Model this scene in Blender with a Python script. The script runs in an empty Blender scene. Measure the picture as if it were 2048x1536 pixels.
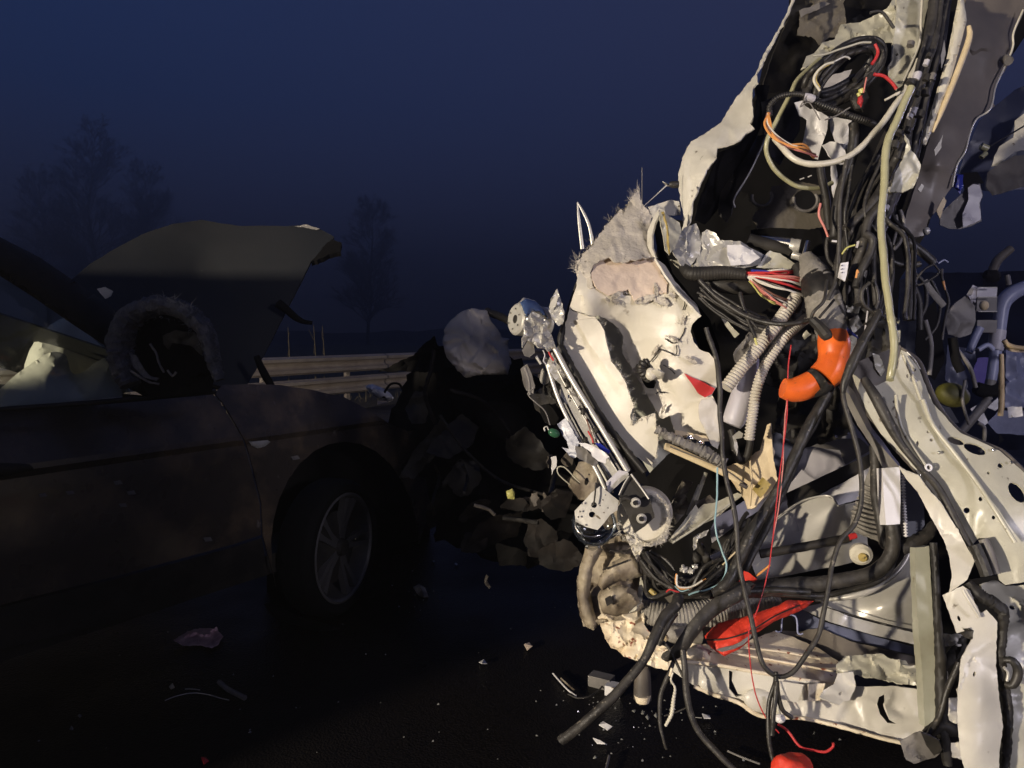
import bpy, bmesh, math, random
import numpy as np
from mathutils import Vector, noise
from mathutils.geometry import delaunay_2d_cdt

# ------------------------------------------------------------------ camera, sky, lights, exposure
SC = bpy.context.scene
F_PX, CAM_H, PITCH = 1490.0, 1.27, math.radians(3.76)
cam_data = bpy.data.cameras.new('camera'); cam = bpy.data.objects.new('camera', cam_data)
SC.collection.objects.link(cam)
cam_data.sensor_width = 36.0; cam_data.lens = F_PX / 2048 * 36.0
cam_data.clip_start = 0.05; cam_data.clip_end = 1000
cam.location = (0, 0, CAM_H); cam.rotation_euler = (math.pi/2 - PITCH, 0, 0)
SC.camera = cam
SC.render.resolution_x, SC.render.resolution_y = 1024, 768

world = bpy.data.worlds.new("World"); SC.world = world; world.use_nodes = True
wn = world.node_tree.nodes; wl = world.node_tree.links
bg = wn['Background']
tc = wn.new('ShaderNodeTexCoord'); sep = wn.new('ShaderNodeSeparateXYZ'); wl.new(tc.outputs['Generated'], sep.inputs[0])
ramp = wn.new('ShaderNodeValToRGB'); wl.new(sep.outputs['Z'], ramp.inputs[0])
SKY = [(0.0, (.0320, .0330, .0620)), (0.10, (.0200, .0230, .0530)), (0.28, (.0075, .0180, .0630)), (0.55, (.0075, .0190, .0680)), (1.0, (.0055, .0140, .0520))]
e = ramp.color_ramp.elements
e[0].position, e[0].color = SKY[0][0], (*SKY[0][1], 1)
e[1].position, e[1].color = SKY[-1][0], (*SKY[-1][1], 1)
for p, c in SKY[1:-1]:
    k = e.new(p); k.color = (*c, 1)
# mist lit by the town to the right: a broad, soft warm tone
nz = wn.new('ShaderNodeTexNoise'); nz.inputs['Scale'].default_value = 1.3; nz.inputs['Detail'].default_value = 2
wl.new(tc.outputs['Generated'], nz.inputs['Vector'])
mr = wn.new('ShaderNodeMapRange'); wl.new(sep.outputs['X'], mr.inputs['Value'])
mr.inputs['From Min'].default_value = -.5; mr.inputs['From Max'].default_value = .55
mr.inputs['To Min'].default_value = 0; mr.inputs['To Max'].default_value = 1
add = wn.new('ShaderNodeMath'); add.operation = 'MULTIPLY_ADD'; wl.new(nz.outputs['Fac'], add.inputs[0]); add.inputs[1].default_value = .35
wl.new(mr.outputs[0], add.inputs[2])
sub = wn.new('ShaderNodeMath'); sub.operation = 'SUBTRACT'; wl.new(add.outputs[0], sub.inputs[0]); sub.inputs[1].default_value = .15; sub.use_clamp = True
mixw = wn.new('ShaderNodeMix'); mixw.data_type = 'RGBA'; wl.new(sub.outputs[0], mixw.inputs[0])
wl.new(ramp.outputs[0], mixw.inputs[6]); mixw.inputs[7].default_value = (.0185, .0235, .0600, 1)
wl.new(mixw.outputs[2], bg.inputs['Color']); bg.inputs['Strength'].default_value = 1.6

def spot(name, loc, aim, watts, col, size_deg, rad, blend=.5):
    L = bpy.data.lights.new(name, 'SPOT'); L.energy = watts; L.color = col
    L.spot_size = math.radians(size_deg); L.spot_blend = blend; L.shadow_soft_size = rad
    o = bpy.data.objects.new(name, L); SC.collection.objects.link(o)
    o.location = loc
    o.rotation_euler = (Vector(aim) - Vector(loc)).to_track_quat('-Z', 'Y').to_euler()
    return o
# low warm work lamp of the rescue crew, left of and behind the photographer
spot('work_lamp', (-6.04, -3.4, 1.5), (0.2, 3.0, 1.0), 3900, (1.0, .87, .70), 110, .10)
# added lilac fill lamp, out of view front right, softening shade on the ambulance
spot('fill_lamp', (3.9, -3.4, 2.4), (1.3, 2.0, 1.2), 640, (.90, .84, .98), 30, .35, .8)
# added cool rim lamp beyond the ambulance, its source not seen
spot('rim_lamp', (6.8, 4.6, 2.6), (2.5, 1.9, 1.1), 160, (.60, .56, 1.0), 34, .12)

SC.view_settings.view_transform = 'Standard'; SC.view_settings.look = 'None'
SC.view_settings.exposure = 0; SC.view_settings.gamma = 1; SC.view_settings.use_curve_mapping = False

# ------------------------------------------------------------------ geometry helpers
CP, SP = math.cos(PITCH), math.sin(PITCH)
DOFF = [0.0]
def P(px, py, d):
    """world point seen at photograph pixel (px,py), d metres ahead"""
    d = d + DOFF[0]
    x = (px-1024)/F_PX*d; y = -(py-768)/F_PX*d
    return np.array([x, CP*d + SP*y, CAM_H - SP*d + CP*y])
def PA(a, d):
    a = np.asarray(a, float); d = np.asarray(d, float) + DOFF[0]
    x = (a[:,0]-1024)/F_PX*d; y = -(a[:,1]-768)/F_PX*d
    return np.stack([x, CP*d + SP*y, CAM_H - SP*d + CP*y], 1)
def ray(px, py):
    return P(px, py, 1.0) - np.array([0, 0, CAM_H])
def G(px, py, z=0.0):
    r = ray(px, py); d = (z-CAM_H)/r[2]
    return r*d + np.array([0, 0, CAM_H])
def gd(px, py, z=0.0):
    return (z-CAM_H)/ray(px, py)[2]

W_LOC = {}
def woff(parent):
    return np.array(W_LOC.get(parent.name, (0, 0, 0))) if parent is not None else np.zeros(3)
def tag(o, label=None, cat=None, group=None, kind=None):
    for k, v in (('label', label), ('category', cat), ('group', group), ('kind', kind)):
        if v: o[k] = v
    return o
def thing(name, loc, label, cat, group=None):
    o = bpy.data.objects.new(name, None); SC.collection.objects.link(o)
    o.location = [float(v) for v in loc]; o.empty_display_size = .1
    W_LOC[o.name] = tuple(loc)
    return tag(o, label, cat, group)
def mk(name, verts, faces, mat, parent=None, angle=38, base=False):
    v = np.asarray(verts, float)
    org = (v.min(0)+v.max(0))/2
    if base: org[2] = v[:,2].min()
    me = bpy.data.meshes.new(name)
    me.from_pydata([tuple(p) for p in (v-org)], [], [tuple(int(i) for i in f) for f in faces]); me.update()
    me.shade_smooth(); me.set_sharp_from_angle(angle=math.radians(angle))
    me.materials.append(mat)
    o = bpy.data.objects.new(name, me); SC.collection.objects.link(o)
    if parent is not None: o.parent = parent
    o.location = [float(c) for c in (org - woff(parent))]
    W_LOC[o.name] = tuple(org)
    return o

def inside(poly, pts):
    poly = np.asarray(poly); x, y = pts[:,0], pts[:,1]
    r = np.zeros(len(pts), bool); n = len(poly); j = n-1
    for i in range(n):
        xi, yi = poly[i]; xj, yj = poly[j]
        if yi != yj:
            c = ((yi > y) != (yj > y)) & (x < (xj-xi)*(y-yi)/(yj-yi) + xi)
            r ^= c
        j = i
    return r
def tps(ctrl):
    """smooth inverse-depth field through (x,y,d) points"""
    c = np.array(ctrl, float)
    if len(c) < 3 or np.ptp(c[:,2]) < 1e-6:
        m = np.mean(c[:,2]); return lambda a: np.full(len(a), m)
    q = c[:,:2]/500.0; w = 1/c[:,2]; n = len(c)
    def U(r2): return np.where(r2 > 1e-12, r2*np.log(np.maximum(r2, 1e-12)), 0)
    r2 = ((q[:,None]-q[None])**2).sum(2)
    A = np.zeros((n+3, n+3)); A[:n,:n] = U(r2) + np.eye(n)*.02
    A[:n,n] = 1; A[:n,n+1:] = q; A[n,:n] = 1; A[n+1:,:n] = q.T
    s = np.linalg.lstsq(A, np.concatenate([w, [0,0,0]]), rcond=None)[0]
    lo, hi = w.min()*.97, w.max()*1.03
    def f(a):
        a = np.asarray(a, float)[:,:2]/500.0
        r2 = ((a[:,None]-q[None])**2).sum(2)
        return 1/np.clip(U(r2)@s[:n] + s[n] + a@s[n+1:], lo, hi)
    return f
def crumple(a, seed, scale):
    rs = np.random.RandomState(seed); p = a/scale
    wx = np.array([noise.noise((u*.9, v*.9, seed)) for u, v in p]); wy = np.array([noise.noise((u*.9, v*.9, seed+9.5)) for u, v in p])
    q = p + np.stack([wx, wy], 1)*.55
    lo, hi = q.min(0)-1, q.max(0)+1
    n = int(np.clip((hi[0]-lo[0])*(hi[1]-lo[1])*.85, 5, 260))
    s = rs.uniform(lo, hi, (n, 2)); g = rs.uniform(-.6, .6, (n, 2)); h0 = rs.uniform(-.35, .35, n)
    d = np.sqrt(((q[:,None]-s[None])**2).sum(2))
    o = np.argsort(d, 1)[:,:3]; i = np.arange(len(q))
    def hh(k): return h0[o[:,k]] + ((q-s[o[:,k]])*g[o[:,k]]).sum(1)
    d1, d2 = d[i,o[:,0]], d[i,o[:,1]]
    t = np.clip((d2-d1)/.34, 0, 1); f = hh(0)*(.5+.5*t) + hh(1)*(.5-.5*t) - .22*(1-t)
    ang = rs.uniform(0, 6.28, 3)
    for k in range(2):
        u = q@np.array([math.cos(ang[k]), math.sin(ang[k])])*(.9+.5*k)
        f = f + (.26/(k+1))*(np.abs((u % 1)*2-1)-.5)
    return f
def resample(o, step, closed=True):
    out = []; n = len(o)
    for i in range(n if closed else n-1):
        a, b = np.array(o[i]), np.array(o[(i+1) % n])
        m = max(1, int(round(np.hypot(*(b-a)[:2])/step)))
        for k in range(m): out.append(a+(b-a)*k/m)
    if not closed: out.append(np.array(o[-1]))
    return np.array(out)
SEED = [100]
def sheet(name, outline, mat, parent=None, d=None, ctrl=(), amp=.0, scale=60, thick=.003, jag=1.2, step=7, holes=(), seed=None, dfun=None, round_=0, angle=38, ret=False, puff=0, lines=()):
    """bent or crumpled sheet: outline and control points give its shape, amp its dents"""
    SEED[0] += 1; seed = seed or SEED[0]; rs = np.random.RandomState(seed)
    pts = [(p[0], p[1]) for p in outline]
    cps = [tuple(p[:3]) for p in outline if len(p) > 2] + list(ctrl)
    if dfun is None:
        if not cps: cps = [(pts[0][0], pts[0][1], d)]
        elif d is not None: cps += [(p[0], p[1], d) for p in outline if len(p) < 3]
        dfun = tps(cps)
    if round_:
        c = np.array(pts)
        for _ in range(round_):
            nx = np.roll(c, -1, 0); c = np.stack([c*.75+nx*.25, c*.25+nx*.75], 1).reshape(-1, 2)
        pts = [tuple(p) for p in c]
    b = resample(pts, step)
    if jag:
        b = b + np.array([[noise.noise((p[0]*.11, p[1]*.11, seed)), noise.noise((p[0]*.11, p[1]*.11, seed+5.3))] for p in b])*jag + rs.normal(0, jag*.22, b.shape)
    hb = [resample(h, min(step, 5)) for h in holes]
    lo, hi = b.min(0), b.max(0)
    gx, gy = np.meshgrid(np.arange(lo[0], hi[0], step), np.arange(lo[1], hi[1], step))
    g = np.stack([gx.ravel(), gy.ravel()], 1) + rs.uniform(-.28, .28, (gx.size, 2))*step
    m = inside(b, g)
    for h in hb: m &= ~inside(h, g)
    g = g[m]
    bb = np.concatenate([b]+hb)
    if len(g):
        dm = np.concatenate([np.sqrt(((g[k:k+400,None]-bb[None])**2).sum(2)).min(1) for k in range(0, len(g), 400)]) if len(g) else np.zeros(0)
        g = g[dm > step*.45]; dm = dm[dm > step*.45]
    lp = [resample(l_, step, False) for l_ in lines]; lp = [l_[inside(b, l_)] for l_ in lp]
    for l_ in lp:
        if len(g) and len(l_): g = g[np.sqrt(((g[:,None]-l_[None])**2).sum(2)).min(1) > step*.6]
    allp = np.concatenate([bb]+lp+[g]); edges = []; k0 = 0
    for l in [b]+hb:
        n = len(l); edges += [(k0+i, k0+(i+1) % n) for i in range(n)]; k0 += n
    for l in lp:
        n = len(l); edges += [(k0+i, k0+i+1) for i in range(n-1)]; k0 += n
    r = delaunay_2d_cdt([Vector(p) for p in allp], edges, [], 0, 1e-4)
    q = np.array([(v[0], v[1]) for v in r[0]]); tri = np.array([f for f in r[2] if len(f) == 3])
    cen = q[tri].mean(1); keep = inside(b, cen)
    for h in hb: keep &= ~inside(h, cen)
    tri = tri[keep]
    used = np.unique(tri); rm = -np.ones(len(q), int); rm[used] = np.arange(len(used)); q = q[used]; tri = rm[tri]
    dd = dfun(q)
    if amp: dd = dd + amp*crumple(q, seed, scale)
    if puff:
        e = np.concatenate([np.sqrt(((q[k:k+400,None]-b[None])**2).sum(2)).min(1) for k in range(0, len(q), 400)])
        e = e/max(e.max(), 1); dd = dd - puff*np.sqrt(np.clip(1-(1-e)**2, 0, 1))
    v = PA(q, dd)
    # orient towards the viewer
    nrm = np.cross(v[tri[:,1]]-v[tri[:,0]], v[tri[:,2]]-v[tri[:,0]])
    c3 = v[tri].mean(1) - np.array([0, 0, CAM_H]); fl = (nrm*c3).sum(1) > 0
    tri[fl] = tri[fl][:, ::-1]; nrm[fl] *= -1
    vn = np.zeros_like(v)
    for k in range(3): np.add.at(vn, tri[:,k], nrm)
    vn /= np.maximum(np.linalg.norm(vn, axis=1, keepdims=True), 1e-12)
    n = len(v); back = v - vn*thick
    ec = {}
    for t in tri:
        for a_, b_ in ((t[0],t[1]),(t[1],t[2]),(t[2],t[0])): ec[(a_,b_)] = ec.get((a_,b_), 0)+1
    faces = [tuple(t) for t in tri] + [(t[2]+n, t[1]+n, t[0]+n) for t in tri]
    faces += [(b_, a_, a_+n, b_+n) for (a_, b_) in ec if (b_, a_) not in ec]
    o = mk(name, np.concatenate([v, back]), faces, mat, parent, angle)
    if ret: return o, dfun
    return o

def smooth_path(pts, step):
    """Catmull-Rom through points of any width (x,y,z,r)"""
    p = np.array(pts, float)
    if len(p) == 2: 
        m = max(2, int(np.linalg.norm(p[1,:3]-p[0,:3])/step)+1)
        return np.array([p[0]+(p[1]-p[0])*t for t in np.linspace(0, 1, m)])
    e = np.concatenate([[2*p[0]-p[1]], p, [2*p[-1]-p[-2]]]); out = []
    for i in range(1, len(e)-2):
        a, b, c, d_ = e[i-1:i+3]; m = max(2, int(np.linalg.norm((c-b)[:3])/step)+1)
        for k in range(m):
            t = k/m; out.append(.5*((2*b)+(c-a)*t+(2*a-5*b+4*c-d_)*t*t+(3*b-a-3*c+d_)*t**3))
    out.append(p[-1]); return np.array(out)
def tube_geo(path, sides=9, rib=0, ribp=.01, wob=0, seed=0, flat=1.0):
    """path rows x,y,z,r"""
    p = path[:,:3]; r = path[:,3].copy(); n = len(p)
    if rib:
        s = np.concatenate([[0], np.cumsum(np.linalg.norm(np.diff(p, axis=0), axis=1))])
        r = r*(1+rib*np.sign(np.sin(s/ribp*2*math.pi))*np.abs(np.sin(s/ribp*2*math.pi))**.5)
    t = np.gradient(p, axis=0); t /= np.maximum(np.linalg.norm(t, axis=1, keepdims=True), 1e-9)
    up = np.array([0, -1., .3]) if abs(t[0]@np.array([0,-1,.3])) < .9 else np.array([1., 0, 0])
    u = np.cross(t[0], up); u /= np.linalg.norm(u); V = []
    rs = np.random.RandomState(seed)
    for i in range(n):
        u = u - t[i]*(u@t[i]); u /= np.linalg.norm(u); w = np.cross(t[i], u)
        for k in range(sides):
            a = 2*math.pi*k/sides; rr = r[i]*(1+(wob*rs.uniform(-1, 1) if wob else 0))
            V.append(p[i] + (u*math.cos(a)+w*math.sin(a)*flat)*rr)
    Fc = []
    for i in range(n-1):
        for k in range(sides):
            a, b = i*sides+k, i*sides+(k+1) % sides
            Fc.append((a, b, b+sides, a+sides))
    Fc.append(tuple(range(sides-1, -1, -1))); Fc.append(tuple((n-1)*sides+k for k in range(sides)))
    return V, Fc
def tube(name, pts, r, mat, parent=None, d=None, sides=9, rib=0, ribpx=5, step=6, wob=0, flat=1.0, angle=45):
    """hose or bar through photograph points; r in photograph pixels (number or one per point)"""
    q = []
    for i, p in enumerate(pts):
        dd = p[2] if len(p) > 2 else d
        rr = r[i] if isinstance(r, (list, tuple)) else r
        q.append([*P(p[0], p[1], dd), rr*dd/F_PX])
    dm = np.mean([(p[2] if len(p) > 2 else d) for p in pts])
    st = (ribpx/6 if rib else step)*dm/F_PX
    path = smooth_path(q, st)
    SEED[0] += 1
    if any(k in name for k in ('cable', 'wire', 'hose', 'harness', 'rubber', 'pair')) and not rib:
        fr_ = 1/(9*path[:, 3].mean()+.012); k_ = path[:, 3].mean()*.55
        for i in range(1, len(path)-1):
            v = path[i, :3]*fr_; path[i, :3] += np.array([noise.noise((v[0], v[1], v[2]+SEED[0])), noise.noise((v[0]+7, v[1], v[2]+SEED[0])), noise.noise((v[0], v[1]+5, v[2]+SEED[0]))])*k_
        path[:, 3] *= 1+.10*np.array([noise.noise((p_[0]*60, p_[1]*60, p_[2]*60+SEED[0])) for p_ in path])
    V, Fc = tube_geo(path, sides, rib, ribpx*dm/F_PX, wob, SEED[0], flat)
    return mk(name, V, Fc, mat, parent, angle)
def wtube(name, pts, r, mat, parent=None, sides=9, step=.03):
    q = [[*p, (r[i] if isinstance(r, (list, tuple)) else r)] for i, p in enumerate(pts)]
    V, Fc = tube_geo(smooth_path(q, step), sides)
    return mk(name, V, Fc, mat, parent, 45)
def blob(name, px, py, d, rx, ry, rz, mat, parent=None, rot=0, n=18, bump=0, seed=1, lat=(-90, 90)):
    """ellipsoid, radii in photograph pixels, turned by rot degrees in the picture plane"""
    V = []; Fc = []; s = d/F_PX; m = n//2+1
    ca, sa = math.cos(math.radians(rot)), math.sin(math.radians(rot)); c = P(px, py, d)
    X = np.array([1., 0, 0]); Up = np.array([0, SP, CP]); Fw = np.array([0, CP, -SP])
    for i in range(m):
        th = math.radians(lat[0]+(lat[1]-lat[0])*i/(m-1))
        for k in range(n):
            ph = 2*math.pi*k/n
            x, y, z = math.cos(th)*math.cos(ph), math.sin(th), math.cos(th)*math.sin(ph)
            f = 1+bump*noise.noise((x*1.7+seed, y*1.7, z*1.7))
            a, b = x*rx*f, y*ry*f
            V.append(c + (X*(a*ca-b*sa)+Up*(a*sa+b*ca)+Fw*z*rz*f)*s)
    for i in range(m-1):
        for k in range(n):
            a, b = i*n+k, i*n+(k+1) % n; Fc.append((a, b, b+n, a+n))
    Fc.append(tuple(range(n-1, -1, -1))); Fc.append(tuple((m-1)*n+k for k in range(n)))
    return mk(name, V, Fc, mat, parent, 60)
def disc(name, px, py, d, r, axis, depth, mat, parent=None, n=28, bevel=.12, hole=0, back=None):
    """turned cylinder: centre of its front face, radius r (m), axis pointing out of the face"""
    c = P(px, py, d); ax = np.array(axis, float); ax /= np.linalg.norm(ax)
    u = np.cross(ax, [0, 0, 1.]); u /= np.linalg.norm(u); w = np.cross(ax, u)
    bk = back or r
    prof = ([(hole, -depth), (hole, 0)] if hole else [(0.0001, 0)]) + [(r*(1-bevel), 0), (r, -r*bevel), (bk, -depth), (hole if hole else .0001, -depth)]
    V = []; Fc = []
    for (rr, h) in prof:
        for k in range(n):
            a = 2*math.pi*k/n; V.append(c + ax*h + (u*math.cos(a)+w*math.sin(a))*rr)
    for i in range(len(prof)-1):
        for k in range(n):
            a, b = i*n+k, i*n+(k+1) % n; Fc.append((a, a+n, b+n, b))
    return mk(name, V, Fc, mat, parent, 35)
def fibres(name, line, mat, parent, dfun=None, d=None, length=9, n=60, w=.5, spread=1.2, direction=(0, 1), seed=3):
    """torn glass fibres standing out of an edge, one countless tuft"""
    rs = np.random.RandomState(seed); L = resample(line, 2.0, False)[:, :2]; V = []; Fc = []
    t = np.gradient(L, axis=0); nn = np.stack([t[:,1], -t[:,0]], 1); nn /= np.maximum(np.linalg.norm(nn, axis=1, keepdims=True), 1e-6)
    sgn = np.sign(nn@np.array(direction, float)); sgn[sgn == 0] = 1
    for _ in range(n):
        i = rs.randint(len(L)); p = L[i]+rs.normal(0, 1.2, 2)
        dirv = nn[i]*sgn[i] + rs.normal(0, spread*.5, 2); dirv /= np.linalg.norm(dirv)
        l = length*(rs.uniform(.15, .6) if noise.noise((L[i][0]*.09, L[i][1]*.09, seed)) < .12 else rs.uniform(.5, 1.9)); bend = rs.normal(0, .5)
        dd = (dfun(p[None])[0] if dfun else d) - .004
        prev = None
        for s in range(4):
            f = s/3; q = p + dirv*l*f + np.array([-dirv[1], dirv[0]])*bend*l*f*f
            ww = w*(1-f*.85); dz = dd + rs.normal(0, .002)
            a = P(q[0]-ww*dirv[1], q[1]+ww*dirv[0], dz); b = P(q[0]+ww*dirv[1], q[1]-ww*dirv[0], dz); c = P(q[0], q[1], dz+w*2*dd/F_PX)
            k = len(V); V += [a, b, c]
            if s: Fc += [(k-3, k-2, k+1, k), (k-2, k-1, k+2, k+1), (k-1, k-3, k, k+2)]
    o = mk(name, V, Fc, mat, parent, 60); o['kind'] = 'stuff'
    return o

# ------------------------------------------------------------------ materials
def mat(name, col, rough=.5, metal=0, bump=0, bscale=40, col2=None, cscale=6, cmix=.5, spec=None, trans=0, coat=0, speck=None, sscale=60, sthr=.68, detail=4, ior=None):
    m = bpy.data.materials.new(name); m.use_nodes = True
    n = m.node_tree.nodes; l = m.node_tree.links; b = n['Principled BSDF']
    b.inputs['Base Color'].default_value = (*col, 1); b.inputs['Roughness'].default_value = rough; b.inputs['Metallic'].default_value = metal
    if spec is not None: b.inputs['Specular IOR Level'].default_value = spec
    if trans: b.inputs['Transmission Weight'].default_value = trans
    if coat: b.inputs['Coat Weight'].default_value = coat; b.inputs['Coat Roughness'].default_value = .12
    if ior: b.inputs['IOR'].default_value = ior
    t = n.new('ShaderNodeTexCoord'); cur = None
    if col2:
        z = n.new('ShaderNodeTexNoise'); z.inputs['Scale'].default_value = cscale; z.inputs['Detail'].default_value = detail; z.inputs['Roughness'].default_value = .6
        l.new(t.outputs['Object'], z.inputs['Vector'])
        r = n.new('ShaderNodeMapRange'); r.inputs['From Min'].default_value = cmix-.13; r.inputs['From Max'].default_value = cmix+.13
        l.new(z.outputs['Fac'], r.inputs['Value'])
        x = n.new('ShaderNodeMix'); x.data_type = 'RGBA'; l.new(r.outputs[0], x.inputs[0])
        x.inputs[6].default_value = (*col, 1); x.inputs[7].default_value = (*col2, 1); cur = x.outputs[2]
    if speck:
        z = n.new('ShaderNodeTexNoise'); z.inputs['Scale'].default_value = sscale; z.inputs['Detail'].default_value = 5
        l.new(t.outputs['Object'], z.inputs['Vector'])
        r = n.new('ShaderNodeMapRange'); r.inputs['From Min'].default_value = sthr-.03; r.inputs['From Max'].default_value = sthr+.03
        l.new(z.outputs['Fac'], r.inputs['Value'])
        x = n.new('ShaderNodeMix'); x.data_type = 'RGBA'; l.new(r.outputs[0], x.inputs[0])
        if cur is None: x.inputs[6].default_value = (*col, 1)
        else: l.new(cur, x.inputs[6])
        x.inputs[7].default_value = (*speck, 1); cur = x.outputs[2]
    if cur is not None: l.new(cur, b.inputs['Base Color'])
    rz = n.new('ShaderNodeTexNoise'); rz.inputs['Scale'].default_value = 11; l.new(t.outputs['Object'], rz.inputs['Vector'])
    rr = n.new('ShaderNodeMapRange'); rr.inputs['To Min'].default_value = max(.02, rough-.12); rr.inputs['To Max'].default_value = min(1, rough+.12)
    l.new(rz.outputs['Fac'], rr.inputs['Value']); l.new(rr.outputs[0], b.inputs['Roughness'])
    if bump:
        z = n.new('ShaderNodeTexNoise'); z.inputs['Scale'].default_value = bscale; z.inputs['Detail'].default_value = 6
        l.new(t.outputs['Object'], z.inputs['Vector'])
        k = n.new('ShaderNodeBump'); k.inputs['Strength'].default_value = bump; k.inputs['Distance'].default_value = .01
        l.new(z.outputs['Fac'], k.inputs['Height']); l.new(k.outputs[0], b.inputs['Normal'])
    return m
M = {}
M['grp'] = mat('white_fibreglass', (.68, .63, .52), .42, bump=.16, bscale=22, col2=(.60, .56, .46), cscale=6, speck=(.28, .24, .18), sscale=30, sthr=.72, detail=7)
M['fib'] = mat('torn_laminate', (.55, .50, .42), .85, bump=.5, bscale=45, col2=(.42, .38, .31), cscale=16, speck=(.2, .18, .14), sscale=60, sthr=.68)
M['foam'] = mat('peach_filler', (.74, .60, .47), .75, bump=.25, bscale=45, col2=(.68, .55, .43), cscale=14)
M['liner'] = mat('shaded_liner', (.55, .55, .45), .6, bump=.2, bscale=30)
M['white'] = mat('white_paint', (.64, .61, .53), .36, bump=.08, bscale=18, col2=(.54, .51, .43), cscale=7, speck=(.17, .14, .10), sscale=36, sthr=.71, detail=8)
M['cream'] = mat('cream_primer', (.52, .50, .40), .34, bump=.10, bscale=22, col2=(.42, .40, .31), cscale=7, speck=(.13, .11, .08), sscale=44, sthr=.70, detail=8)
M['dirty'] = mat('muddy_metal', (.40, .34, .24), .6, bump=.5, bscale=30, col2=(.10, .075, .05), cscale=11, cmix=.52)
M['brown'] = mat('brown_underside', (.13, .11, .085), .6, bump=.2, bscale=25, col2=(.07, .06, .05), cscale=7)
M['silver'] = mat('bare_aluminium', (.60, .58, .52), .36, metal=.35, bump=.12, bscale=30, col2=(.50, .48, .43), cscale=14)
M['steel'] = mat('brushed_steel', (.55, .53, .47), .30, metal=.3, bump=.05, bscale=9, col2=(.47, .45, .39), cscale=5)
M['chrome'] = mat('chrome', (.70, .68, .62), .12, metal=1)
M['black'] = mat('black_rubber', (.016, .015, .013), .45, bump=.25, bscale=50, col2=(.036, .032, .027), cscale=22, speck=(.14, .12, .09), sscale=90, sthr=.68)
M['blackg'] = mat('dusty_rubber', (.05, .045, .038), .55, bump=.3, bscale=50, col2=(.018, .016, .014), cscale=26, speck=(.17, .15, .12), sscale=80, sthr=.67)
M['dark'] = mat('dark_plastic', (.016, .015, .014), .55, spec=.3, bump=.3, bscale=18, col2=(.035, .031, .025), cscale=9)
M['void'] = mat('shade_black', (.008, .0075, .007), .9, bump=.3, bscale=9, spec=.08)  # near-black: black parts, and shade put into the colour of cavities
M['olive'] = mat('olive_bulkhead', (.115, .10, .075), .6, bump=.2, bscale=60, speck=(.2, .17, .1), sscale=90, sthr=.72)
M['wplas'] = mat('white_plastic', (.72, .70, .68), .4, bump=.05)
M['lilac'] = mat('grey_plastic', (.55, .53, .54), .45, bump=.08, bscale=20, col2=(.45, .43, .46), cscale=6)
M['skin'] = mat('door_skin', (.21, .18, .145), .42, bump=.12, bscale=14, col2=(.15, .13, .11), cscale=4)
M['post'] = mat('pale_green_post', (.44, .44, .35), .45, bump=.12, bscale=20, col2=(.30, .29, .21), cscale=6, speck=(.2, .15, .08), sscale=30, sthr=.7)
M['grey'] = mat('grey_plastic_dull', (.20, .185, .165), .55, bump=.15, col2=(.13, .12, .11), cscale=9)
M['tape'] = mat('grey_cloth_tape', (.27, .25, .215), .7, bump=.5, bscale=55, col2=(.20, .185, .155), cscale=20)
M['orange'] = mat('orange_plastic', (.86, .16, .018), .36, bump=.08, bscale=16, col2=(.70, .12, .02), cscale=14, speck=(.35, .10, .03), sscale=70, sthr=.70)
M['red'] = mat('red_fabric', (.72, .05, .022), .6, bump=.35, bscale=50, col2=(.60, .035, .018), cscale=12)
M['redw'] = mat('red_insulation', (.50, .03, .03), .5)
M['pinkw'] = mat('pink_insulation', (.62, .22, .18), .45)
M['whitew'] = mat('white_insulation', (.68, .64, .55), .4)
M['yelw'] = mat('yellow_insulation', (.55, .52, .16), .4)
M['bluew'] = mat('blue_insulation', (.03, .04, .25), .4)
M['skyw'] = mat('pale_blue_insulation', (.27, .43, .46), .4)
M['orgw'] = mat('orange_insulation', (.72, .32, .09), .4)
M['brnw'] = mat('brown_insulation', (.16, .07, .045), .4)
M['hosew'] = mat('white_hose', (.66, .62, .50), .35, bump=.1, bscale=40, col2=(.58, .54, .43), cscale=20)
M['hosey'] = mat('yellowed_hose', (.42, .40, .24), .3, bump=.06, col2=(.36, .34, .19), cscale=8, spec=.6)
M['corr'] = mat('beige_conduit', (.52, .48, .40), .42)
M['gold'] = mat('gilt_bracket', (.40, .30, .09), .5, bump=.3, speck=(.10, .08, .03), sscale=70, sthr=.62)
M['ply'] = mat('pale_plywood', (.66, .54, .34), .6, bump=.15, col2=(.58, .46, .27), cscale=9)
M['rust'] = mat('stained_sill', (.78, .68, .50), .5, bump=.3, bscale=30, col2=(.56, .40, .22), cscale=9, cmix=.68, speck=(.22, .05, .02), sscale=55, sthr=.66)
M['bluep'] = mat('blue_lens', (.02, .03, .26), .25)
M['bluecar'] = mat('navy_film', (.10, .11, .17), .35, bump=.1)
M['frame'] = mat('pale_blue_frame', (.32, .34, .48), .4, col2=(.24, .26, .38), cscale=14)
M['cloth'] = mat('crumpled_white_cloth', (.50, .45, .38), .85, bump=.25, bscale=35)
M['carpaint'] = mat('dark_grey_paint', (.050, .040, .031), .30, bump=.02, bscale=5, coat=.3, speck=(.15, .13, .11), sscale=17, sthr=.72, col2=(.17, .12, .07), cscale=4.5, cmix=.60)  # brown mottling: dirt, and warm reflections put into the paint
M['tyre'] = mat('tyre_rubber', (.004, .004, .004), .85, bump=.2, bscale=50, spec=.15)
M['bonnet'] = mat('bonnet_paint', (.027, .029, .031), .62, spec=.12, bump=.03, bscale=4, col2=(.032, .033, .034), cscale=3, speck=(.10, .10, .09), sscale=40, sthr=.755)
M['rim'] = mat('alloy_rim', (.12, .115, .11), .42, metal=.5)
M['airbag'] = mat('airbag_fabric', (.64, .61, .52), .85, bump=.12, bscale=60)
M['carglass'] = None
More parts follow.
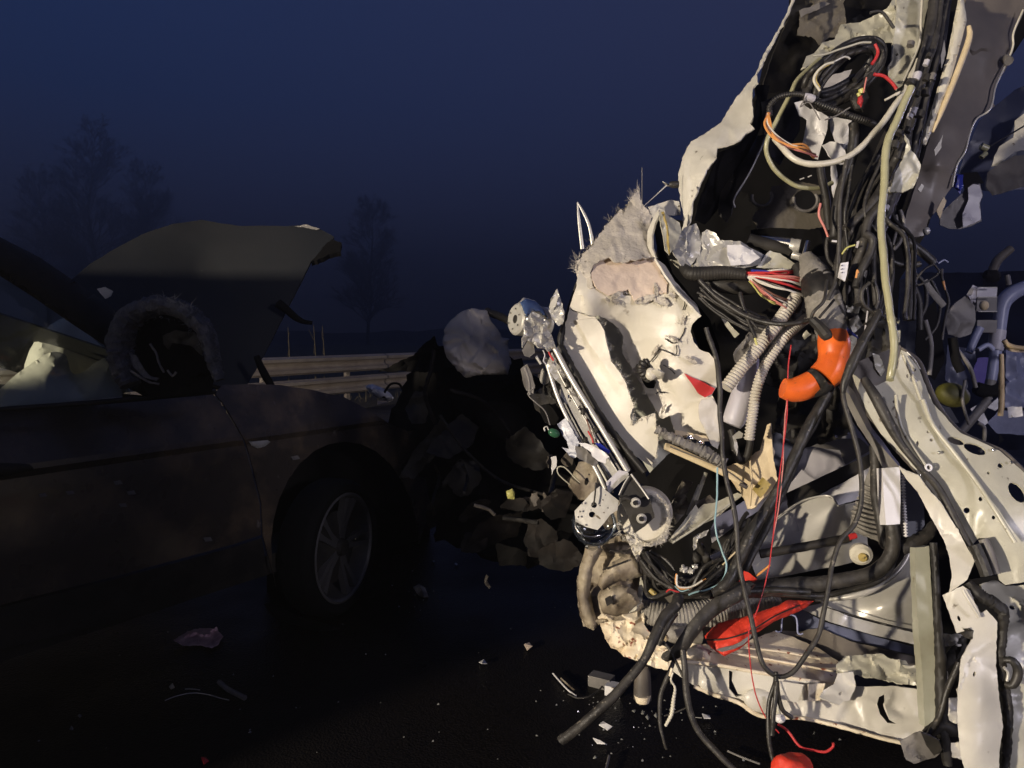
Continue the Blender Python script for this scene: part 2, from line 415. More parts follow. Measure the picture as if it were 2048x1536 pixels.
M['fuzzy'] = mat('frayed_dark_felt', (.12, .12, .13), .9, bump=.9, bscale=60, col2=(.07, .07, .075), cscale=40)
M['zinc'] = mat('galvanised_rail', (.60, .52, .42), .55, metal=.1, bump=.1, bscale=10, col2=(.46, .38, .30), cscale=3)
M['bark'] = mat('bark', (.07, .055, .05), .9)
M['grass'] = mat('dry_grass', (.22, .18, .10), .9)
M['verge'] = mat('verge_soil', (.13, .11, .06), .9, bump=.8, bscale=6, col2=(.08, .065, .04), cscale=3)
M['paperp'] = mat('pink_paper', (.85, .62, .66), .7, col2=(.60, .36, .44), cscale=20)
M['wood'] = mat('pale_wood_handle', (.62, .46, .24), .5, col2=(.50, .36, .18), cscale=12)
M['cup'] = mat('olive_yellow_plastic', (.10, .095, .012), .6, bump=.2, col2=(.06, .055, .01), cscale=8)
M['far'] = mat('far_vehicle_side', (.028, .032, .055), .5, bump=.1)
M['green'] = mat('green_lens', (.03, .10, .05), .15)
M['glassbit'] = mat('glass_crumbs', (.22, .22, .2), .15)
def clear(name, tint, refl=.12, rough=.05, gcol=(.9, .95, 1, 1)):
    m = bpy.data.materials.new(name); m.use_nodes = True; n = m.node_tree.nodes; l = m.node_tree.links
    n.remove(n['Principled BSDF']); o = n['Material Output']
    t = n.new('ShaderNodeBsdfTransparent'); t.inputs[0].default_value = (*tint, 1)
    g = n.new('ShaderNodeBsdfGlossy'); g.inputs['Roughness'].default_value = rough; g.inputs['Color'].default_value = gcol
    f = n.new('ShaderNodeFresnel'); f.inputs[0].default_value = 1.5
    a = n.new('ShaderNodeMath'); a.operation = 'ADD'; a.inputs[1].default_value = refl; l.new(f.outputs[0], a.inputs[0])
    x = n.new('ShaderNodeMixShader'); l.new(a.outputs[0], x.inputs[0]); l.new(t.outputs[0], x.inputs[1]); l.new(g.outputs[0], x.inputs[2]); l.new(x.outputs[0], o.inputs[0])
    return m
M['carglass'] = clear('tinted_side_glass', (.84, .88, .84), .0)
M['crazed'] = clear('crazed_windscreen', (.62, .63, .62), -.03, .5, (.08, .08, .08, 1))
M['dome'] = clear('clear_dome', (.90, .90, .88), -.02, .12)
# wet asphalt
def asphalt():
    m = bpy.data.materials.new('wet_asphalt'); m.use_nodes = True; n = m.node_tree.nodes; l = m.node_tree.links; b = n['Principled BSDF']
    t = n.new('ShaderNodeTexCoord')
    z = n.new('ShaderNodeTexNoise'); z.inputs['Scale'].default_value = 1.1; z.inputs['Detail'].default_value = 5; l.new(t.outputs['Object'], z.inputs['Vector'])
    r = n.new('ShaderNodeMapRange'); r.inputs['From Min'].default_value = .4; r.inputs['From Max'].default_value = .62; r.inputs['To Min'].default_value = .22; r.inputs['To Max'].default_value = .55
    l.new(z.outputs['Fac'], r.inputs['Value']); l.new(r.outputs[0], b.inputs['Roughness'])
    v = n.new('ShaderNodeTexVoronoi'); v.inputs['Scale'].default_value = 130; l.new(t.outputs['Object'], v.inputs['Vector'])
    c = n.new('ShaderNodeMix'); c.data_type = 'RGBA'; l.new(v.outputs['Distance'], c.inputs[0]); c.inputs[6].default_value = (.015, .012, .010, 1); c.inputs[7].default_value = (.006, .0055, .005, 1)
    l.new(c.outputs[2], b.inputs['Base Color']); b.inputs['Specular IOR Level'].default_value = .12
    z2 = n.new('ShaderNodeTexNoise'); z2.inputs['Scale'].default_value = 9; z2.inputs['Detail'].default_value = 8; l.new(t.outputs['Object'], z2.inputs['Vector'])
    s = n.new('ShaderNodeMath'); s.operation = 'ADD'; l.new(v.outputs['Distance'], s.inputs[0]); l.new(z2.outputs['Fac'], s.inputs[1])
    k = n.new('ShaderNodeBump'); k.inputs['Strength'].default_value = .22; k.inputs['Distance'].default_value = .008; l.new(s.outputs[0], k.inputs['Height']); l.new(k.outputs[0], b.inputs['Normal'])
    return m
M['asphalt'] = asphalt()

# ================================================================== SETTING
def quad(name, x0, x1, y0, y1, z, m, n=1):
    V = [(x0+(x1-x0)*i/n, y0+(y1-y0)*j/n, z) for j in range(n+1) for i in range(n+1)]
    Fc = [(j*(n+1)+i, j*(n+1)+i+1, (j+1)*(n+1)+i+1, (j+1)*(n+1)+i) for j in range(n) for i in range(n)]
    o = mk(name, V, Fc, m); return o
tag(quad('road', -220, 220, -60, 400, 0.0, M['asphalt']), kind='structure')
# verge behind the guard rail, an uneven strip
rA, rB = P(430, 719, 11.0), P(1020, 695.5, 19.0)
rdir = (rB-rA)[:2]/np.linalg.norm((rB-rA)[:2]); rnor = np.array([-rdir[1], rdir[0]])
if rnor[1] < 0: rnor = -rnor
V = []; Fc = []; NX, NY = 60, 14
for j in range(NY+1):
    for i in range(NX+1):
        s = -22 + 80*i/NX; t = -.7 + 60*(j/NY)**2
        p = rA[:2] + rdir*s + rnor*t
        z = .004 + (.02+.10*min(1, max(0, (t+.7)/2)))*(j > 0) + .08*noise.noise((p[0]*.5, p[1]*.5, 2))*(j > 0)
        V.append((p[0], p[1], max(z, .004)))
for j in range(NY):
    for i in range(NX):
        a = j*(NX+1)+i; Fc.append((a, a+1, a+NX+2, a+NX+1))
tag(mk('verge', V, Fc, M['verge']), kind='structure')
# far low rise with scrub closing the view
rs = np.random.RandomState(5); V = []; Fc = []
for i in range(121):
    a = math.radians(-75+150*i/120); R_ = 150
    h = 2.2 + 1.0*noise.noise((i*.13, 0, 1)) + .8*noise.noise((i*.9, 3, 1)) + .5*noise.noise((i*2.3, 3, 1))
    for k, (rr, z) in enumerate(((R_-25, -1), (R_, h), (R_+30, h*.8))):
        V.append((math.sin(a)*rr, math.cos(a)*rr, z))
    if i:
        b = (i-1)*3
        Fc += [(b, b+3, b+4, b+1), (b+1, b+4, b+5, b+2)]
M['woods'] = mat('distant_woods', (.03, .026, .03), .95)
tag(mk('wooded_hill', V, Fc, M['woods']), kind='structure')

# dry grass tufts along the rail
rs = np.random.RandomState(8); V = []; Fc = []
for _ in range(2600):
    s = rs.uniform(-6, 12); t = rs.uniform(-.3, 5)**1.0; p = rA[:2]+rdir*s+rnor*t
    h = rs.uniform(.12, .42); a = rs.uniform(0, 6.28); w = .006; lean = rs.normal(0, .1, 2)
    k = len(V); z0 = .05
    V += [(p[0]-w*math.cos(a), p[1]-w*math.sin(a), z0), (p[0]+w*math.cos(a), p[1]+w*math.sin(a), z0), (p[0]+lean[0], p[1]+lean[1], z0+h)]
    Fc.append((k, k+1, k+2))
g = mk('dry_grass', V, Fc, M['grass']); g['kind'] = 'stuff'; g['label'] = 'dry grass standing behind the guard rail'; g['category'] = 'grass'

# ---- guard rail
def rail_pt(s, t=0, z=0): p = rA[:2]+rdir*s+rnor*t; return np.array([p[0], p[1], z])
zt = rA[2]
gr = thing('guard_rail', rail_pt(5, 0, 0), 'galvanised double guard rail lit warm behind the wrecked car', 'guard rail')
wp = [(.0, 0), (-.025, .02), (-.085, .035), (-.085, .085), (-.02, .115), (0, .155), (-.02, .195), (-.085, .225), (-.085, .275), (-.025, .29), (0, .31)]
for nm, z0 in (('beam', zt-.31), ('beam', zt-.70)):
    for seg in range(-6, 11):
        V = []; Fc = []
        for ii, s in enumerate((seg*4.0+.02, seg*4.0+3.98)):
            for (t, z) in wp: V.append(rail_pt(s, t+ (.002 if seg % 2 else 0), z0+z))
        n_ = len(wp)
        for (t_, z_) in [(0, 0)]:
            for k in range(n_-1): Fc.append((k, k+1, k+1+n_, k+n_))
        m0 = len(V); V += [v+np.array([rnor[0]*.004, rnor[1]*.004, 0]) for v in V[:m0]]
        Fc += [tuple(i+m0 for i in reversed(f)) for f in list(Fc)]
        mk(nm, V, Fc, M['zinc'], gr)
for s in range(-24, 44, 2):
    a = rail_pt(s+1, .1, 0); V = []; Fc = []
    for z in (0, zt-.03):
        for (x, y) in ((-.05, -.03), (.05, -.03), (.05, .03), (-.05, .03)):
            V.append(rail_pt(s+1+x, .09+y, z))
    Fc = [(0, 1, 5, 4), (1, 2, 6, 5), (2, 3, 7, 6), (3, 0, 4, 7), (4, 5, 6, 7), (3, 2, 1, 0)]
    mk('post', V, Fc, M['zinc'], gr)
# thin saplings just behind the rail
for i, (px, yt, d_) in enumerate(((574, 655, 13), (628, 650, 13.5), (646, 652, 14))):
    b = G(px, 770); b = P(px, 760, d_); b[2] = .05; t_ = P(px+rs.uniform(-3, 3), yt, d_)
    th = thing('sapling', b, ['thin bare sapling stem nearest the raised bonnet', 'thin bare sapling stem in the middle of three behind the rail', 'thin bare sapling stem right of the others behind the rail'][i], 'sapling', 'bare saplings behind the rail')
    wtube('stem', [b, b*.5+t_*.5+np.array([.03, 0, 0]), t_], [.012, .009, .004], M['grass'], th, 5, .1)
    for k in range(3):
        q = b+(t_-b)*(.45+.18*k); wtube('twig', [q, q+np.array([rs.uniform(-.12, .12), 0, .18])], [.004, .002], M['grass'], th, 4, .1)

# ---- mist filling the air
hz = mk('haze', [(x, y, z) for z in (-1, 24) for (x, y) in ((-120, -12), (120, -12), (120, 230), (-120, 230))], [(3, 2, 1, 0), (4, 5, 6, 7), (0, 1, 5, 4), (1, 2, 6, 5), (2, 3, 7, 6), (3, 0, 4, 7)], M['verge'])
hz['kind'] = 'stuff'; hm_ = bpy.data.materials.new('haze_volume'); hm_.use_nodes = True
n_ = hm_.node_tree.nodes; n_.remove(n_['Principled BSDF']); pv = n_.new('ShaderNodeVolumePrincipled'); pv.inputs['Density'].default_value = .015; pv.inputs['Anisotropy'].default_value = .82; pv.inputs['Color'].default_value = (.85, .85, .9, 1)
hm_.node_tree.links.new(pv.outputs[0], n_['Material Output'].inputs['Volume']); hz.data.materials[0] = hm_
# ---- bare trees in the mist
M['mistbark'] = mat('wet_bark', (.055, .040, .040), .95)
def tree(px, top, d_, width, label, seed):
    rs = random.Random(seed); base = P(px, 700, d_); base[2] = 0; H = P(px, top, d_)[2]
    th = thing('bare_tree', base, label, 'tree', 'bare trees in the mist')
    W = width*d_/F_PX/2
    V = []; Fc = []
    def seg(V, Fc, a, b, r0, r1, n=5):
        dv = (b-a); L = np.linalg.norm(dv); dv = dv/max(L, 1e-6)
        u = np.cross(dv, [.3, .9, .2]); u /= np.linalg.norm(u); w = np.cross(dv, u); k0 = len(V)
        for (p, r) in ((a, r0), (b, r1)):
            for k in range(n): V.append(p+(u*math.cos(2*math.pi*k/n)+w*math.sin(2*math.pi*k/n))*r)
        for k in range(n): Fc.append((k0+k, k0+(k+1) % n, k0+n+(k+1) % n, k0+n+k))
    tv, tf = [], []; tips = []
    # trunk
    p = base.copy(); pts = [p.copy()]
    for i in range(8):
        p = p+np.array([rs.uniform(-.02, .02)*H, rs.uniform(-.02, .02)*H, H/8*.98]); pts.append(p.copy())
    for i in range(8): seg(tv, tf, pts[i], pts[i+1], H*.013*(1-i/8.6), H*.013*(1-(i+1)/8.6), 7)
    mk('trunk', tv, tf, M['mistbark'], th)
    cv, cf = [], []
    def grow(a, dirv, L, r, lvl):
        b = a+dirv*L; seg(cv, cf, a, b, r, r*.6, 4 if lvl < 2 else 3)
        if lvl >= 4: return
        for _ in range(3 if lvl < 2 else 4):
            nd = dirv+np.array([rs.uniform(-.7, .7), rs.uniform(-.7, .7), rs.uniform(-.25, .5)]); nd /= np.linalg.norm(nd)
            grow(a+(b-a)*rs.uniform(.35, 1), nd, L*rs.uniform(.5, .8), max(r*.6, .012), lvl+1)
    for i in range(85):
        f = rs.uniform(.14, .98); k = min(7, int(f*8)); a = pts[k]+(pts[k+1]-pts[k])*(f*8-k)
        an = rs.uniform(0, 6.28); wid = W*(1.15-f*.75)*.42
        dv = np.array([math.cos(an), math.sin(an), rs.uniform(.5, 1.2)]); dv /= np.linalg.norm(dv)
        grow(a, dv, wid, H*.0045*(1.2-f), 0)
    mk('crown', cv, cf, M['mistbark'], th)
tree(205, 262, 112, 330, 'tall broad bare tree fading into mist at the far left', 3)
tree(330, 345, 116, 260, 'bare tree just right of the tallest misty tree', 7)
tree(100, 360, 120, 260, 'bare misty tree at the left edge above the windscreen pillar', 12)
tree(735, 405, 108, 230, 'lone narrow bare tree right of the raised bonnet', 5)

# ================================================================== GREY CAR
U_ = np.array([.545, .839]); U_ /= np.linalg.norm(U_); N_ = np.array([U_[1], -U_[0]]); P0 = np.array([-.74, 3.3])
def car(s, t, z): p = P0+U_*s-N_*t; return np.array([p[0], p[1], z])   # s forward, t inward
car_root = thing('grey_car', car(-1.5, .9, 0), 'dark grey car with torn off front, raised buckled bonnet and blown airbags', 'car')
prof_z = [0, .2, .3, .45, .62, .80, .845, .868, .885, .95, 1.04, 1.12]
prof_o = [.25, .14, .035, .012, .004, .010, .014, .0, .004, .035, .075, .13]
def car_d(q, extra=0):
    q = np.asarray(q, float); rx = (q[:,0]-1024)/F_PX; yy = -(q[:,1]-768)/F_PX; ry = CP+SP*yy; rz = -SP+CP*yy
    rn = rx*N_[0]+ry*N_[1]; pn = P0@N_; d_ = pn/rn
    for _ in range(4):
        z = CAM_H+rz*d_; o = np.interp(z, prof_z, prof_o); d_ = (pn-o-extra)/rn
    return d_
def proj(p):
    v = np.asarray(p)-np.array([0, 0, CAM_H]); d_ = v[1]*CP-v[2]*SP; y = v[1]*SP+v[2]*CP
    return (1024+v[0]/d_*F_PX, 768-y/d_*F_PX)
def zline(z, s0=-1.65, s1=.7): return [proj(car(s, float(np.interp(z, prof_z, prof_o)), z)) for s in np.linspace(s0, s1, 30)]
LN = [zline(z) for z in (.30, .45, .62, .80, .845, .868, .885, .95, 1.04)]
cs = lambda name, out, m, **k: sheet(name, out, m, k.pop('parent', car_root), dfun=k.pop('dfun', car_d), **k)
door = cs('door', [(-160, 842), (0, 824), (150, 812), (300, 801), (424, 786), (440, 806), (462, 840), (486, 881), (500, 930), (520, 1010), (522, 1070), (470, 1088), (240, 1150), (0, 1210), (-160, 1250)], M['carpaint'], jag=0, step=12, thick=.02, angle=12, lines=LN)
sill = cs('sill', [(-160, 1256), (0, 1216), (240, 1156), (470, 1094), (524, 1076), (535, 1150), (300, 1225), (0, 1300), (-160, 1345)], M['dark'], jag=0, step=16, thick=.02)
# fender with the wheel arch opening
arch = []
wc = (690, 1095)
for k in range(0, 17):
    a = math.radians(202-k*12.5); arch.append((wc[0]+148*math.cos(a)*(1.0), wc[1]-212*math.sin(a)))
fender = cs('fender', [(429, 786), (445, 770), (500, 768), (560, 770), (620, 779), (690, 795), (735, 818), (775, 845), (815, 862), (862, 858), (878, 900), (868, 960), (872, 1010), (850, 1050)] + list(reversed(arch)) + [(526, 1070), (524, 1010), (505, 930), (490, 881), (466, 838), (444, 804)], M['carpaint'], jag=.6, step=9, thick=.006, amp=.0, angle=14, lines=LN)
cs('wheel_arch_liner', [(p[0], p[1]) for p in [(535, 1190), (530, 1000), (560, 900), (640, 850), (760, 850), (850, 900), (862, 1040), (850, 1190)]], M['void'], dfun=lambda q: car_d(q, .32), step=20)
tube('window_seal', [(-100, 828, 1.99), (0, 819, 2.14), (200, 804, 2.36), (430, 783, 2.71)], 5.5, M['dark'], car_root)
cs('turn_light', [(498, 884), (535, 880), (541, 884), (530, 893), (515, 897), (503, 891)], M['silver'], dfun=lambda q: car_d(q, -.006), jag=0, step=5, puff=.008)
h = tube('door_handle', [(-60, 942, 2.02), (0, 940, 2.1), (48, 936, 2.16), (62, 938, 2.19)], [17, 15, 9, 5], M['dark'], car_root)
for i in range(7):   # scuffs: flat flakes of paint lifted off the door
    x, y = [(235, 965), (262, 985), (140, 985), (245, 1010), (85, 990), (415, 1078), (590, 915)][i]
    cs('paint_chip', [(x-8, y-2), (x+6, y-4), (x+10, y+3), (x-4, y+5)], M['grey'], dfun=lambda q: car_d(q, -.003), step=5)
# body shell beyond the door, out of view; tail and roof lengthened for shade
def hull(name, sec, m, parent):
    V = []; Fc = []; n = len(sec[0][1])
    for (s, ring) in sec:
        for (t, z) in ring: V.append(car(s, t, z))
    for i in range(len(sec)-1):
        for k in range(n):
            a, b = i*n+k, i*n+(k+1) % n; Fc.append((a, b, b+n, a+n))
    Fc.append(tuple(range(n-1, -1, -1))); Fc.append(tuple((len(sec)-1)*n+k for k in range(n)))
    return mk(name, V, Fc, m, parent)
def ring(t0, t1, z0, z1): return [(t0, z0), (t1, z0), (t1, z1), (t0, z1)]
hull('rear_body', [(-4.7, ring(.25, 1.6, .45, .95)), (-4.5, ring(.06, 1.8, .35, 1.04)), (-3.0, ring(.03, 1.82, .3, 1.08)), (-2.05, ring(.03, 1.82, .3, 1.07))], M['carpaint'], car_root)
hull('floor_pan', [(-2.05, ring(.08, 1.75, .28, .36)), (-.1, ring(.08, 1.75, .28, .36))], M['dark'], car_root)
hull('far_side', [(-2.05, ring(1.7, 1.8, .3, 1.04)), (-.2, ring(1.7, 1.8, .3, .98))], M['dark'], car_root)
hull('roof', [(-4.5, ring(.28, 1.56, 1.40, 1.44)), (-3.4, ring(.22, 1.62, 1.47, 1.51)), (-2.4, ring(.20, 1.64, 1.51, 1.56)), (-1.75, ring(.22, 1.62, 1.49, 1.53))], M['carpaint'], car_root)
for t_, t2 in ((.10, .24), (1.74, 1.60)):
    wtube('rear_pillar', [car(-4.6, t_+.05*(1 if t_ < 1 else -1), 1.04), car(-4.4, t2, 1.42)], .07, M['dark'], car_root)
    wtube('centre_pillar', [car(-2.3, t_, 1.05), car(-2.35, t2, 1.52)], .05, M['dark'], car_root)
hull('rear_seat', [(-3.3, ring(.2, 1.6, .5, 1.2)), (-3.1, ring(.2, 1.6, .5, 1.22))], M['void'], car_root)
wv_ = [car(-.50, .14, 1.05), car(-.50, 1.7, 1.05), car(-1.72, 1.6, 1.50), car(-1.72, .24, 1.50)]; wo_ = np.array([0, 0, .006])
mk('windscreen', wv_+[p+wo_ for p in wv_], [(0, 1, 2, 3), (7, 6, 5, 4), (0, 4, 5, 1), (1, 5, 6, 2), (2, 6, 7, 3), (3, 7, 4, 0)], M['crazed'], car_root)
hull('shading_curtain_airbag', [(-4.55, ring(.12, .15, 1.0, 1.41)), (-3.4, ring(.14, .19, 1.03, 1.47)), (-2.0, ring(.14, .19, 1.03, 1.50)), (-1.86, ring(.15, .18, 1.1, 1.48))], M['airbag'], car_root)  # unseen curtain, added to keep the lamp off cloth and wreck
wtube('far_windscreen_pillar', [car(-.95, 1.68, 1.05), car(-1.75, 1.6, 1.50)], .05, M['dark'], car_root)
hull('dashboard', [(-1.25, ring(.15, 1.7, .75, 1.0)), (-.75, ring(.15, 1.7, .7, 1.04))], M['void'], car_root)
for t_ in (.5, 1.3):
    hull('seat', [(-2.55, ring(t_-.22, t_+.22, .5, 1.18)), (-2.38, ring(t_-.24, t_+.24, .45, 1.16)), (-2.3, ring(t_-.24, t_+.24, .45, .62)), (-1.9, ring(t_-.24, t_+.24, .42, .56))], M['void'], car_root)
# windscreen pillar
sheet('windscreen_pillar', [(-120, 420, 2.05), (0, 474, 2.16), (80, 515, 2.26), (160, 570, 2.36), (222, 612, 2.46), (262, 650, 2.52), (262, 708, 2.5), (232, 706, 2.45), (150, 652, 2.33), (60, 590, 2.22), (0, 552, 2.13), (-120, 490, 2.02)], M['dark'], car_root, thick=.05, jag=.3, step=10, puff=.03)
sheet('side_window', [(-160, 470, 2.0), (0, 549, 2.17), (60, 588, 2.26), (150, 650, 2.37), (236, 706, 2.48), (262, 790, 2.46), (0, 818, 2.17), (-160, 838, 2.0)], M['carglass'], car_root, thick=.004, jag=0, step=20)
# airbags
sheet('curtain_airbag', [(45, 742, 2.45), (62, 690, 2.45), (92, 655, 2.5), (130, 632, 2.5), (160, 650, 2.5), (200, 690, 2.55), (250, 730, 2.6), (255, 800, 2.6), (120, 835, 2.55), (40, 835, 2.5)], M['airbag'], car_root, dfun=lambda q: car_d(q, .42), thick=.03, jag=1, step=7, amp=.02, scale=60, puff=.10, round_=1)
sheet('airbag', [(-60, 850, 2.28), (-20, 800, 2.28), (12, 765, 2.3), (60, 728, 2.32), (100, 702, 2.34), (134, 706, 2.35), (140, 745, 2.36), (158, 752, 2.38), (200, 716, 2.4), (232, 712, 2.42), (240, 752, 2.42), (252, 850, 2.42)], M['airbag'], car_root, dfun=lambda q: car_d(q, .24), thick=.03, jag=1, step=7, amp=.005, scale=70, puff=.11, round_=2)
# raised bonnet, buckled
hood, hf = sheet('bonnet', [(140, 562, 3.55), (180, 528, 3.7), (225, 500, 3.85), (290, 466, 4.0), (345, 448, 4.1), (402, 440, 4.2), (440, 446, 4.2), (480, 452, 4.2), (520, 451, 4.2), (570, 452, 4.2), (615, 450, 4.2), (645, 460, 4.2), (668, 474, 4.15), (660, 490, 4.1), (622, 522, 4.0), (604, 560, 3.9), (575, 615, 3.8), (545, 676, 3.7), (520, 725, 3.6), (494, 770, 3.45), (420, 775, 3.3), (330, 775, 3.2), (230, 740, 3.15), (190, 640, 3.3)], M['bonnet'], car_root, amp=.012, scale=170, thick=.012, jag=.8, step=9, ctrl=[(400, 560, 3.88), (480, 520, 4.0), (380, 650, 3.5)], ret=True)
sheet('bonnet_corner', [(622, 524, 3.98), (650, 490, 4.08), (664, 478, 4.1), (684, 486, 4.1), (681, 502, 4.05), (650, 512, 4.0)], M['void'], car_root, thick=.03, jag=2, step=6)
tube('latch_arm', [(556, 606, 3.7), (572, 618, 3.7), (590, 634, 3.7), (606, 643, 3.7), (624, 646, 3.7)], [9, 8, 7, 5, 4], M['void'], car_root)
tube('gas_strut', [(513, 712, 3.3), (520, 730, 3.3), (531, 752, 3.3), (543, 772, 3.3)], [6, 7, 8, 7], M['void'], car_root)
sheet('hinge_cover', [(194, 578, 3.2), (210, 574, 3.2), (225, 582, 3.2), (222, 592, 3.2), (210, 598, 3.2)], M['white'], car_root, step=4)
# buckled light specks of chipped edge along the bonnet rim
sheet('bonnet_edge_trim', [(588, 453, 4.16), (612, 449, 4.16), (640, 458, 4.16), (632, 460, 4.16), (610, 455, 4.16)], M['grey'], car_root, step=4)
# burst door mirror: felt-lined ring with torn rim
ringp = [(262, 770), (248, 740), (241, 700), (245, 665), (262, 635), (290, 617), (325, 610), (360, 618), (388, 635), (410, 662), (422, 695), (428, 730), (440, 760)]
mirror = tube('door_mirror', [(x, y, 2.36) for x, y in ringp], [20, 22, 24, 23, 22, 21, 19, 18, 18, 16, 14, 12, 9], M['fuzzy'], car_root, sides=12, wob=.16, flat=1.5)
fibres('mirror_fibres', [(232, 740), (222, 700), (230, 650), (255, 613), (300, 596), (350, 600), (395, 622), (425, 660), (437, 700), (450, 752)], M['fuzzy'], mirror, d=2.34, length=11, n=200, w=.7, direction=(-.4, -1))
fibres('mirror_inner_fibres', [(262, 735), (262, 690), (280, 650), (320, 633), (365, 642), (395, 672), (410, 720)], M['fuzzy'], mirror, d=2.33, length=8, n=90, w=.6, direction=(.2, 1))
sheet('mirror_cavity', [(262, 740, 2.42), (260, 680, 2.42), (290, 635, 2.42), (340, 622, 2.42), (395, 645, 2.42), (418, 700, 2.42), (425, 785, 2.42), (300, 795, 2.42)], M['void'], mirror, amp=.02, scale=40)
sheet('mirror_motor', [(325, 672, 2.38), (350, 660, 2.36), (395, 668, 2.36), (412, 700, 2.36), (404, 712, 2.37), (380, 690, 2.38), (345, 686, 2.38), (338, 700, 2.38), (328, 690, 2.38)], M['dark'], mirror, amp=.012, scale=22, step=5)
sheet('mirror_rim_shard', [(258, 705, 2.33), (275, 712, 2.32), (285, 735, 2.31), (300, 752, 2.31), (318, 756, 2.32), (312, 762, 2.32), (288, 755, 2.32), (266, 733, 2.32)], M['fuzzy'], mirror, step=4, amp=.004, scale=15)
for pts in ([(300, 688), (312, 706), (318, 726), (328, 745)], [(262, 742), (285, 757), (300, 765), (318, 768)], [(335, 740), (345, 752), (352, 744)]):
    tube('mirror_splinter', [(x, y, 2.33) for x, y in pts], 2.2, M['grey'], mirror, wob=.3)
sheet('mirror_foot', [(300, 748, 2.5), (400, 742, 2.52), (428, 760, 2.6), (420, 786, 2.62), (290, 792, 2.5), (262, 780, 2.45)], M['void'], mirror, thick=.05, puff=.03)
# front wheel, turned slightly inwards
wcen = P(690, 1095, 3.33); wax = np.array([.95, -.31, 0]); wax /= np.linalg.norm(wax)
wu = np.array([-wax[1], wax[0], 0]); wv = np.array([0, 0, 1.])
def lathe(name, prof, m, parent, n=48, a0=0):
    V = []; Fc = []
    for (r, h_) in prof:
        for k in range(n):
            a = 2*math.pi*k/n+a0; V.append(wcen+wax*h_+(wu*math.cos(a)+wv*math.sin(a))*r)
    for i in range(len(prof)-1):
        for k in range(n):
            a, b = i*n+k, i*n+(k+1) % n; Fc.append((a, b, b+n, a+n))
    return mk(name, V, Fc, m, parent, 35)
wheel = lathe('wheel', [(.001, .0), (.035, .0), (.04, -.02), (.16, -.05), (.16, -.07), (.05, -.09), (.001, -.1)], M['dark'], car_root)
lathe('tyre', [(.245, .0), (.258, .010), (.282, .008), (.298, -.01), (.304, -.03), (.304, -.12), (.29, -.15), (.26, -.16), (.24, -.14), (.24, -.02), (.245, 0)], M['tyre'], wheel)
rim = lathe('rim', [(.245, .002), (.236, .006), (.226, -.004), (.218, -.05), (.205, -.17), (.222, -.2), (.24, -.03), (.245, .002)], M['rim'], wheel)
lathe('hub_cap', [(.001, -.006), (.03, -.008), (.036, -.014), (.036, -.04), (.001, -.04)], M['rim'], wheel, 24)
for k in range(10):
    a = 2*math.pi*(k//2)/5 + (.0 if k % 2 else .30) - .15
    V = []
    for (r, w_, h_) in ((.03, .016, -.02), (.10, .011, -.022), (.17, .011, -.012), (.222, .016, -.004)):
        for sgn, dz in ((-1, 0), (1, 0), (1, -.03), (-1, -.03)):
            V.append(wcen+wax*(h_+dz)+(wu*math.cos(a)+wv*math.sin(a))*r+(-wu*math.sin(a)+wv*math.cos(a))*w_*sgn)
    Fc = []
    for i in range(3):
        for k2 in range(4):
            A, B = i*4+k2, i*4+(k2+1) % 4; Fc.append((A, B, B+4, A+4))
    Fc += [(3, 2, 1, 0), (12, 13, 14, 15)]
    mk('spoke', V, Fc, M['rim'], wheel)
# torn front end between both vehicles: crushed structure, shade put into its colour
rs = np.random.RandomState(21)
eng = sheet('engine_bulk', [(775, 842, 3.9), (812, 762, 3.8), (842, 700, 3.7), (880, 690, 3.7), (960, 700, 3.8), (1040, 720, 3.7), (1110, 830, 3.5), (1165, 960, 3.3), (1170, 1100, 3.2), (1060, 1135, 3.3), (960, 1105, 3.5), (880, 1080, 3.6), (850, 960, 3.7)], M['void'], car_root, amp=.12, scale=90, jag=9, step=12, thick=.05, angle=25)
M['wreckshade'] = mat('shaded_wreck_metal', (.020, .016, .013), .7, spec=.15, bump=.3, bscale=25, col2=(.010, .009, .008), cscale=9)  # metal made near-black, the car's shadow put into its colour
def crushed(name, cx, cy, w_, h_, d_, m, seed, parent=car_root, amp=.03, rot=0, sc=None, jag=6, n=8):
    r_ = np.random.RandomState(seed); o = []
    for k in range(n):
        a = 2*math.pi*k/n+r_.uniform(-.25, .25); f = r_.uniform(.55, 1.15)
        x, y = math.cos(a)*w_/2*f, math.sin(a)*h_/2*f; c_, s_ = math.cos(math.radians(rot)), math.sin(math.radians(rot))
        o.append((cx+x*c_-y*s_, cy+x*s_+y*c_, d_+r_.uniform(-.05, .05)))
    return sheet(name, o, m, parent, amp=amp, scale=sc or max(w_, h_)/2.6, jag=jag, step=6, seed=seed, thick=.004, angle=28)
sheet('torn_bumper_skin', [(757, 742, 3.6), (800, 722, 3.6), (828, 710, 3.6), (836, 700, 3.6), (868, 672, 3.6), (874, 690, 3.6), (900, 700, 3.6), (905, 735, 3.6), (860, 745, 3.6), (815, 742, 3.6), (775, 744, 3.6)], M['void'], car_root, jag=3, step=5, amp=.03, scale=30)
tube('radiator_hose', [(975, 622, 3.5), (1000, 632, 3.45), (1022, 645, 3.4), (1040, 660, 3.4)], 8, M['dark'], car_root)
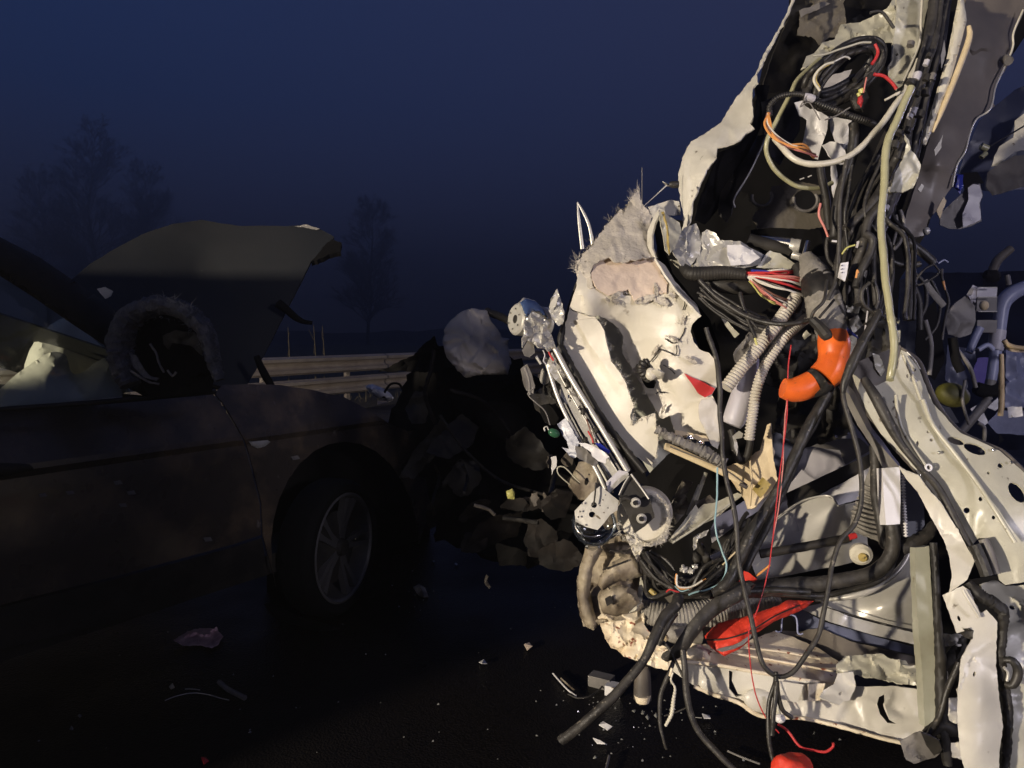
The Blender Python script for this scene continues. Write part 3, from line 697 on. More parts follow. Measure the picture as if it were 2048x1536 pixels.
for i, (x, y, w_, h_, d_, mm) in enumerate([(838, 820, 60, 90, 3.5, 'dark'), (850, 900, 50, 150, 3.5, 'dark'), (905, 880, 110, 90, 3.5, 'dark'), (930, 960, 90, 120, 3.45, 'dark'), (1000, 840, 120, 120, 3.5, 'void'), (1060, 900, 110, 100, 3.3, 'dark'),
        (990, 1060, 120, 70, 3.1, 'wreckshade'), (1080, 1075, 110, 80, 3.0, 'wreckshade'), (1050, 1010, 100, 40, 3.0, 'wreckshade'), (1110, 1010, 60, 90, 2.9, 'wreckshade'), (945, 1085, 70, 50, 3.1, 'wreckshade'), (1120, 1110, 90, 110, 2.85, 'wreckshade'), (1020, 1110, 90, 50, 3.0, 'dark'), (878, 1010, 50, 110, 3.4, 'dark'), (945, 1020, 90, 30, 3.1, 'wreckshade')]):
    crushed('crushed_panel', x, y, w_, h_, d_, M[{'brown': 'wreckshade' if i == 7 else 'void', 'dirty': 'wreckshade', 'dark': 'void' if i > 5 else 'dark'}.get(mm, mm)], 300+i, amp=.022, n=6+i % 3, sc=40, jag=3, rot=[0, 35, -30, 70][i % 4])
for i, pts in enumerate([[(948, 1010), (975, 1018), (990, 1030)], [(1005, 1035), (1040, 1040), (1075, 1045)], [(868, 700), (862, 740), (850, 790), (872, 850)], [(925, 930), (935, 955), (928, 985)], [(870, 930), (878, 958), (866, 1000), (868, 1030)], [(975, 1150), (972, 1165), (980, 1175)], [(1100, 990), (1115, 940), (1140, 965), (1160, 990)], [(900, 780), (960, 800), (1010, 850), (1050, 930)], [(880, 830), (930, 900), (1000, 960), (1090, 990)]]):
    tube('bent_pipe', [(x, y, 3.0 if y > 980 else 3.35) for x, y in pts], [3.5, 5, 4, 3, 3][i % 5], M[['brown', 'dark', 'wreckshade', 'dark', 'wreckshade'][i % 5]], car_root, wob=.2)
sheet('fluid_cap', [(1012, 982, 3.0), (1024, 977, 3.0), (1031, 985, 3.0), (1028, 998, 3.0), (1016, 998, 3.0)], M['yelw'], car_root, step=4, puff=.01)
for x, y, w_, h_ in ((1069, 1000, 16, 34), (1090, 1005, 18, 50), (1100, 925, 14, 36)):
    crushed('torn_strip', x, y, w_, h_, 2.95, M['brown'], x, amp=.006, n=6, jag=3)
# white cloth thrown over the wreck
cl = sheet('white_cloth', [(888, 663, 3.45), (893, 650, 3.45), (905, 636, 3.45), (923, 623, 3.5), (946, 616, 3.5), (975, 622, 3.5), (979, 640, 3.45), (993, 654, 3.45), (1005, 675, 3.45), (1018, 677, 3.45), (1015, 692, 3.45), (1022, 724, 3.4), (1016, 748, 3.35), (981, 750, 3.3), (952, 750, 3.3), (931, 756, 3.3), (911, 736, 3.3), (892, 712, 3.35), (886, 686, 3.4)], M['cloth'], None, amp=.035, scale=24, thick=.006, jag=2, step=3.5, puff=.10, angle=60)
tag(cl, 'crumpled white cloth bundle lying on the torn off car front', 'cloth')
# mirror glass hanging off the far side
hm = thing('dangling_headlamp', P(760, 806, 3.9), 'pale broken lamp lens hanging on a black cord before the guard rail', 'lamp')
sheet('lens', [(730, 771, 3.85), (744, 768, 3.85), (762, 774, 3.87), (780, 786, 3.9), (788, 796, 3.9), (775, 802, 3.88), (752, 795, 3.86), (737, 784, 3.85)], M['wplas'], hm, thick=.02, puff=.05, step=5, jag=.4)
sheet('lens_edge', [(756, 800, 3.84), (775, 804, 3.86), (787, 800, 3.88), (772, 807, 3.85), (756, 809, 3.84)], M['foam'], hm, thick=.01, step=4)
tube('cord', [(767, 796, 3.84), (770, 783, 3.84), (782, 768, 3.84), (798, 768, 3.84), (806, 780, 3.84)], 2.4, M['void'], hm)

# ================================================================== WRECKED AMBULANCE
amb = thing('ambulance_wreck', P(1600, 1400, 1.95)*np.array([1, 1, 0]), 'cut open white ambulance with torn fibreglass nose, bent pillars and hanging cables', 'ambulance')
def S(name, out, m, d=None, parent=None, **k):
    return sheet(name, out, M[m] if isinstance(m, str) else m, parent or amb, d=d, **k)
def T(name, pts, r, m, d=None, parent=None, **k):
    return tube(name, pts, r, M[m] if isinstance(m, str) else m, parent or amb, d=d, **k)

# ---- near-black sheet standing for the unlit depth of the cab
S('cab_dark_backing', [(1588, 0), (1560, 62), (1512, 200), (1440, 262), (1392, 330), (1375, 440), (1330, 440), (1316, 520), (1360, 600), (1420, 690), (1440, 760), (1440, 890), (1330, 900), (1290, 960), (1290, 1100), (1300, 1200), (1400, 1270), (1560, 1270), (1800, 1330), (1900, 1420), (1990, 1400), (1990, 1160), (1900, 1000), (1850, 830), (1790, 720), (1800, 560), (1850, 470), (1900, 330), (1960, 200), (2060, 60), (2060, -60), (1588, -60)], 'void', 2.75, amp=.05, scale=110, step=16, thick=.05)
# roof underside
S('roof_lining', [(1592, -40, 2.35), (1580, 30, 2.4), (1545, 110, 2.5), (1520, 190, 2.5), (1580, 180, 2.6), (1640, 110, 2.6), (1700, 60, 2.6), (1800, 20, 2.6), (1800, -40, 2.5)], 'dark', amp=.02, scale=50)
S('roof_rib', [(1594, 72), (1600, 34), (1610, 5), (1640, -5), (1686, -5), (1692, 40), (1696, 72), (1660, 76), (1640, 90), (1622, 72)], 'olive', 2.42, amp=.012, scale=26, jag=3, step=5)
S('roof_rib', [(1598, 20), (1650, 2), (1660, 8), (1602, 34)], 'grey', 2.39, amp=.005, scale=20, jag=2)
# ---- outer wing panel folded up, upper left edge against the sky
wing, wf = S('folded_wing_panel', [(1593, -30, 2.30), (1574, 24, 2.28), (1550, 71, 2.26), (1533, 98, 2.25), (1521, 122, 2.24), (1513, 144, 2.23), (1501, 161, 2.22), (1472, 195, 2.21), (1442, 244, 2.20), (1411, 266, 2.19), (1381, 283, 2.18), (1367, 312, 2.18), (1357, 347, 2.17), (1357, 380, 2.17), (1362, 406, 2.16), (1366, 425, 2.16), (1366, 450, 2.16), (1358, 476, 2.16), (1370, 470, 2.13), (1381, 438, 2.11), (1386, 401, 2.10), (1403, 364, 2.09), (1414, 340, 2.09), (1433, 315, 2.09), (1434, 296, 2.09), (1457, 290, 2.09), (1482, 279, 2.10), (1491, 267, 2.10), (1508, 257, 2.10), (1500, 248, 2.11), (1506, 232, 2.12), (1503, 195, 2.14), (1506, 176, 2.15), (1515, 166, 2.16), (1512, 148, 2.18), (1523, 132, 2.19), (1536, 104, 2.21), (1553, 72, 2.23), (1576, 28, 2.25), (1600, -30, 2.28)], 'white', amp=.013, scale=46, jag=1.8, step=5, thick=.004, ret=True)
S('wing_inner_fold', [(1508, 170, 2.24), (1514, 200, 2.26), (1506, 262, 2.24), (1478, 290, 2.22), (1438, 306, 2.2), (1420, 350, 2.2), (1400, 400, 2.2), (1388, 440, 2.2), (1410, 450, 2.3), (1450, 400, 2.35), (1520, 260, 2.4), (1540, 170, 2.4)], 'void', amp=.01, scale=40)
S('inner_door_panel', [(1530, 270, 2.3), (1500, 345, 2.28), (1468, 402, 2.26), (1462, 430, 2.26), (1452, 445, 2.26), (1436, 428, 2.28), (1440, 380, 2.3), (1470, 320, 2.35), (1500, 270, 2.38)], 'dark', amp=.006, scale=40, jag=1.5, step=6)
T('door_edge_strip', [(1546, 245, 2.27), (1502, 340, 2.25), (1469, 396, 2.25), (1470, 415, 2.25)], 1.6, 'wplas')
S('visor_panel', [(1522, 205, 2.3), (1600, 175, 2.35), (1600, 260, 2.4), (1560, 330, 2.4), (1530, 300, 2.35)], 'dark', amp=.01, scale=50)
T('aerial_foot', [(1357, 369, 2.0), (1345, 369, 2.0), (1337, 368, 2.0)], [7, 7, 4], 'black', parent=wing)
T('aerial_joint', [(1344, 369, 2.0), (1335, 368, 2.0), (1325, 362, 2.0)], [5, 4, 1.5], 'chrome', parent=wing)
T('aerial_wire', [(1334, 370, 2.0), (1310, 392, 2.0), (1288, 412, 2.0)], [1.7, .9, .5], 'silver', parent=wing)
T('aerial', [(1284, 335, 2.03), (1284, 420, 2.03)], .7, 'grey')

# ---- torn white fibreglass nose
nose_out = [(1155, 560, 2.01), (1160, 532, 2.03), (1183, 491, 2.12), (1215, 447, 2.18), (1260, 430, 2.2), (1303, 438, 2.2), (1296, 470, 2.14), (1300, 496, 2.12), (1310, 515, 2.1), (1320, 535, 2.08), (1334, 560, 2.05), (1354, 584, 2.03), (1376, 606, 2.01), (1400, 633, 1.97), (1386, 648, 1.99), (1381, 662, 2.02), (1387, 684, 2.02), (1398, 697, 2.02), (1416, 705, 2.02), (1430, 718, 2.0), (1434, 775, 2.0), (1424, 790, 2.0), (1438, 816, 2.0), (1440, 890, 2.0), (1412, 875, 2.01), (1378, 866, 2.03), (1349, 862, 2.05), (1340, 832, 2.05), (1322, 838, 2.06), (1315, 828, 2.07), (1303, 804, 2.08), (1281, 767, 2.1), (1261, 731, 2.11), (1244, 706, 2.11), (1246, 672, 2.1), (1237, 655, 2.1), (1212, 638, 2.09), (1196, 630, 2.05), (1190, 634, 2.0), (1160, 625, 2.01), (1139, 616, 2.02)]
nose, nf = S('fibreglass_nose', nose_out, 'grp', amp=.012, scale=84, jag=2.0, step=5, thick=.006, ret=True, seed=77, angle=24,
    ctrl=[(1300, 650, 2.04), (1345, 700, 2.01), (1370, 760, 1.99), (1180, 575, 2.0), (1240, 600, 2.02)])
flap_out = [(1139, 617), (1160, 626), (1190, 635), (1200, 645), (1208, 660), (1213, 684), (1222, 721), (1242, 746), (1251, 763), (1261, 794), (1268, 814), (1260, 829), (1266, 853), (1281, 836), (1310, 826), (1312, 853), (1317, 877), (1312, 914), (1303, 933), (1271, 912), (1235, 866), (1198, 816), (1160, 750), (1127, 689), (1131, 650)]
ff = tps([(1127, 689, 2.06), (1139, 616, 2.02), (1200, 645, 2.035), (1198, 816, 2.03), (1240, 745, 2.005), (1303, 933, 1.99), (1310, 826, 1.965), (1262, 794, 1.985)])
flap = S('nose_flap', flap_out, 'grp', parent=nose, dfun=ff, amp=.004, scale=90, jag=2.2, step=5, thick=.006, seed=78, angle=24)
S('flap_fold', [(1190, 636), (1200, 646), (1208, 661), (1213, 685), (1222, 722), (1241, 747), (1252, 766), (1258, 790), (1240, 770), (1215, 740), (1180, 690), (1152, 640)], 'grp', parent=nose, dfun=lambda q: ff(q)-.012-.008*np.clip((q[:, 0]-1150)/100, 0, 1), amp=.002, scale=40, jag=1, step=5, thick=.004)
S('nose_liner', [(1185, 612), (1210, 620), (1260, 660), (1270, 720), (1330, 800), (1360, 850), (1345, 900), (1300, 945), (1270, 900), (1240, 850), (1190, 700)], 'liner', 2.15, parent=nose, amp=.01, scale=70, step=8)
S('torn_laminate', [(1150, 540, 2.03), (1154, 520, 2.05), (1170, 505, 2.06), (1184, 491, 2.08), (1199, 467, 2.11), (1215, 447, 2.13), (1232, 432, 2.14), (1240, 416, 2.15), (1248, 430, 2.15), (1258, 404, 2.16), (1278, 378, 2.18), (1284, 410, 2.17), (1294, 418, 2.17), (1305, 434, 2.16), (1297, 455, 2.12), (1297, 486, 2.10), (1312, 512, 2.07), (1270, 519, 2.03), (1229, 526, 2.02), (1217, 514, 2.03), (1190, 525, 2.03), (1180, 545, 2.01), (1186, 575, 1.99), (1168, 572, 2.02), (1156, 562, 2.03)], 'fib', parent=nose, amp=.010, scale=30, jag=3.2, step=4, thick=.004)
foam = S('exposed_filler', [(1182, 545), (1189, 525), (1217, 513), (1230, 525), (1271, 518), (1311, 517), (1322, 545), (1336, 567), (1332, 586), (1310, 588), (1290, 598), (1271, 606), (1257, 578), (1237, 586), (1215, 592), (1194, 576), (1184, 560)], 'foam', parent=nose, dfun=lambda q: nf(q)-.012, amp=.004, scale=28, jag=2.2, step=4, thick=.006)
fibres('torn_fibres', [(1150, 545), (1154, 520), (1184, 491), (1215, 447), (1232, 432), (1240, 416), (1248, 430), (1258, 404), (1278, 376), (1284, 410), (1300, 430)], M['fib'], nose, dfun=nf, length=10, n=330, w=.45, direction=(-.4, -1), seed=5)
fibres('tear_fibres', [(1193, 628), (1208, 660), (1213, 684), (1222, 721), (1242, 746), (1251, 763), (1261, 794), (1268, 814), (1262, 850), (1282, 838), (1310, 826), (1313, 853), (1317, 877), (1312, 914), (1303, 933)], M['grp'], nose, dfun=ff, length=7, n=360, w=.45, direction=(1, -.3), seed=6)
fibres('tear_fibres', [(1193, 626), (1212, 636), (1237, 653), (1246, 672), (1261, 731), (1303, 804), (1320, 838)], M['fib'], nose, dfun=nf, length=6, n=130, w=.4, direction=(-1, .6), seed=7)
for i, (x, y, w_, h_, r_) in enumerate([(1232, 590, 26, 10, -30), (1290, 598, 44, 16, -18), (1322, 602, 36, 16, 20), (1345, 588, 16, 14, 40), (1230, 604, 12, 8, 50), (1310, 700, 30, 7, -55), (1345, 676, 34, 4, 25), (1383, 720, 28, 10, 35), (1216, 600, 10, 7, 50), (1365, 640, 6, 22, 20), (1312, 578, 8, 26, -12), (1326, 818, 22, 5, -60)]):
    w2 = w_/2; h2 = h_/2; c_, s_ = math.cos(math.radians(r_)), math.sin(math.radians(r_))
    o = [(x+a*w2*c_-b*h2*s_, y+a*w2*s_+b*h2*c_) for a, b in ((-1, 0), (-.5, -.8), (.3, -1), (1, -.2), (.8, .7), (0, 1), (-.7, .8))]
    S('frayed_patch', o, 'fib', parent=nose, dfun=lambda q: nf(q)-.016, jag=2.5, step=3, amp=.006, scale=8, thick=.002)
    fibres('patch_fibres', o, M['fib'], nose, dfun=lambda q: nf(q)-.016, length=6, n=26, w=.4, direction=(0, 1), seed=40+i)
for i, pts in enumerate([[(1330, 677), (1345, 686), (1356, 682), (1366, 668), (1370, 655)], [(1318, 698), (1330, 702), (1352, 712)], [(1300, 724), (1310, 712), (1318, 700)], [(1353, 690), (1354, 703), (1351, 712)], [(1366, 620), (1370, 606), (1366, 590)], [(1250, 582), (1252, 589), (1268, 590)], [(1327, 730), (1340, 738), (1350, 748)], [(1312, 788), (1318, 784), (1330, 786)]]):
    T('crack', [(x, y, nf(np.array([[x, y]]))[0]-.009) for x, y in pts], 1.0, 'dark', parent=nose, wob=.6, step=2)
# round opening with the buried lamp socket
T('lamp_socket', [(1298, 758, 2.0), (1290, 750, 1.985), (1282, 738, 1.98), (1286, 728, 1.98), (1296, 722, 1.985)], [8, 9, 10, 9, 6], 'black', parent=nose, rib=.15, ribpx=7)
S('socket_hole', [(1280, 735), (1292, 722), (1300, 735), (1302, 752), (1312, 765), (1306, 778), (1294, 776), (1283, 760)], 'void', parent=nose, dfun=lambda q: nf(q)-.012, step=4, jag=1.5)
blob('socket_dome', 1302, 748, 1.975, 12, 13, 9, M['grp'], nose)
S('gutter_fold', [(1300, 742, 1.97), (1315, 737, 1.95), (1330, 745, 1.96), (1326, 757, 1.98), (1310, 760, 1.99), (1300, 755, 1.99)], 'grp', parent=nose, puff=.012, step=4, jag=.5)
S('red_sticker', [(1367, 746), (1385, 755), (1404, 763), (1430, 777), (1424, 788), (1410, 795), (1396, 787), (1384, 768)], 'redw', parent=nose, dfun=lambda q: nf(q)-.008, thick=.002, jag=.4, step=5)
S('lower_nose_lip', [(1397, 812, 1.98), (1402, 800, 1.98), (1424, 795, 1.99), (1438, 818, 1.99), (1441, 870, 1.99), (1436, 898, 2.0), (1424, 892, 1.99), (1414, 870, 1.985), (1398, 835, 1.985)], 'grp', parent=nose, amp=.006, scale=30, step=5)
S('cushion_edge', [(1350, 860), (1412, 872), (1418, 883), (1370, 876), (1350, 868)], 'ply', 1.985, parent=nose, step=5)
blob('foil_knob', 1380, 876, 1.975, 9, 6, 6, M['chrome'], nose, bump=.6)
blob('foil_knob', 1400, 886, 1.975, 8, 5, 6, M['chrome'], nose, bump=.6)
# edge rim, dark seal on the nose's left side, metal fin above
S('nose_rim', [(1318, 419, 2.09), (1306, 436, 2.1), (1295, 463, 2.1), (1294, 490, 2.08), (1304, 512, 2.06), (1312, 516, 2.06), (1304, 496, 2.05), (1304, 470, 2.06), (1310, 446, 2.06), (1319, 428, 2.06)], 'white', parent=nose, step=4, jag=.6, thick=.006)
S('split_edge', [(1311, 516, 2.06), (1330, 548, 2.03), (1354, 582, 2.0), (1378, 606, 1.98), (1402, 632, 1.95), (1394, 610, 1.99), (1372, 588, 2.02), (1348, 560, 2.05), (1330, 530, 2.07)], 'white', parent=nose, step=4, jag=.8, thick=.006)
S('nose_shadow_gap', [(1305, 440, 2.25), (1318, 428, 2.25), (1330, 500, 2.25), (1345, 545, 2.25), (1420, 640, 2.25), (1440, 700, 2.25), (1440, 900, 2.25), (1425, 890, 2.25), (1400, 700, 2.25), (1370, 620, 2.25), (1325, 560, 2.25)], 'void', amp=.01, scale=40, step=9)  # black sheet standing in for the shade behind the nose edge
T('nose_seal', [(1154, 566, 2.05), (1142, 605, 2.05), (1133, 640, 2.05), (1121, 690, 2.05), (1150, 745, 2.03), (1200, 830, 1.99), (1245, 890, 1.96), (1290, 945, 1.92)], [3, 4, 6, 7, 6, 6, 6, 6], 'dark')
T('chrome_fin', [(1155, 404, 2.1), (1158, 440, 2.1), (1165, 498, 2.1)], [1, 3, 4], 'silver', flat=.4)
T('chrome_fin', [(1155, 404, 2.1), (1167, 425, 2.1), (1178, 450, 2.1), (1186, 488, 2.1)], [1, 2.5, 3, 3.5], 'silver', flat=.4)
T('chrome_fin', [(1171, 428, 2.12), (1180, 460, 2.12), (1184, 490, 2.12)], [1, 2.5, 3], 'silver')
T('red_wire', [(1153, 575, 2.08), (1147, 598, 2.08), (1143, 616, 2.08)], 1.4, 'redw')
T('black_wire', [(1155, 585, 2.06), (1153, 605, 2.06), (1158, 625, 2.06)], 2.2, 'black')
S('metal_shard', [(1114, 578, 2.0), (1122, 600, 2.0), (1130, 632, 2.0), (1126, 648, 2.0), (1118, 652, 2.0), (1106, 640, 2.0), (1098, 622, 2.0), (1102, 598, 2.0)], 'silver', amp=.012, scale=16, step=4)
S('metal_shard', [(1110, 592, 1.99), (1116, 590, 1.99), (1112, 612, 1.99), (1101, 622, 1.99), (1101, 605, 1.99)], 'white', step=4)
S('skin_behind_nose', [(1296, 414, 2.28), (1343, 399, 2.28), (1358, 403, 2.28), (1362, 430, 2.28), (1325, 432, 2.28), (1305, 436, 2.28)], 'white', amp=.006, scale=30)

# ---- crumpled bare frames at the root of the wing
S('crumpled_frame', [(1322, 421, 2.06), (1335, 430, 2.05), (1360, 446, 2.08), (1363, 462, 2.08), (1354, 488, 2.06), (1344, 501, 2.04), (1338, 509, 2.02), (1331, 500, 2.03), (1326, 470, 2.05), (1320, 440, 2.06)], 'cream', amp=.012, scale=24, step=4, jag=.8)
T('weld_seam', [(1325, 424, 2.04), (1334, 455, 2.03), (1336, 485, 2.02), (1339, 508, 2.01)], 2.2, 'gold', wob=.5)
S('crumpled_frame', [(1356, 474, 2.1), (1368, 455, 2.1), (1392, 447, 2.12), (1404, 474, 2.1), (1400, 506, 2.08), (1380, 534, 2.05), (1363, 531, 2.03), (1345, 503, 2.05)], 'silver', amp=.028, scale=26, step=4, jag=1, angle=24)
S('crumpled_frame', [(1400, 500, 2.1), (1404, 466, 2.1), (1414, 458, 2.1), (1432, 467, 2.08), (1440, 480, 2.06), (1482, 483, 2.06), (1502, 496, 2.06), (1532, 511, 2.06), (1521, 526, 2.05), (1491, 535, 2.03), (1456, 534, 2.03), (1386, 533, 2.05), (1396, 512, 2.08)], 'silver', amp=.024, scale=30, step=4, jag=1, angle=24)
S('crumpled_frame', [(1454, 490, 2.04), (1482, 489, 2.03), (1505, 502, 2.03), (1520, 515, 2.02), (1500, 528, 2.01), (1462, 531, 2.02), (1455, 512, 2.02)], 'wplas', amp=.012, scale=26, step=4, jag=.5, angle=24)
S('crumpled_frame', [(1532, 508, 2.06), (1540, 501, 2.05), (1562, 508, 2.05), (1590, 527, 2.05), (1581, 538, 2.04), (1512, 535, 2.05), (1522, 525, 2.06)], 'cream', amp=.008, scale=20, step=4)
S('flange_underside', [(1340, 520, 2.12), (1400, 535, 2.1), (1490, 538, 2.1), (1580, 540, 2.1), (1560, 560, 2.15), (1380, 560, 2.15)], 'cream', step=7, amp=.01)
S('instrument_bulkhead', [(1544, 374), (1593, 362), (1642, 372), (1656, 410), (1656, 452), (1617, 459), (1544, 457), (1520, 468), (1506, 438), (1511, 423), (1544, 403)], 'olive', 2.4, jag=2, step=6, holes=[[(1610+23*math.cos(k*.45), 400+21*math.sin(k*.45)) for k in range(14)], [(1524+19*math.cos(k*.45), 394+19*math.sin(k*.45)) for k in range(14)]])
for (x, y, r_) in ((1611, 400, 24), (1524, 394, 20)):
    T('bulkhead_ring', [(x+r_*math.cos(a), y+r_*.92*math.sin(a), 2.38) for a in np.linspace(-.6, 3.4, 11)], 3.2, 'grey')
for (x0, y0, x1, y1) in ((1600, 359, 1608, 356), (1616, 354, 1623, 351)):
    T('staple', [(x0, y0, 2.3), (x1, y1, 2.3)], 1.3, 'wplas')
S('wedge_panel', [(1502, 460, 2.36), (1540, 455, 2.36), (1640, 460, 2.36), (1650, 510, 2.34), (1600, 520, 2.34), (1560, 500, 2.34), (1500, 480, 2.34)], 'void', amp=.01)
T('chrome_strut', [(1512, 477, 2.12), (1550, 482, 2.1), (1586, 488, 2.08)], [7, 9, 11], 'chrome')
T('chrome_collar', [(1580, 490, 2.08), (1600, 493, 2.07)], [15, 15], 'silver', wob=.12)
T('chrome_crossbar', [(1616, 482, 2.04), (1610, 505, 2.04), (1604, 522, 2.04)], 5, 'chrome')
T('chrome_collar', [(1584, 510, 2.06), (1600, 514, 2.05)], 7, 'silver', wob=.15)
T('dark_strut', [(1497, 478, 2.1), (1540, 492, 2.09), (1580, 505, 2.08)], [12, 14, 13], 'dark')

# ---- sleeved harness with its fan of coloured wires
T('harness_sleeve', [(1364, 532, 2.06), (1380, 546, 2.04), (1410, 547, 2.03), (1450, 545, 2.02), (1492, 550, 2.0)], [8, 14, 15, 14, 10], 'dark', rib=.015, ribpx=6)
T('harness_sleeve', [(1402, 556, 2.08), (1440, 566, 2.06), (1480, 572, 2.05), (1512, 574, 2.04)], [8, 15, 16, 13], 'dark')
rs = np.random.RandomState(4)
fan = [('bluew', 1502, 543, 1566, 543, 0)]*2 + [('redw', 1490, 546, 1590, 545, 0)]*4 + [('redw', 1495, 549, 1618, 566, -2)]*4 + [('pinkw', 1495, 550, 1618, 561, -3)]*3 + [('redw', 1495, 552, 1618, 584, -4)]*3 + [('whitew', 1495, 552, 1618, 574, -6)]*2 + [('whitew', 1496, 553, 1618, 594, 0)]*3 + [('whitew', 1498, 556, 1592, 612, 4)]*2 + [('brnw', 1500, 556, 1590, 606, 6)]*4 + [('yelw', 1498, 562, 1566, 610, 8)]*2 + [('pinkw', 1500, 558, 1588, 622, 6)]*3 + [('whitew', 1500, 548, 1590, 545, -4)]
for i, (m_, x0, y0, x1, y1, sag) in enumerate(fan):
    a = rs.normal(0, 2.2, 4); dz = rs.uniform(-.03, .03)
    T('wire', [(x0+a[0]*.5, y0+a[1]*.7, 2.0), (x0+(x1-x0)*.35, y0+(y1-y0)*.4+sag+a[2], 1.97+dz), (x0+(x1-x0)*.7, y0+(y1-y0)*.72+sag+a[3], 1.96+dz), (x1+a[0], y1+a[1]*1.5, 2.0+dz)], rs.uniform(1.3, 2.0), m_, sides=6, step=8)
T('harness_collar', [(1592, 530, 2.0), (1600, 560, 1.99), (1598, 600, 2.0), (1592, 625, 2.02)], [10, 14, 12, 8], 'dark')

# ---- beige conduits, bottle, cloth bound pipe and orange elbow
T('corrugated_conduit', [(1592, 595, 2.0), (1578, 614, 1.97), (1552, 650, 1.95), (1515, 697, 1.93), (1481, 738, 1.92), (1452, 776, 1.91)], 12.5, 'corr', rib=.10, ribpx=7, sides=14, angle=30)
T('corrugated_conduit', [(1615, 635, 2.02), (1590, 655, 1.99), (1568, 676, 1.96), (1548, 703, 1.95), (1527, 738, 1.94), (1513, 780, 1.93), (1505, 829, 1.92), (1498, 880, 1.92)], 9.8, 'corr', rib=.12, ribpx=6.5, sides=14, angle=30)
T('grey_bottle', [(1508, 700, 2.02), (1500, 735, 2.0), (1486, 785, 1.98), (1470, 835, 1.98), (1464, 850, 1.98)], [10, 17, 22, 23, 18], 'lilac', sides=16)
S('bottle_nozzle', [(1487, 868, 1.95), (1478, 862, 1.95), (1466, 872, 1.95), (1468, 890, 1.95), (1474, 912, 1.95), (1476, 893, 1.95), (1472, 878, 1.95), (1484, 876, 1.95)], 'silver', step=3)
T('trap_hose', [(1462, 860, 1.97), (1472, 905, 1.97), (1482, 922, 1.97), (1494, 912, 1.97), (1500, 880, 1.97)], 7.5, 'dark')
T('bound_pipe', [(1612, 512, 2.0), (1626, 545, 1.97), (1642, 580, 1.93), (1652, 620, 1.9), (1660, 650, 1.88), (1665, 675, 1.87)], [14, 27, 33, 36, 31, 29], 'tape', sides=20, wob=.05, angle=25)
T('tape_band', [(1632, 560, 1.955), (1644, 584, 1.925), (1649, 598, 1.915)], [31.5, 36, 36], 'black', sides=20, wob=.04)
T('cable_over_pipe', [(1655, 560, 1.82), (1648, 600, 1.80), (1628, 622, 1.80), (1621, 640, 1.81)], 3.2, 'black')
T('cable_over_pipe', [(1668, 600, 1.83), (1650, 622, 1.81), (1638, 636, 1.81)], 2.6, 'black')
T('inline_connector', [(1624, 639, 1.80), (1640, 655, 1.79), (1652, 670, 1.78), (1656, 677, 1.78)], [9, 11, 12, 9], 'dark', angle=20)
T('blue_tab', [(1686, 655, 1.86), (1700, 664, 1.86), (1716, 676, 1.88)], [6, 4, 1], 'bluew')
T('orange_elbow', [(1664, 668, 1.87), (1668, 690, 1.86), (1667, 714, 1.855), (1664, 730, 1.85), (1658, 742, 1.85), (1645, 755, 1.85)], [28, 31, 29, 30, 31, 30], 'orange', sides=22)
T('rubber_band', [(1648, 752, 1.846), (1632, 763, 1.846), (1620, 769, 1.846)], [30, 29, 26], 'black', sides=22)
T('orange_elbow', [(1625, 766, 1.85), (1605, 776, 1.85), (1585, 780, 1.85), (1566, 776, 1.85)], [25.5, 26, 24, 20], 'orange', sides=22)

# ---- plastic trim lit through the cab
S('white_trim', [(1589, 205), (1604, 201), (1623, 208), (1640, 222), (1657, 234), (1654, 262), (1643, 292), (1636, 318), (1622, 312), (1604, 292), (1611, 262), (1614, 240), (1606, 234), (1599, 232)], 'wplas', 2.3, amp=.02, scale=40, step=5, jag=.8)
S('white_trim', [(1657, 232), (1680, 236), (1703, 241), (1700, 275), (1698, 298), (1686, 298), (1672, 284), (1662, 262)], 'wplas', 2.32, amp=.015, scale=40, step=5, jag=.8)
S('white_trim', [(1645, 290), (1660, 283), (1674, 284), (1690, 300), (1698, 332), (1672, 326), (1660, 314)], 'wplas', 2.28, amp=.01, scale=40, step=5)
S('white_trim', [(1640, 175), (1665, 150), (1704, 138), (1690, 170), (1660, 190), (1640, 200)], 'lilac', 2.4, amp=.01, scale=40, step=5)
for o in ([(1662, 330), (1672, 330), (1682, 390), (1672, 420), (1664, 380)], [(1698, 362), (1706, 360), (1716, 392), (1708, 402), (1698, 380)], [(1694, 400), (1702, 410), (1696, 432), (1692, 425)], [(1670, 420), (1680, 440), (1676, 456), (1668, 440)], [(1688, 440), (1697, 442), (1690, 456)]):
    S('white_trim', o, 'wplas', 2.3, step=5, jag=.8)

# ---- roof pillar, torn cream skins
S('torn_roof_skin', [(1790, -10, 2.2), (1775, 17, 2.2), (1750, 30, 2.2), (1721, 44, 2.22), (1682, 49, 2.25), (1675, 62, 2.25), (1670, 78, 2.25), (1645, 86, 2.24), (1628, 107, 2.22), (1613, 112, 2.2), (1602, 140, 2.18), (1615, 132, 2.17), (1633, 122, 2.17), (1657, 104, 2.17), (1690, 92, 2.18), (1731, 84, 2.18), (1767, 84, 2.18), (1792, 84, 2.15), (1796, 0, 2.15)], 'cream', amp=.03, scale=30, step=4, jag=1.6, angle=26)
pil = S('roof_pillar', [(1794, -20, 2.05), (1793, 24, 2.05), (1790, 60, 2.05), (1787, 84, 2.05), (1785, 117, 2.04), (1776, 137, 2.03), (1780, 156, 2.02), (1794, 178, 2.0), (1805, 171, 2.0), (1818, 140, 2.02), (1828, 108, 2.04), (1841, 86, 2.05), (1850, 40, 2.07), (1862, -20, 2.08)], 'cream', amp=.014, scale=44, step=5, thick=.006, holes=[[(1791, 107), (1796, 106), (1797, 111), (1792, 112)]])
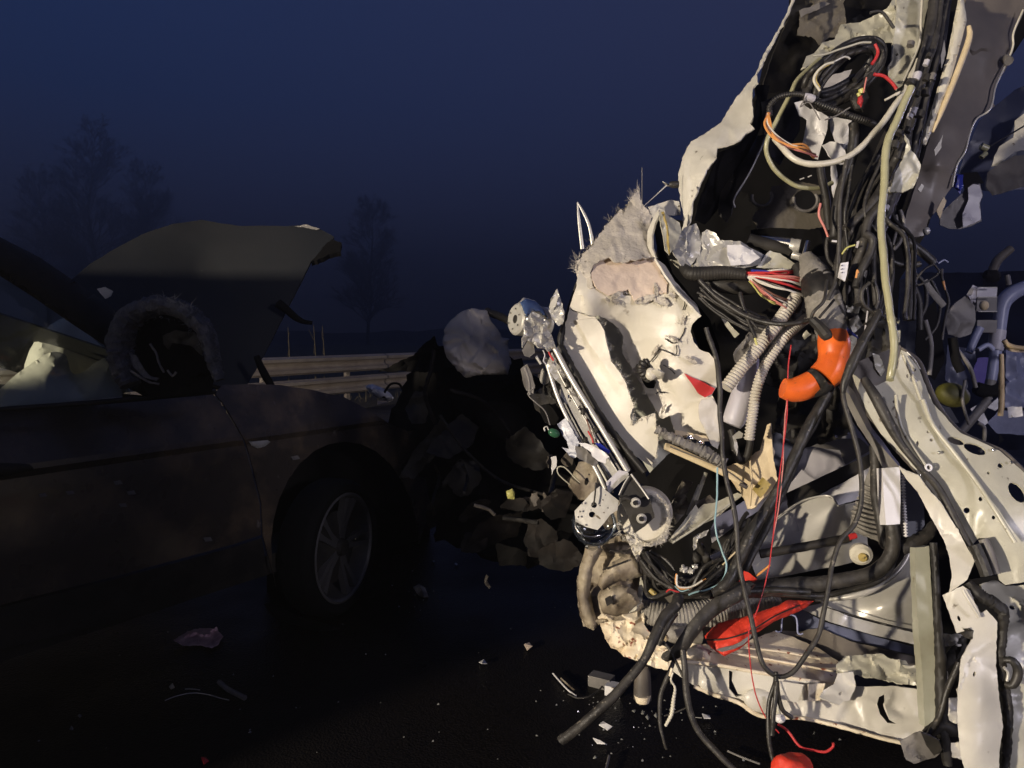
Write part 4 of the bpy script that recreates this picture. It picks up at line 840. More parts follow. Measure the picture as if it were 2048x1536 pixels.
T('pillar_rib', [(1845, -10, 2.03), (1842, 40, 2.03), (1838, 90, 2.03), (1806, 165, 2.0)], 2.4, 'white', parent=pil)
S('cable_bed', [(1850, -30, 2.25), (1925, -30, 2.25), (1905, 110, 2.25), (1850, 290, 2.22), (1800, 430, 2.2), (1780, 640, 2.15), (1700, 640, 2.2), (1660, 470, 2.25), (1720, 300, 2.25), (1800, 180, 2.25)], 'void', amp=.02, scale=50, step=10)
S('cream_strip', [(1926, -10, 1.98), (1934, 40, 1.97), (1918, 100, 1.96), (1896, 180, 1.95), (1852, 290, 1.94), (1841, 286, 1.94), (1868, 200, 1.95), (1895, 110, 1.96), (1908, 40, 1.98), (1918, -10, 1.99)], 'hosew', amp=.002, step=6, thick=.012, jag=.6, puff=.012)
T('cream_beading', [(1938, 52, 1.96), (1938, 78, 1.96), (1914, 146, 1.95), (1885, 218, 1.94), (1866, 264, 1.94)], [4, 6, 6, 5, 2], 'ply')
for o in ([(1879, 10), (1884, 0), (1890, 4), (1880, 24)], [(1882, 100), (1888, 80), (1892, 105), (1883, 140)], [(1846, 205), (1850, 200), (1849, 218), (1842, 224)], [(1869, 300), (1886, 270), (1882, 295), (1871, 312)], [(1841, 385), (1848, 372), (1843, 368), (1836, 380)]):
    S('torn_chip', o, 'hosew', 2.05, step=4)
S('rear_door_skin', [(1938, -30, 2.25), (2070, -30, 2.3), (2050, 20, 2.3), (2038, 45, 2.3), (2027, 68, 2.28), (2028, 85, 2.28), (2023, 105, 2.28), (2013, 137, 2.26), (1990, 172, 2.25), (1984, 200, 2.22), (1990, 212, 2.2), (1978, 222, 2.2), (1954, 237, 2.2), (1940, 264, 2.18), (1930, 303, 2.16), (1915, 325, 2.15), (1911, 348, 2.15), (1904, 374, 2.14), (1888, 396, 2.13), (1874, 422, 2.12), (1857, 440, 2.1), (1848, 472, 2.1), (1820, 474, 2.1), (1806, 450, 2.1), (1822, 400, 2.12), (1838, 350, 2.14), (1858, 280, 2.17), (1885, 190, 2.2), (1912, 90, 2.22)], 'skin', amp=.02, scale=90, step=7, thick=.02, ctrl=[(1990, 100, 2.2), (1900, 250, 2.1), (1880, 330, 2.08)])
T('door_skin_edge', [(2046, 20, 2.26), (2027, 66, 2.25), (2024, 100, 2.25), (1992, 170, 2.22), (1985, 203, 2.2), (1976, 223, 2.18), (1953, 238, 2.17), (1940, 266, 2.16), (1930, 303, 2.14), (1914, 330, 2.13), (1904, 374, 2.12)], 2.0, 'hosew')
T('hinge_bolt', [(2010, 118, 2.24), (2018, 122, 2.22)], 9, 'grey')
S('folded_cream_tab', [(1808, 268, 1.86), (1814, 285, 1.86), (1806, 318, 1.86), (1800, 330, 1.86), (1790, 345, 1.86), (1784, 372, 1.86), (1772, 378, 1.86), (1782, 384, 1.86), (1805, 384, 1.86), (1826, 376, 1.86), (1836, 356, 1.86), (1842, 330, 1.86), (1832, 310, 1.86), (1822, 300, 1.86), (1818, 280, 1.86)], 'cream', amp=.016, scale=34, step=4, jag=.8, thick=.004)

# ---- far side of the ambulance seen past the pillar
S('far_roof_panel', [(1960, 240), (1990, 212), (2030, 180), (2075, 160), (2075, 380), (2040, 378), (2000, 384), (1950, 378), (1916, 350), (1930, 305)], 'bluecar', 3.0, amp=.01, scale=60, step=10)
S('far_white_skin', [(2031, 240, 2.9), (2048, 228, 2.9), (2090, 215, 2.9), (2090, 318, 2.9), (2050, 300, 2.88), (2030, 303, 2.88), (2012, 318, 2.86), (1999, 330, 2.85), (1984, 333, 2.85), (1990, 312, 2.86), (1999, 293, 2.88), (2028, 274, 2.9)], 'white', amp=.02, scale=50, step=6)
S('far_beam', [(1975, 345), (1992, 332), (2030, 312), (2090, 305), (2090, 362), (2030, 378), (1985, 392), (1972, 372)], 'brown', 2.8, amp=.02, scale=40, step=7)
S('clear_visor_remnant', [(1934, 371), (1958, 360), (1966, 391), (1960, 405), (1963, 442), (1940, 453), (1921, 458), (1900, 458), (1880, 450), (1880, 432), (1892, 416), (1904, 405), (1925, 386)], 'grey', 2.5, amp=.01, scale=30, step=5, jag=.6)
S('clear_visor_tip', [(1936, 372), (1957, 361), (1965, 391), (1959, 406), (1962, 440), (1926, 455), (1925, 430), (1937, 400)], 'lilac', 2.48, amp=.01, scale=30, step=5)
S('blue_lamp_lens', [(1912, 348), (1926, 350), (1926, 374), (1920, 389), (1907, 374)], 'bluep', 2.45, step=4, puff=.01)
S('lens_housing', [(1924, 346), (1955, 344), (1968, 366), (1950, 366), (1930, 380)], 'void', 2.47, step=5, amp=.01)
S('yellow_sliver', [(1887, 394), (1893, 401), (1880, 437), (1873, 421)], 'ply', 2.09, step=4)
T('yellow_clip', [(1962, 292, 2.7), (1975, 298, 2.7)], 7, 'hosey')
T('yellow_clip', [(1962, 315, 2.7), (1972, 306, 2.7)], 5, 'hosey')
T('black_rod', [(1981, 292, 2.75), (2060, 245, 2.8)], 1.6, 'black')
blob('bolt_head', 1853, 462, 2.05, 7, 8, 6, M['silver'], amb)
T('handle_rod', [(1876, 527, 2.1), (1888, 520, 2.1), (1896, 525, 2.1)], 2, 'frame')

# ---- vertical hoses, coils and cables
T('yellowed_hose', [(1822, 175, 1.86), (1814, 195, 1.86), (1797, 234, 1.85), (1777, 276, 1.84), (1770, 317, 1.83), (1767, 384, 1.82), (1764, 442, 1.81), (1765, 486, 1.8), (1768, 530, 1.79), (1771, 565, 1.78), (1777, 600, 1.77), (1782, 646, 1.76), (1785, 695, 1.75), (1783, 735, 1.74), (1780, 760, 1.74)], 7.6, 'hosey')
T('white_hose', [(1838, 120, 2.0), (1826, 146, 1.98), (1810, 183, 1.95), (1787, 215, 1.92), (1755, 258, 1.9), (1721, 295, 1.88), (1682, 318, 1.87), (1633, 328, 1.87), (1596, 321, 1.88), (1570, 303, 1.9), (1550, 278, 1.95)], 6.3, 'hosew')
T('yellowed_tube', [(1640, 118, 2.1), (1618, 137, 2.08), (1594, 161, 2.06), (1582, 186, 2.05), (1567, 215, 2.05), (1552, 244, 2.05), (1536, 276, 2.05), (1533, 305, 2.06), (1548, 337, 2.07), (1574, 361, 2.08), (1600, 374, 2.08), (1640, 376, 2.1), (1664, 366, 2.12)], 4.6, 'hosey')
T('corrugated_cable', [(1540, 232, 1.98), (1540, 212, 1.98), (1556, 195, 1.97), (1584, 188, 1.96), (1612, 190, 1.95)], 5.2, 'black', rib=.12, ribpx=4.5)
T('corrugated_cable', [(1612, 195, 1.95), (1640, 208, 1.95), (1694, 229, 1.96), (1731, 242, 1.97), (1752, 250, 2.0)], 6.5, 'black', rib=.12, ribpx=5)
T('cable_clamp', [(1609, 194, 1.94), (1626, 198, 1.94)], 8, 'lilac')
rs = np.random.RandomState(14)
for k in range(8):
    cx, cy = 1686+rs.normal(0, 4), 150+rs.normal(0, 4); A, B = 84+rs.normal(0, 8), 36+rs.normal(0, 7); an = math.radians(-36+rs.normal(0, 5)); ph = rs.uniform(0, 6.28)
    n_ = 15; pts = []
    for j in range(n_+1):
        a = ph+2*math.pi*j/n_*.95; x, y = A*math.cos(a), B*math.sin(a)
        pts.append((cx+x*math.cos(an)-y*math.sin(an), cy+x*math.sin(an)+y*math.cos(an), 1.98+.03*math.sin(a)+rs.normal(0, .006)))
    T('coiled_cable', pts, rs.uniform(4.5, 7), ['black', 'blackg', 'black'][k % 3])
for pts, r_, m_ in [([(1640, 182), (1628, 161), (1634, 143), (1650, 129), (1667, 125)], 2.8, 'hosew'), ([(1750, 88), (1756, 103), (1751, 118), (1744, 128)], 3.2, 'redw'), ([(1748, 148), (1767, 151), (1782, 164), (1793, 178)], 3.4, 'redw'), ([(1640, 175), (1632, 158), (1640, 140), (1660, 128)], 1.5, 'gold'),
                    ([(1733, 155), (1730, 170), (1727, 185)], 1.5, 'pinkw'), ([(1665, 125), (1690, 114), (1700, 118)], 2, 'silver'), ([(1770, 200), (1800, 184), (1792, 190)], 2.5, 'hosew'), ([(1740, 26), (1762, 24), (1778, 40), (1788, 56)], 3, 'blackg'), ([(1742, 85), (1720, 86), (1690, 95), (1650, 108), (1625, 112)], 2.2, 'cream'), ([(1615, 190), (1600, 215), (1618, 205), (1640, 240)], 1.2, 'grey'), ([(1700, 215), (1672, 232), (1650, 240)], 1.5, 'grey')]:
    T('wire', [(x, y, 1.93) for x, y in pts], r_, m_)
T('warning_tag', [(1722, 178, 1.94), (1725, 186, 1.94)], 6, 'yelw'); T('warning_tag', [(1716, 186, 1.94), (1719, 192, 1.94)], 3.5, 'yelw')
S('small_red_plug', [(1716, 195), (1724, 190), (1727, 200), (1722, 214), (1714, 206)], 'redw', 1.94, step=3, puff=.006)
S('plug_block', [(1706, 180), (1730, 172), (1738, 195), (1726, 225), (1708, 220), (1700, 200)], 'dark', 1.97, step=5, puff=.02)
ow = ['orgw', 'orgw', 'orgw', 'pinkw', 'brnw', 'whitew', 'brnw']
for k in range(7):
    j = rs.normal(0, 2.6, 7)
    T('wire', [(1536+j[0], 226, 1.93), (1537+j[1], 249+j[2], 1.92), (1552+j[3], 275+j[4], 1.91), (1580+j[5], 291+j[0]*1.4, 1.9), (1609, 301+j[2]*1.8, 1.91), (1628+j[6], 314+j[5], 1.95)], rs.uniform(1.6, 2.6), ow[k], sides=6)
# the bundle that falls from the roof to the dashboard
rs = np.random.RandomState(31)
for k in range(30):
    o_ = rs.uniform(-1, 1); o2 = np.clip(o_+rs.normal(0, .35), -1.2, 1.2); o3 = np.clip(o2+rs.normal(0, .4), -1.3, 1.3); dz = rs.uniform(-.08, .10)
    pts = [(1880+o_*17, -20), (1868+o_*19+rs.normal(0, 3), 70), (1834+o_*22+rs.normal(0, 5), 190), (1792+o2*30+rs.normal(0, 6), 310), (1745+o2*38+rs.normal(0, 7), 420), (1706+o3*36+rs.normal(0, 8), 520), (1692+o3*34+rs.normal(0, 8), 610)]
    if k % 3 == 0: pts = pts[1:5]+[(1790+o2*30, 480), (1800+o3*24, 560), (1790+o3*30, 640)]
    T('hanging_cable', [(x, y, 2.05+dz-.0002*y) for x, y in pts], rs.choice([3.5, 4.5, 6, 8, 10]), rs.choice(['black', 'blackg', 'dark', 'black']), sides=8, step=9)
for pts, r_, m_, d_ in [([(1694, 320), (1682, 380), (1679, 440), (1678, 500), (1672, 560), (1655, 600)], 4.5, 'blackg', 1.86), ([(1705, 330), (1694, 400), (1690, 440), (1700, 540)], 3, 'black', 1.9), ([(1706, 245), (1700, 320), (1674, 410), (1668, 480)], 10, 'black', 2.0), ([(1641, 335), (1652, 400), (1660, 460)], 8, 'dark', 2.05),
        ([(1793, 316), (1765, 370), (1730, 420), (1692, 458)], 9, 'blackg', 1.9), ([(1800, 340), (1770, 400), (1738, 440), (1728, 480), (1712, 530), (1700, 560)], 9, 'blackg', 1.88), ([(1728, 466), (1745, 478), (1742, 500), (1722, 540), (1712, 575)], 8, 'blackg', 1.86),
        ([(1641, 407), (1638, 430), (1648, 455), (1656, 475)], 2.4, 'pinkw', 1.95), ([(1656, 475), (1654, 500), (1658, 520), (1670, 535)], 4, 'blackg', 1.95), ([(1712, 556), (1715, 540), (1716, 546)], 2.2, 'orgw', 1.8),
        ([(1810, 480), (1840, 500), (1866, 526)], 9, 'black', 1.95), ([(1780, 520), (1800, 528), (1840, 528)], 6, 'black', 1.95), ([(1868, 528), (1878, 545), (1860, 560), (1836, 570), (1832, 560), (1850, 538), (1868, 528)], 2.2, 'blackg', 1.95),
        ([(1740, 565), (1726, 580), (1724, 600), (1736, 616), (1770, 634)], 4, 'blackg', 1.8), ([(1745, 560), (1756, 590), (1750, 620), (1730, 650)], 4, 'black', 1.82), ([(1733, 570), (1737, 600), (1733, 640), (1728, 668)], 1.8, 'lilac', 1.82), ([(1684, 508), (1694, 496), (1710, 490)], 1.8, 'yelw', 1.85), ([(1664, 482), (1674, 483)], 2.2, 'wplas', 1.9), ([(1695, 512), (1697, 520)], 4, 'skyw', 1.9), ([(1800, 420), (1806, 450), (1800, 480), (1786, 500)], 4, 'grey', 1.95), ([(1792, 430), (1793, 460), (1786, 490)], 3, 'grey', 1.95)]:
    T('cable', [(x, y, d_) for x, y in pts], r_, m_)
rs = np.random.RandomState(71)
for k in range(26):
    t = rs.uniform(0, 1); x = np.interp(t, [0, .3, .6, 1], [1862, 1815, 1750, 1700])+rs.normal(0, 17); y = np.interp(t, [0, .3, .6, 1], [60, 250, 420, 600]); dx = -rs.uniform(2, 5)
    T('cable_tie' if k % 2 else 'tape_wrap', [(x, y, 1.90), (x+dx, y+rs.uniform(5, 14), 1.90)], rs.uniform(5, 9), ['dark', 'grey', 'blackg', 'lilac'][k % 4], wob=.12)
S('white_label_plate', [(1683, 526), (1697, 524), (1694, 545), (1691, 562), (1678, 555), (1680, 538)], 'wplas', 1.84, step=4, thick=.006)
for k in range(3): T('label_mark', [(1682, 532+k*7, 1.835), (1686, 530+k*7, 1.835)], .9, 'black')
# dashboard carcass behind the elbow
S('dash_carcass', [(1500, 640), (1560, 600), (1700, 600), (1790, 640), (1800, 700), (1720, 760), (1700, 870), (1600, 900), (1550, 860), (1560, 780), (1520, 760)], 'dark', 2.2, amp=.05, scale=36, step=7, jag=3)
for k, o in enumerate([[(1690, 600), (1708, 596), (1722, 612), (1716, 626), (1694, 624)], [(1697, 640), (1716, 630), (1726, 650), (1705, 668)], [(1695, 672), (1716, 670), (1712, 700), (1700, 716)], [(1745, 705), (1760, 712), (1770, 740), (1762, 752), (1750, 735)], [(1612, 660), (1622, 668), (1610, 680), (1604, 672)], [(1794, 636), (1799, 640), (1797, 648), (1793, 644)], [(1795, 662), (1801, 660), (1800, 684), (1794, 686)]]):
    S('torn_cream_bracket', o, 'cream', 1.98, amp=.01, scale=14, step=4, jag=1.5)
S('insulation_wad', [(1478, 690), (1500, 664), (1518, 650), (1530, 660), (1520, 700), (1500, 724), (1474, 730), (1466, 710)], 'grey', 2.05, amp=.02, scale=20, step=5, jag=1.5)
rs = np.random.RandomState(61)
for k in range(8):
    y0 = 560+k*5; T('cable', [(1402+rs.normal(0, 4), y0, 2.03), (1440+rs.normal(0, 6), 592+k*5, 2.0), (1490+rs.normal(0, 6), 618+k*6, 1.96), (1530+rs.normal(0, 8), 640+k*5+rs.normal(0, 6), 1.95)], rs.uniform(2, 4.5), ['black', 'blackg'][k % 2])
T('cable', [(1400, 560, 1.95), (1440, 600, 1.92), (1500, 634, 1.88), (1545, 646, 1.84), (1590, 645, 1.82), (1625, 640, 1.82)], 5, 'black')
T('cable', [(1480, 585, 1.92), (1496, 640, 1.9), (1510, 676, 1.88)], 4, 'black'); T('cable_end', [(1510, 676, 1.88), (1514, 690, 1.88)], 2.5, 'yelw')
S('white_flange', [(1436, 620, 2.1), (1452, 640, 2.08), (1478, 668, 2.06), (1470, 676, 2.06), (1450, 650, 2.08)], 'cream', step=5)

# ---- lower cab: frames, tank, trim
S('floor_wedge', [(1489, 921, 2.0), (1520, 900, 2.0), (1534, 850, 2.0), (1541, 846, 2.0), (1546, 911, 1.97), (1556, 965, 1.95), (1532, 990, 1.95), (1509, 1016, 1.95), (1496, 1018, 1.95), (1490, 1000, 1.96), (1482, 987, 1.97), (1462, 960, 2.0), (1453, 933, 2.0)], 'ply', amp=.006, scale=34, step=5, jag=1.2, thick=.01)
T('wedge_fold', [(1500, 920, 1.97), (1503, 960, 1.94), (1500, 1012, 1.93)], 2, 'ply')
S('gilt_bracket', [(1506, 979), (1526, 955), (1543, 970), (1521, 997)], 'gold', 1.93, step=4, jag=.8, thick=.006)
T('lower_rail', [(1330, 892, 1.98), (1350, 900, 1.98), (1443, 943, 1.95), (1496, 974, 1.93)], [7, 8, 7, 4], 'ply', flat=.6)
T('rail_groove', [(1340, 893, 1.95), (1443, 936, 1.92), (1494, 970, 1.91)], 1.6, 'brown')
T('foam_strip', [(1312, 858, 1.96), (1345, 876, 1.95), (1400, 900, 1.93), (1450, 928, 1.92)], [9, 9, 11, 11], 'grey', wob=.3, step=3)
T('rust_bolt', [(1480, 968, 1.9), (1494, 975, 1.9)], 4, 'brown')
S('green_sill_strip', [(1336, 1082, 1.95), (1360, 1052, 1.96), (1392, 1008, 1.98), (1397, 1018, 1.98), (1408, 1008, 2.0), (1430, 1005, 2.0), (1475, 985, 2.02), (1484, 990, 2.0), (1440, 1030, 1.98), (1400, 1052, 1.96), (1346, 1086, 1.94)], 'cream', amp=.006, step=6)
T('sill_lip', [(1344, 1086, 1.93), (1400, 1050, 1.94), (1484, 990, 1.98)], 2.4, 'cream')
S('inner_gusset', [(1365, 960, 2.15), (1385, 965, 2.15), (1372, 990, 2.15), (1378, 1010, 2.15), (1368, 1030, 2.15), (1350, 1050, 2.15), (1345, 1000, 2.15)], 'olive', amp=.02, scale=20, step=5)
S('rust_flap', [(1390, 1005, 2.02), (1420, 990, 2.02), (1440, 1010, 2.02), (1410, 1035, 2.02), (1385, 1040, 2.02)], 'brown', amp=.01)
for (x0, y0, x1, y1) in ((1400, 970, 1375, 1030), (1412, 945, 1392, 1000)): T('brace_rod', [(x0, y0, 2.08), (x1, y1, 2.08)], 4, 'cream', flat=.5)
S('grey_locker_front', [(1421, 1059), (1433, 1034), (1460, 1020), (1487, 1003), (1509, 996), (1540, 985), (1536, 1010), (1480, 1045), (1424, 1086)], 'lilac', 2.1, step=7, jag=.5)
T('white_plank', [(1419, 1118, 1.98), (1450, 1104, 1.98), (1484, 1084, 1.98)], 6, 'wplas', flat=.5)
S('bench_side', [(1424, 1088), (1480, 1046), (1500, 1040), (1484, 1080), (1420, 1116)], 'dark', 2.08, step=7)
S('locker_wall', [(1538, 872, 2.35), (1592, 846, 2.35), (1616, 846, 2.35), (1600, 905, 2.35), (1582, 950, 2.35), (1552, 1000, 2.35), (1540, 940, 2.35)], 'bluecar', amp=.003, step=9, jag=.5)
S('rear_wall', [(1590, 950, 2.4), (1612, 890, 2.4), (1640, 830, 2.4), (1700, 836, 2.4), (1745, 900, 2.4), (1745, 940, 2.4), (1640, 965, 2.4), (1580, 995, 2.4)], 'lilac', amp=.012, scale=50, step=7, jag=.8)
S('rear_wall_hood', [(1612, 890, 2.36), (1640, 880, 2.36), (1720, 876, 2.36), (1745, 900, 2.36), (1720, 912, 2.36), (1690, 930, 2.36), (1680, 900, 2.36), (1640, 896, 2.36)], 'grey', amp=.008, step=7)
S('white_locker_face', [(1560, 1004), (1572, 980), (1604, 939), (1628, 955), (1638, 965), (1600, 985), (1574, 1000), (1576, 1022), (1552, 1050), (1546, 1020)], 'lilac', 2.25, step=7, jag=.5)
S('black_band', [(1572, 987, 2.2), (1630, 960, 2.2), (1690, 932, 2.2), (1746, 905, 2.2), (1746, 935, 2.2), (1700, 956, 2.2), (1640, 985, 2.2), (1578, 1012, 2.2)], 'dark', amp=.003, step=8, jag=.5)
S('pale_lining', [(1640, 990, 2.18), (1700, 958, 2.18), (1748, 930, 2.18), (1748, 990, 2.18), (1678, 1010, 2.18), (1650, 1000, 2.18)], 'wplas', amp=.003, step=8)
S('steel_tank', [(1531, 1055, 2.1), (1552, 1040, 2.1), (1575, 1021, 2.1), (1609, 1001, 2.1), (1653, 992, 2.08), (1668, 1000, 2.05), (1676, 1012, 2.02), (1716, 1005, 2.06), (1730, 1040, 2.08), (1736, 1090, 2.08), (1716, 1122, 2.08), (1676, 1132, 2.02), (1640, 1138, 2.04), (1570, 1152, 2.06), (1515, 1160, 2.06), (1500, 1120, 2.08)], 'steel', step=7, jag=.3, angle=60, thick=.01)
T('tank_lip', [(1531, 1054, 2.08), (1575, 1020, 2.08), (1609, 1000, 2.08), (1653, 991, 2.06), (1668, 999, 2.04), (1676, 1012, 2.0)], 2, 'steel')
T('padded_bar', [(1520, 1108, 1.98), (1580, 1098, 1.97), (1640, 1087, 1.96), (1700, 1075, 1.96)], 9, 'dark', wob=.06)
T('red_bar_end', [(1698, 1075, 1.95), (1712, 1071, 1.95)], 6, 'redw', wob=.2)
kn = disc('white_knob', 1723, 1112, 1.93, .028, (-.35, -1, -.1), .022, M['hosew'], amb, bevel=.3)
disc('knob_centre', 1726, 1116, 1.922, .011, (-.35, -1, -.1), .01, M['gold'], kn)
gaiter_o = [(1743, 925, 2.0), (1748, 960, 1.98), (1752, 1006, 1.96), (1759, 1084, 1.95), (1735, 1074, 1.95), (1712, 1066, 1.95), (1700, 1055, 1.95), (1704, 1034, 1.96), (1716, 1004, 1.98), (1730, 960, 2.0)]
S('gaiter', gaiter_o, 'tape', step=4, jag=1)
for k in range(11):
    y = 975+k*9.3; x0 = np.interp(y, [960, 1004, 1034, 1075], [1728, 1714, 1702, 1715]); x1 = np.interp(y, [960, 1006, 1084], [1748, 1752, 1759])
    T('gaiter_fold', [(x0, y-6-k*.6, 1.95), ((x0+x1)/2, y, 1.94), (x1, y+6, 1.94)], 3.2, 'tape', parent=None, sides=7)
S('channel_side', [(1682, 770, 1.8), (1700, 792, 1.8), (1735, 860, 1.8), (1799, 934, 1.8), (1765, 935, 1.8), (1745, 895, 1.82), (1715, 850, 1.83), (1690, 800, 1.84)], 'grey', step=6, jag=.4, thick=.02)
S('white_channel', [(1765, 936, 1.78), (1800, 934, 1.78), (1801, 1000, 1.77), (1800, 1048, 1.76), (1772, 1050, 1.76), (1768, 1000, 1.77)], 'wplas', step=7, jag=.2, thick=.03)
S('dark_side_case', [(1802, 940, 1.84), (1830, 955, 1.84), (1846, 990, 1.84), (1850, 1050, 1.84), (1835, 1068, 1.84), (1812, 1075, 1.84), (1803, 1000, 1.84)], 'bluecar', step=7, amp=.004, jag=.8, thick=.02)
T('sawn_edge', [(1806, 950, 1.8), (1808, 1000, 1.8), (1812, 1074, 1.8)], 3, 'wplas', rib=.5, ribpx=6)
T('ribbed_harness', [(1806, 1095, 1.84), (1830, 1082, 1.84), (1852, 1070, 1.84), (1868, 1048, 1.84)], [14, 14, 13, 9], 'black', wob=.14)
T('door_rubber', [(1748, 890, 1.9), (1750, 940, 1.9), (1754, 996, 1.88), (1766, 1075, 1.86), (1772, 1090, 1.86)], 10, 'blackg')
T('door_rubber', [(1783, 1048, 1.83), (1786, 1095, 1.83), (1768, 1132, 1.83), (1728, 1156, 1.84), (1650, 1166, 1.86), (1575, 1166, 1.88), (1505, 1176, 1.88), (1440, 1184, 1.86)], [13, 14, 15, 15, 15, 16, 17, 14], 'blackg', wob=.03)
T('door_rubber', [(1790, 1085, 1.86), (1776, 1145, 1.86), (1720, 1176, 1.87), (1640, 1192, 1.88), (1560, 1186, 1.88), (1500, 1186, 1.88)], 6, 'black')
T('harness_tail', [(1420, 1190, 1.85), (1460, 1186, 1.85), (1540, 1180, 1.85), (1620, 1184, 1.85)], 7, 'black')
S('steel_seat_base', [(1640, 1200, 2.0), (1700, 1196, 1.99), (1742, 1184, 1.98), (1785, 1158, 1.97), (1812, 1128, 1.97), (1824, 1092, 1.98), (1834, 1092, 1.98), (1834, 1264, 1.94), (1800, 1258, 1.94), (1745, 1242, 1.95), (1690, 1228, 1.97), (1650, 1214, 1.99)], 'steel', step=7, jag=.3, angle=60, thick=.01, ctrl=[(1760, 1215, 1.9), (1800, 1200, 1.9)])
T('seat_base_rim', [(1630, 1201, 1.97), (1672, 1197, 1.95), (1712, 1190, 1.93), (1748, 1176, 1.92), (1788, 1148, 1.92), (1812, 1118, 1.93), (1822, 1086, 1.94)], [2, 5, 7, 7, 6, 5, 3], 'steel')
T('seat_base_seam', [(1645, 1212, 1.95), (1690, 1226, 1.93), (1745, 1241, 1.9), (1833, 1264, 1.89)], 1.2, 'dark')
S('steel_ledge', [(1600, 1216, 1.98), (1645, 1206, 1.97), (1690, 1230, 1.95), (1745, 1245, 1.93), (1834, 1267, 1.91), (1834, 1290, 1.9), (1740, 1268, 1.92), (1660, 1244, 1.95)], 'silver', step=6, jag=.4, amp=.004)
S('blue_grey_step', [(1580, 1226, 2.0), (1605, 1220, 2.0), (1650, 1244, 1.98), (1740, 1270, 1.95), (1834, 1296, 1.93), (1834, 1312, 1.93), (1700, 1280, 1.95), (1640, 1255, 1.98), (1600, 1262, 2.0)], 'bluecar', step=7, jag=.4)
S('brown_riser', [(1560, 1262, 1.98), (1600, 1262, 1.98), (1640, 1256, 1.97), (1700, 1282, 1.94), (1830, 1314, 1.9), (1834, 1360, 1.9), (1700, 1345, 1.92), (1640, 1310, 1.95)], 'brown', step=8, amp=.005)
T('hook_wire', [(1551, 1262, 1.9), (1562, 1262, 1.9), (1566, 1233, 1.9), (1591, 1233, 1.9), (1596, 1267, 1.9), (1606, 1267, 1.9)], 1.6, 'frame')

# ---- sill with rust and torn pockets
S('sill_top', [(1345, 1322, 1.86), (1376, 1292, 1.9), (1410, 1288, 1.92), (1450, 1300, 1.92), (1490, 1284, 1.95), (1548, 1262, 1.98), (1590, 1275, 1.96), (1640, 1298, 1.93), (1680, 1325, 1.9), (1704, 1352, 1.86), (1690, 1372, 1.83), (1640, 1366, 1.82), (1560, 1350, 1.82), (1480, 1338, 1.83), (1400, 1330, 1.84)], 'rust', amp=.006, scale=40, step=6, jag=1.2, thick=.006)
T('sill_ridge', [(1420, 1300, 1.88), (1500, 1312, 1.87), (1600, 1330, 1.86), (1680, 1345, 1.84)], 2.2, 'rust', wob=.2)
T('sill_ridge', [(1470, 1294, 1.9), (1560, 1303, 1.89), (1640, 1318, 1.88)], 2.0, 'rust', wob=.2)
T('sill_ridge', [(1340, 1322, 1.84), (1420, 1328, 1.82), (1520, 1345, 1.80), (1620, 1362, 1.79), (1690, 1372, 1.78)], 4, 'rust')
sf = S('sill_face', [(1288, 1304, 1.93), (1340, 1322, 1.86), (1400, 1332, 1.83), (1500, 1342, 1.81), (1600, 1360, 1.79), (1690, 1374, 1.77), (1790, 1372, 1.76), (1845, 1380, 1.75), (1850, 1478, 1.7), (1802, 1486, 1.71), (1758, 1473, 1.72), (1675, 1451, 1.75), (1600, 1434, 1.78), (1522, 1430, 1.8), (1476, 1403, 1.82), (1430, 1388, 1.84), (1388, 1371, 1.85), (1344, 1342, 1.88), (1290, 1328, 1.93)], 'white', amp=.010, scale=60, step=6, jag=.8, thick=.006,
   holes=[[(1458, 1341), (1466, 1344), (1464, 1362), (1476, 1388), (1488, 1390), (1472, 1394), (1458, 1378)], [(1758, 1394), (1770, 1388), (1770, 1410), (1780, 1440), (1792, 1448), (1775, 1446), (1760, 1428), (1754, 1408)]])
T('sill_bottom_flange', [(1388, 1373, 1.84), (1430, 1390, 1.83), (1476, 1405, 1.81), (1522, 1432, 1.79), (1600, 1436, 1.77), (1675, 1452, 1.74), (1758, 1475, 1.71), (1830, 1492, 1.69)], 4, 'rust', wob=.15)
S('sill_step', [(1560, 1362, 1.78), (1610, 1370, 1.77), (1616, 1400, 1.77), (1590, 1404, 1.77), (1558, 1398, 1.78)], 'white', step=6, jag=.6, parent=sf)
blob('sill_dimple', 1424, 1368, 1.84, 27, 19, 12, M['white'], sf, rot=-12)
blob('sill_dimple', 1522, 1402, 1.80, 36, 24, 13, M['white'], sf, rot=-15)
blob('sill_plug', 1560, 1437, 1.74, 11, 9, 9, M['wplas'], sf)
T('plug_stem', [(1550, 1395, 1.76), (1556, 1420, 1.75), (1560, 1436, 1.74)], 4, 'cream', parent=sf)
S('torn_sill_cover', [(1672, 1330, 1.8), (1690, 1312, 1.8), (1720, 1310, 1.8), (1765, 1308, 1.8), (1782, 1318, 1.8), (1810, 1320, 1.78), (1818, 1332, 1.78), (1838, 1340, 1.77), (1838, 1370, 1.76), (1800, 1368, 1.76), (1786, 1362, 1.75), (1740, 1355, 1.76), (1704, 1350, 1.77), (1690, 1358, 1.77), (1674, 1345, 1.78)], 'cream', amp=.022, scale=34, step=4, jag=2, angle=24)
S('hanging_sill_tab', [(1676, 1346, 1.76), (1706, 1344, 1.76), (1712, 1370, 1.74), (1700, 1400, 1.73), (1688, 1402, 1.73), (1678, 1410, 1.72), (1662, 1405, 1.72), (1640, 1394, 1.73), (1650, 1378, 1.74), (1668, 1368, 1.75)], 'white', amp=.008, scale=40, step=4, jag=1.4, holes=[[(1677, 1386), (1684, 1383), (1682, 1390), (1678, 1391)]])
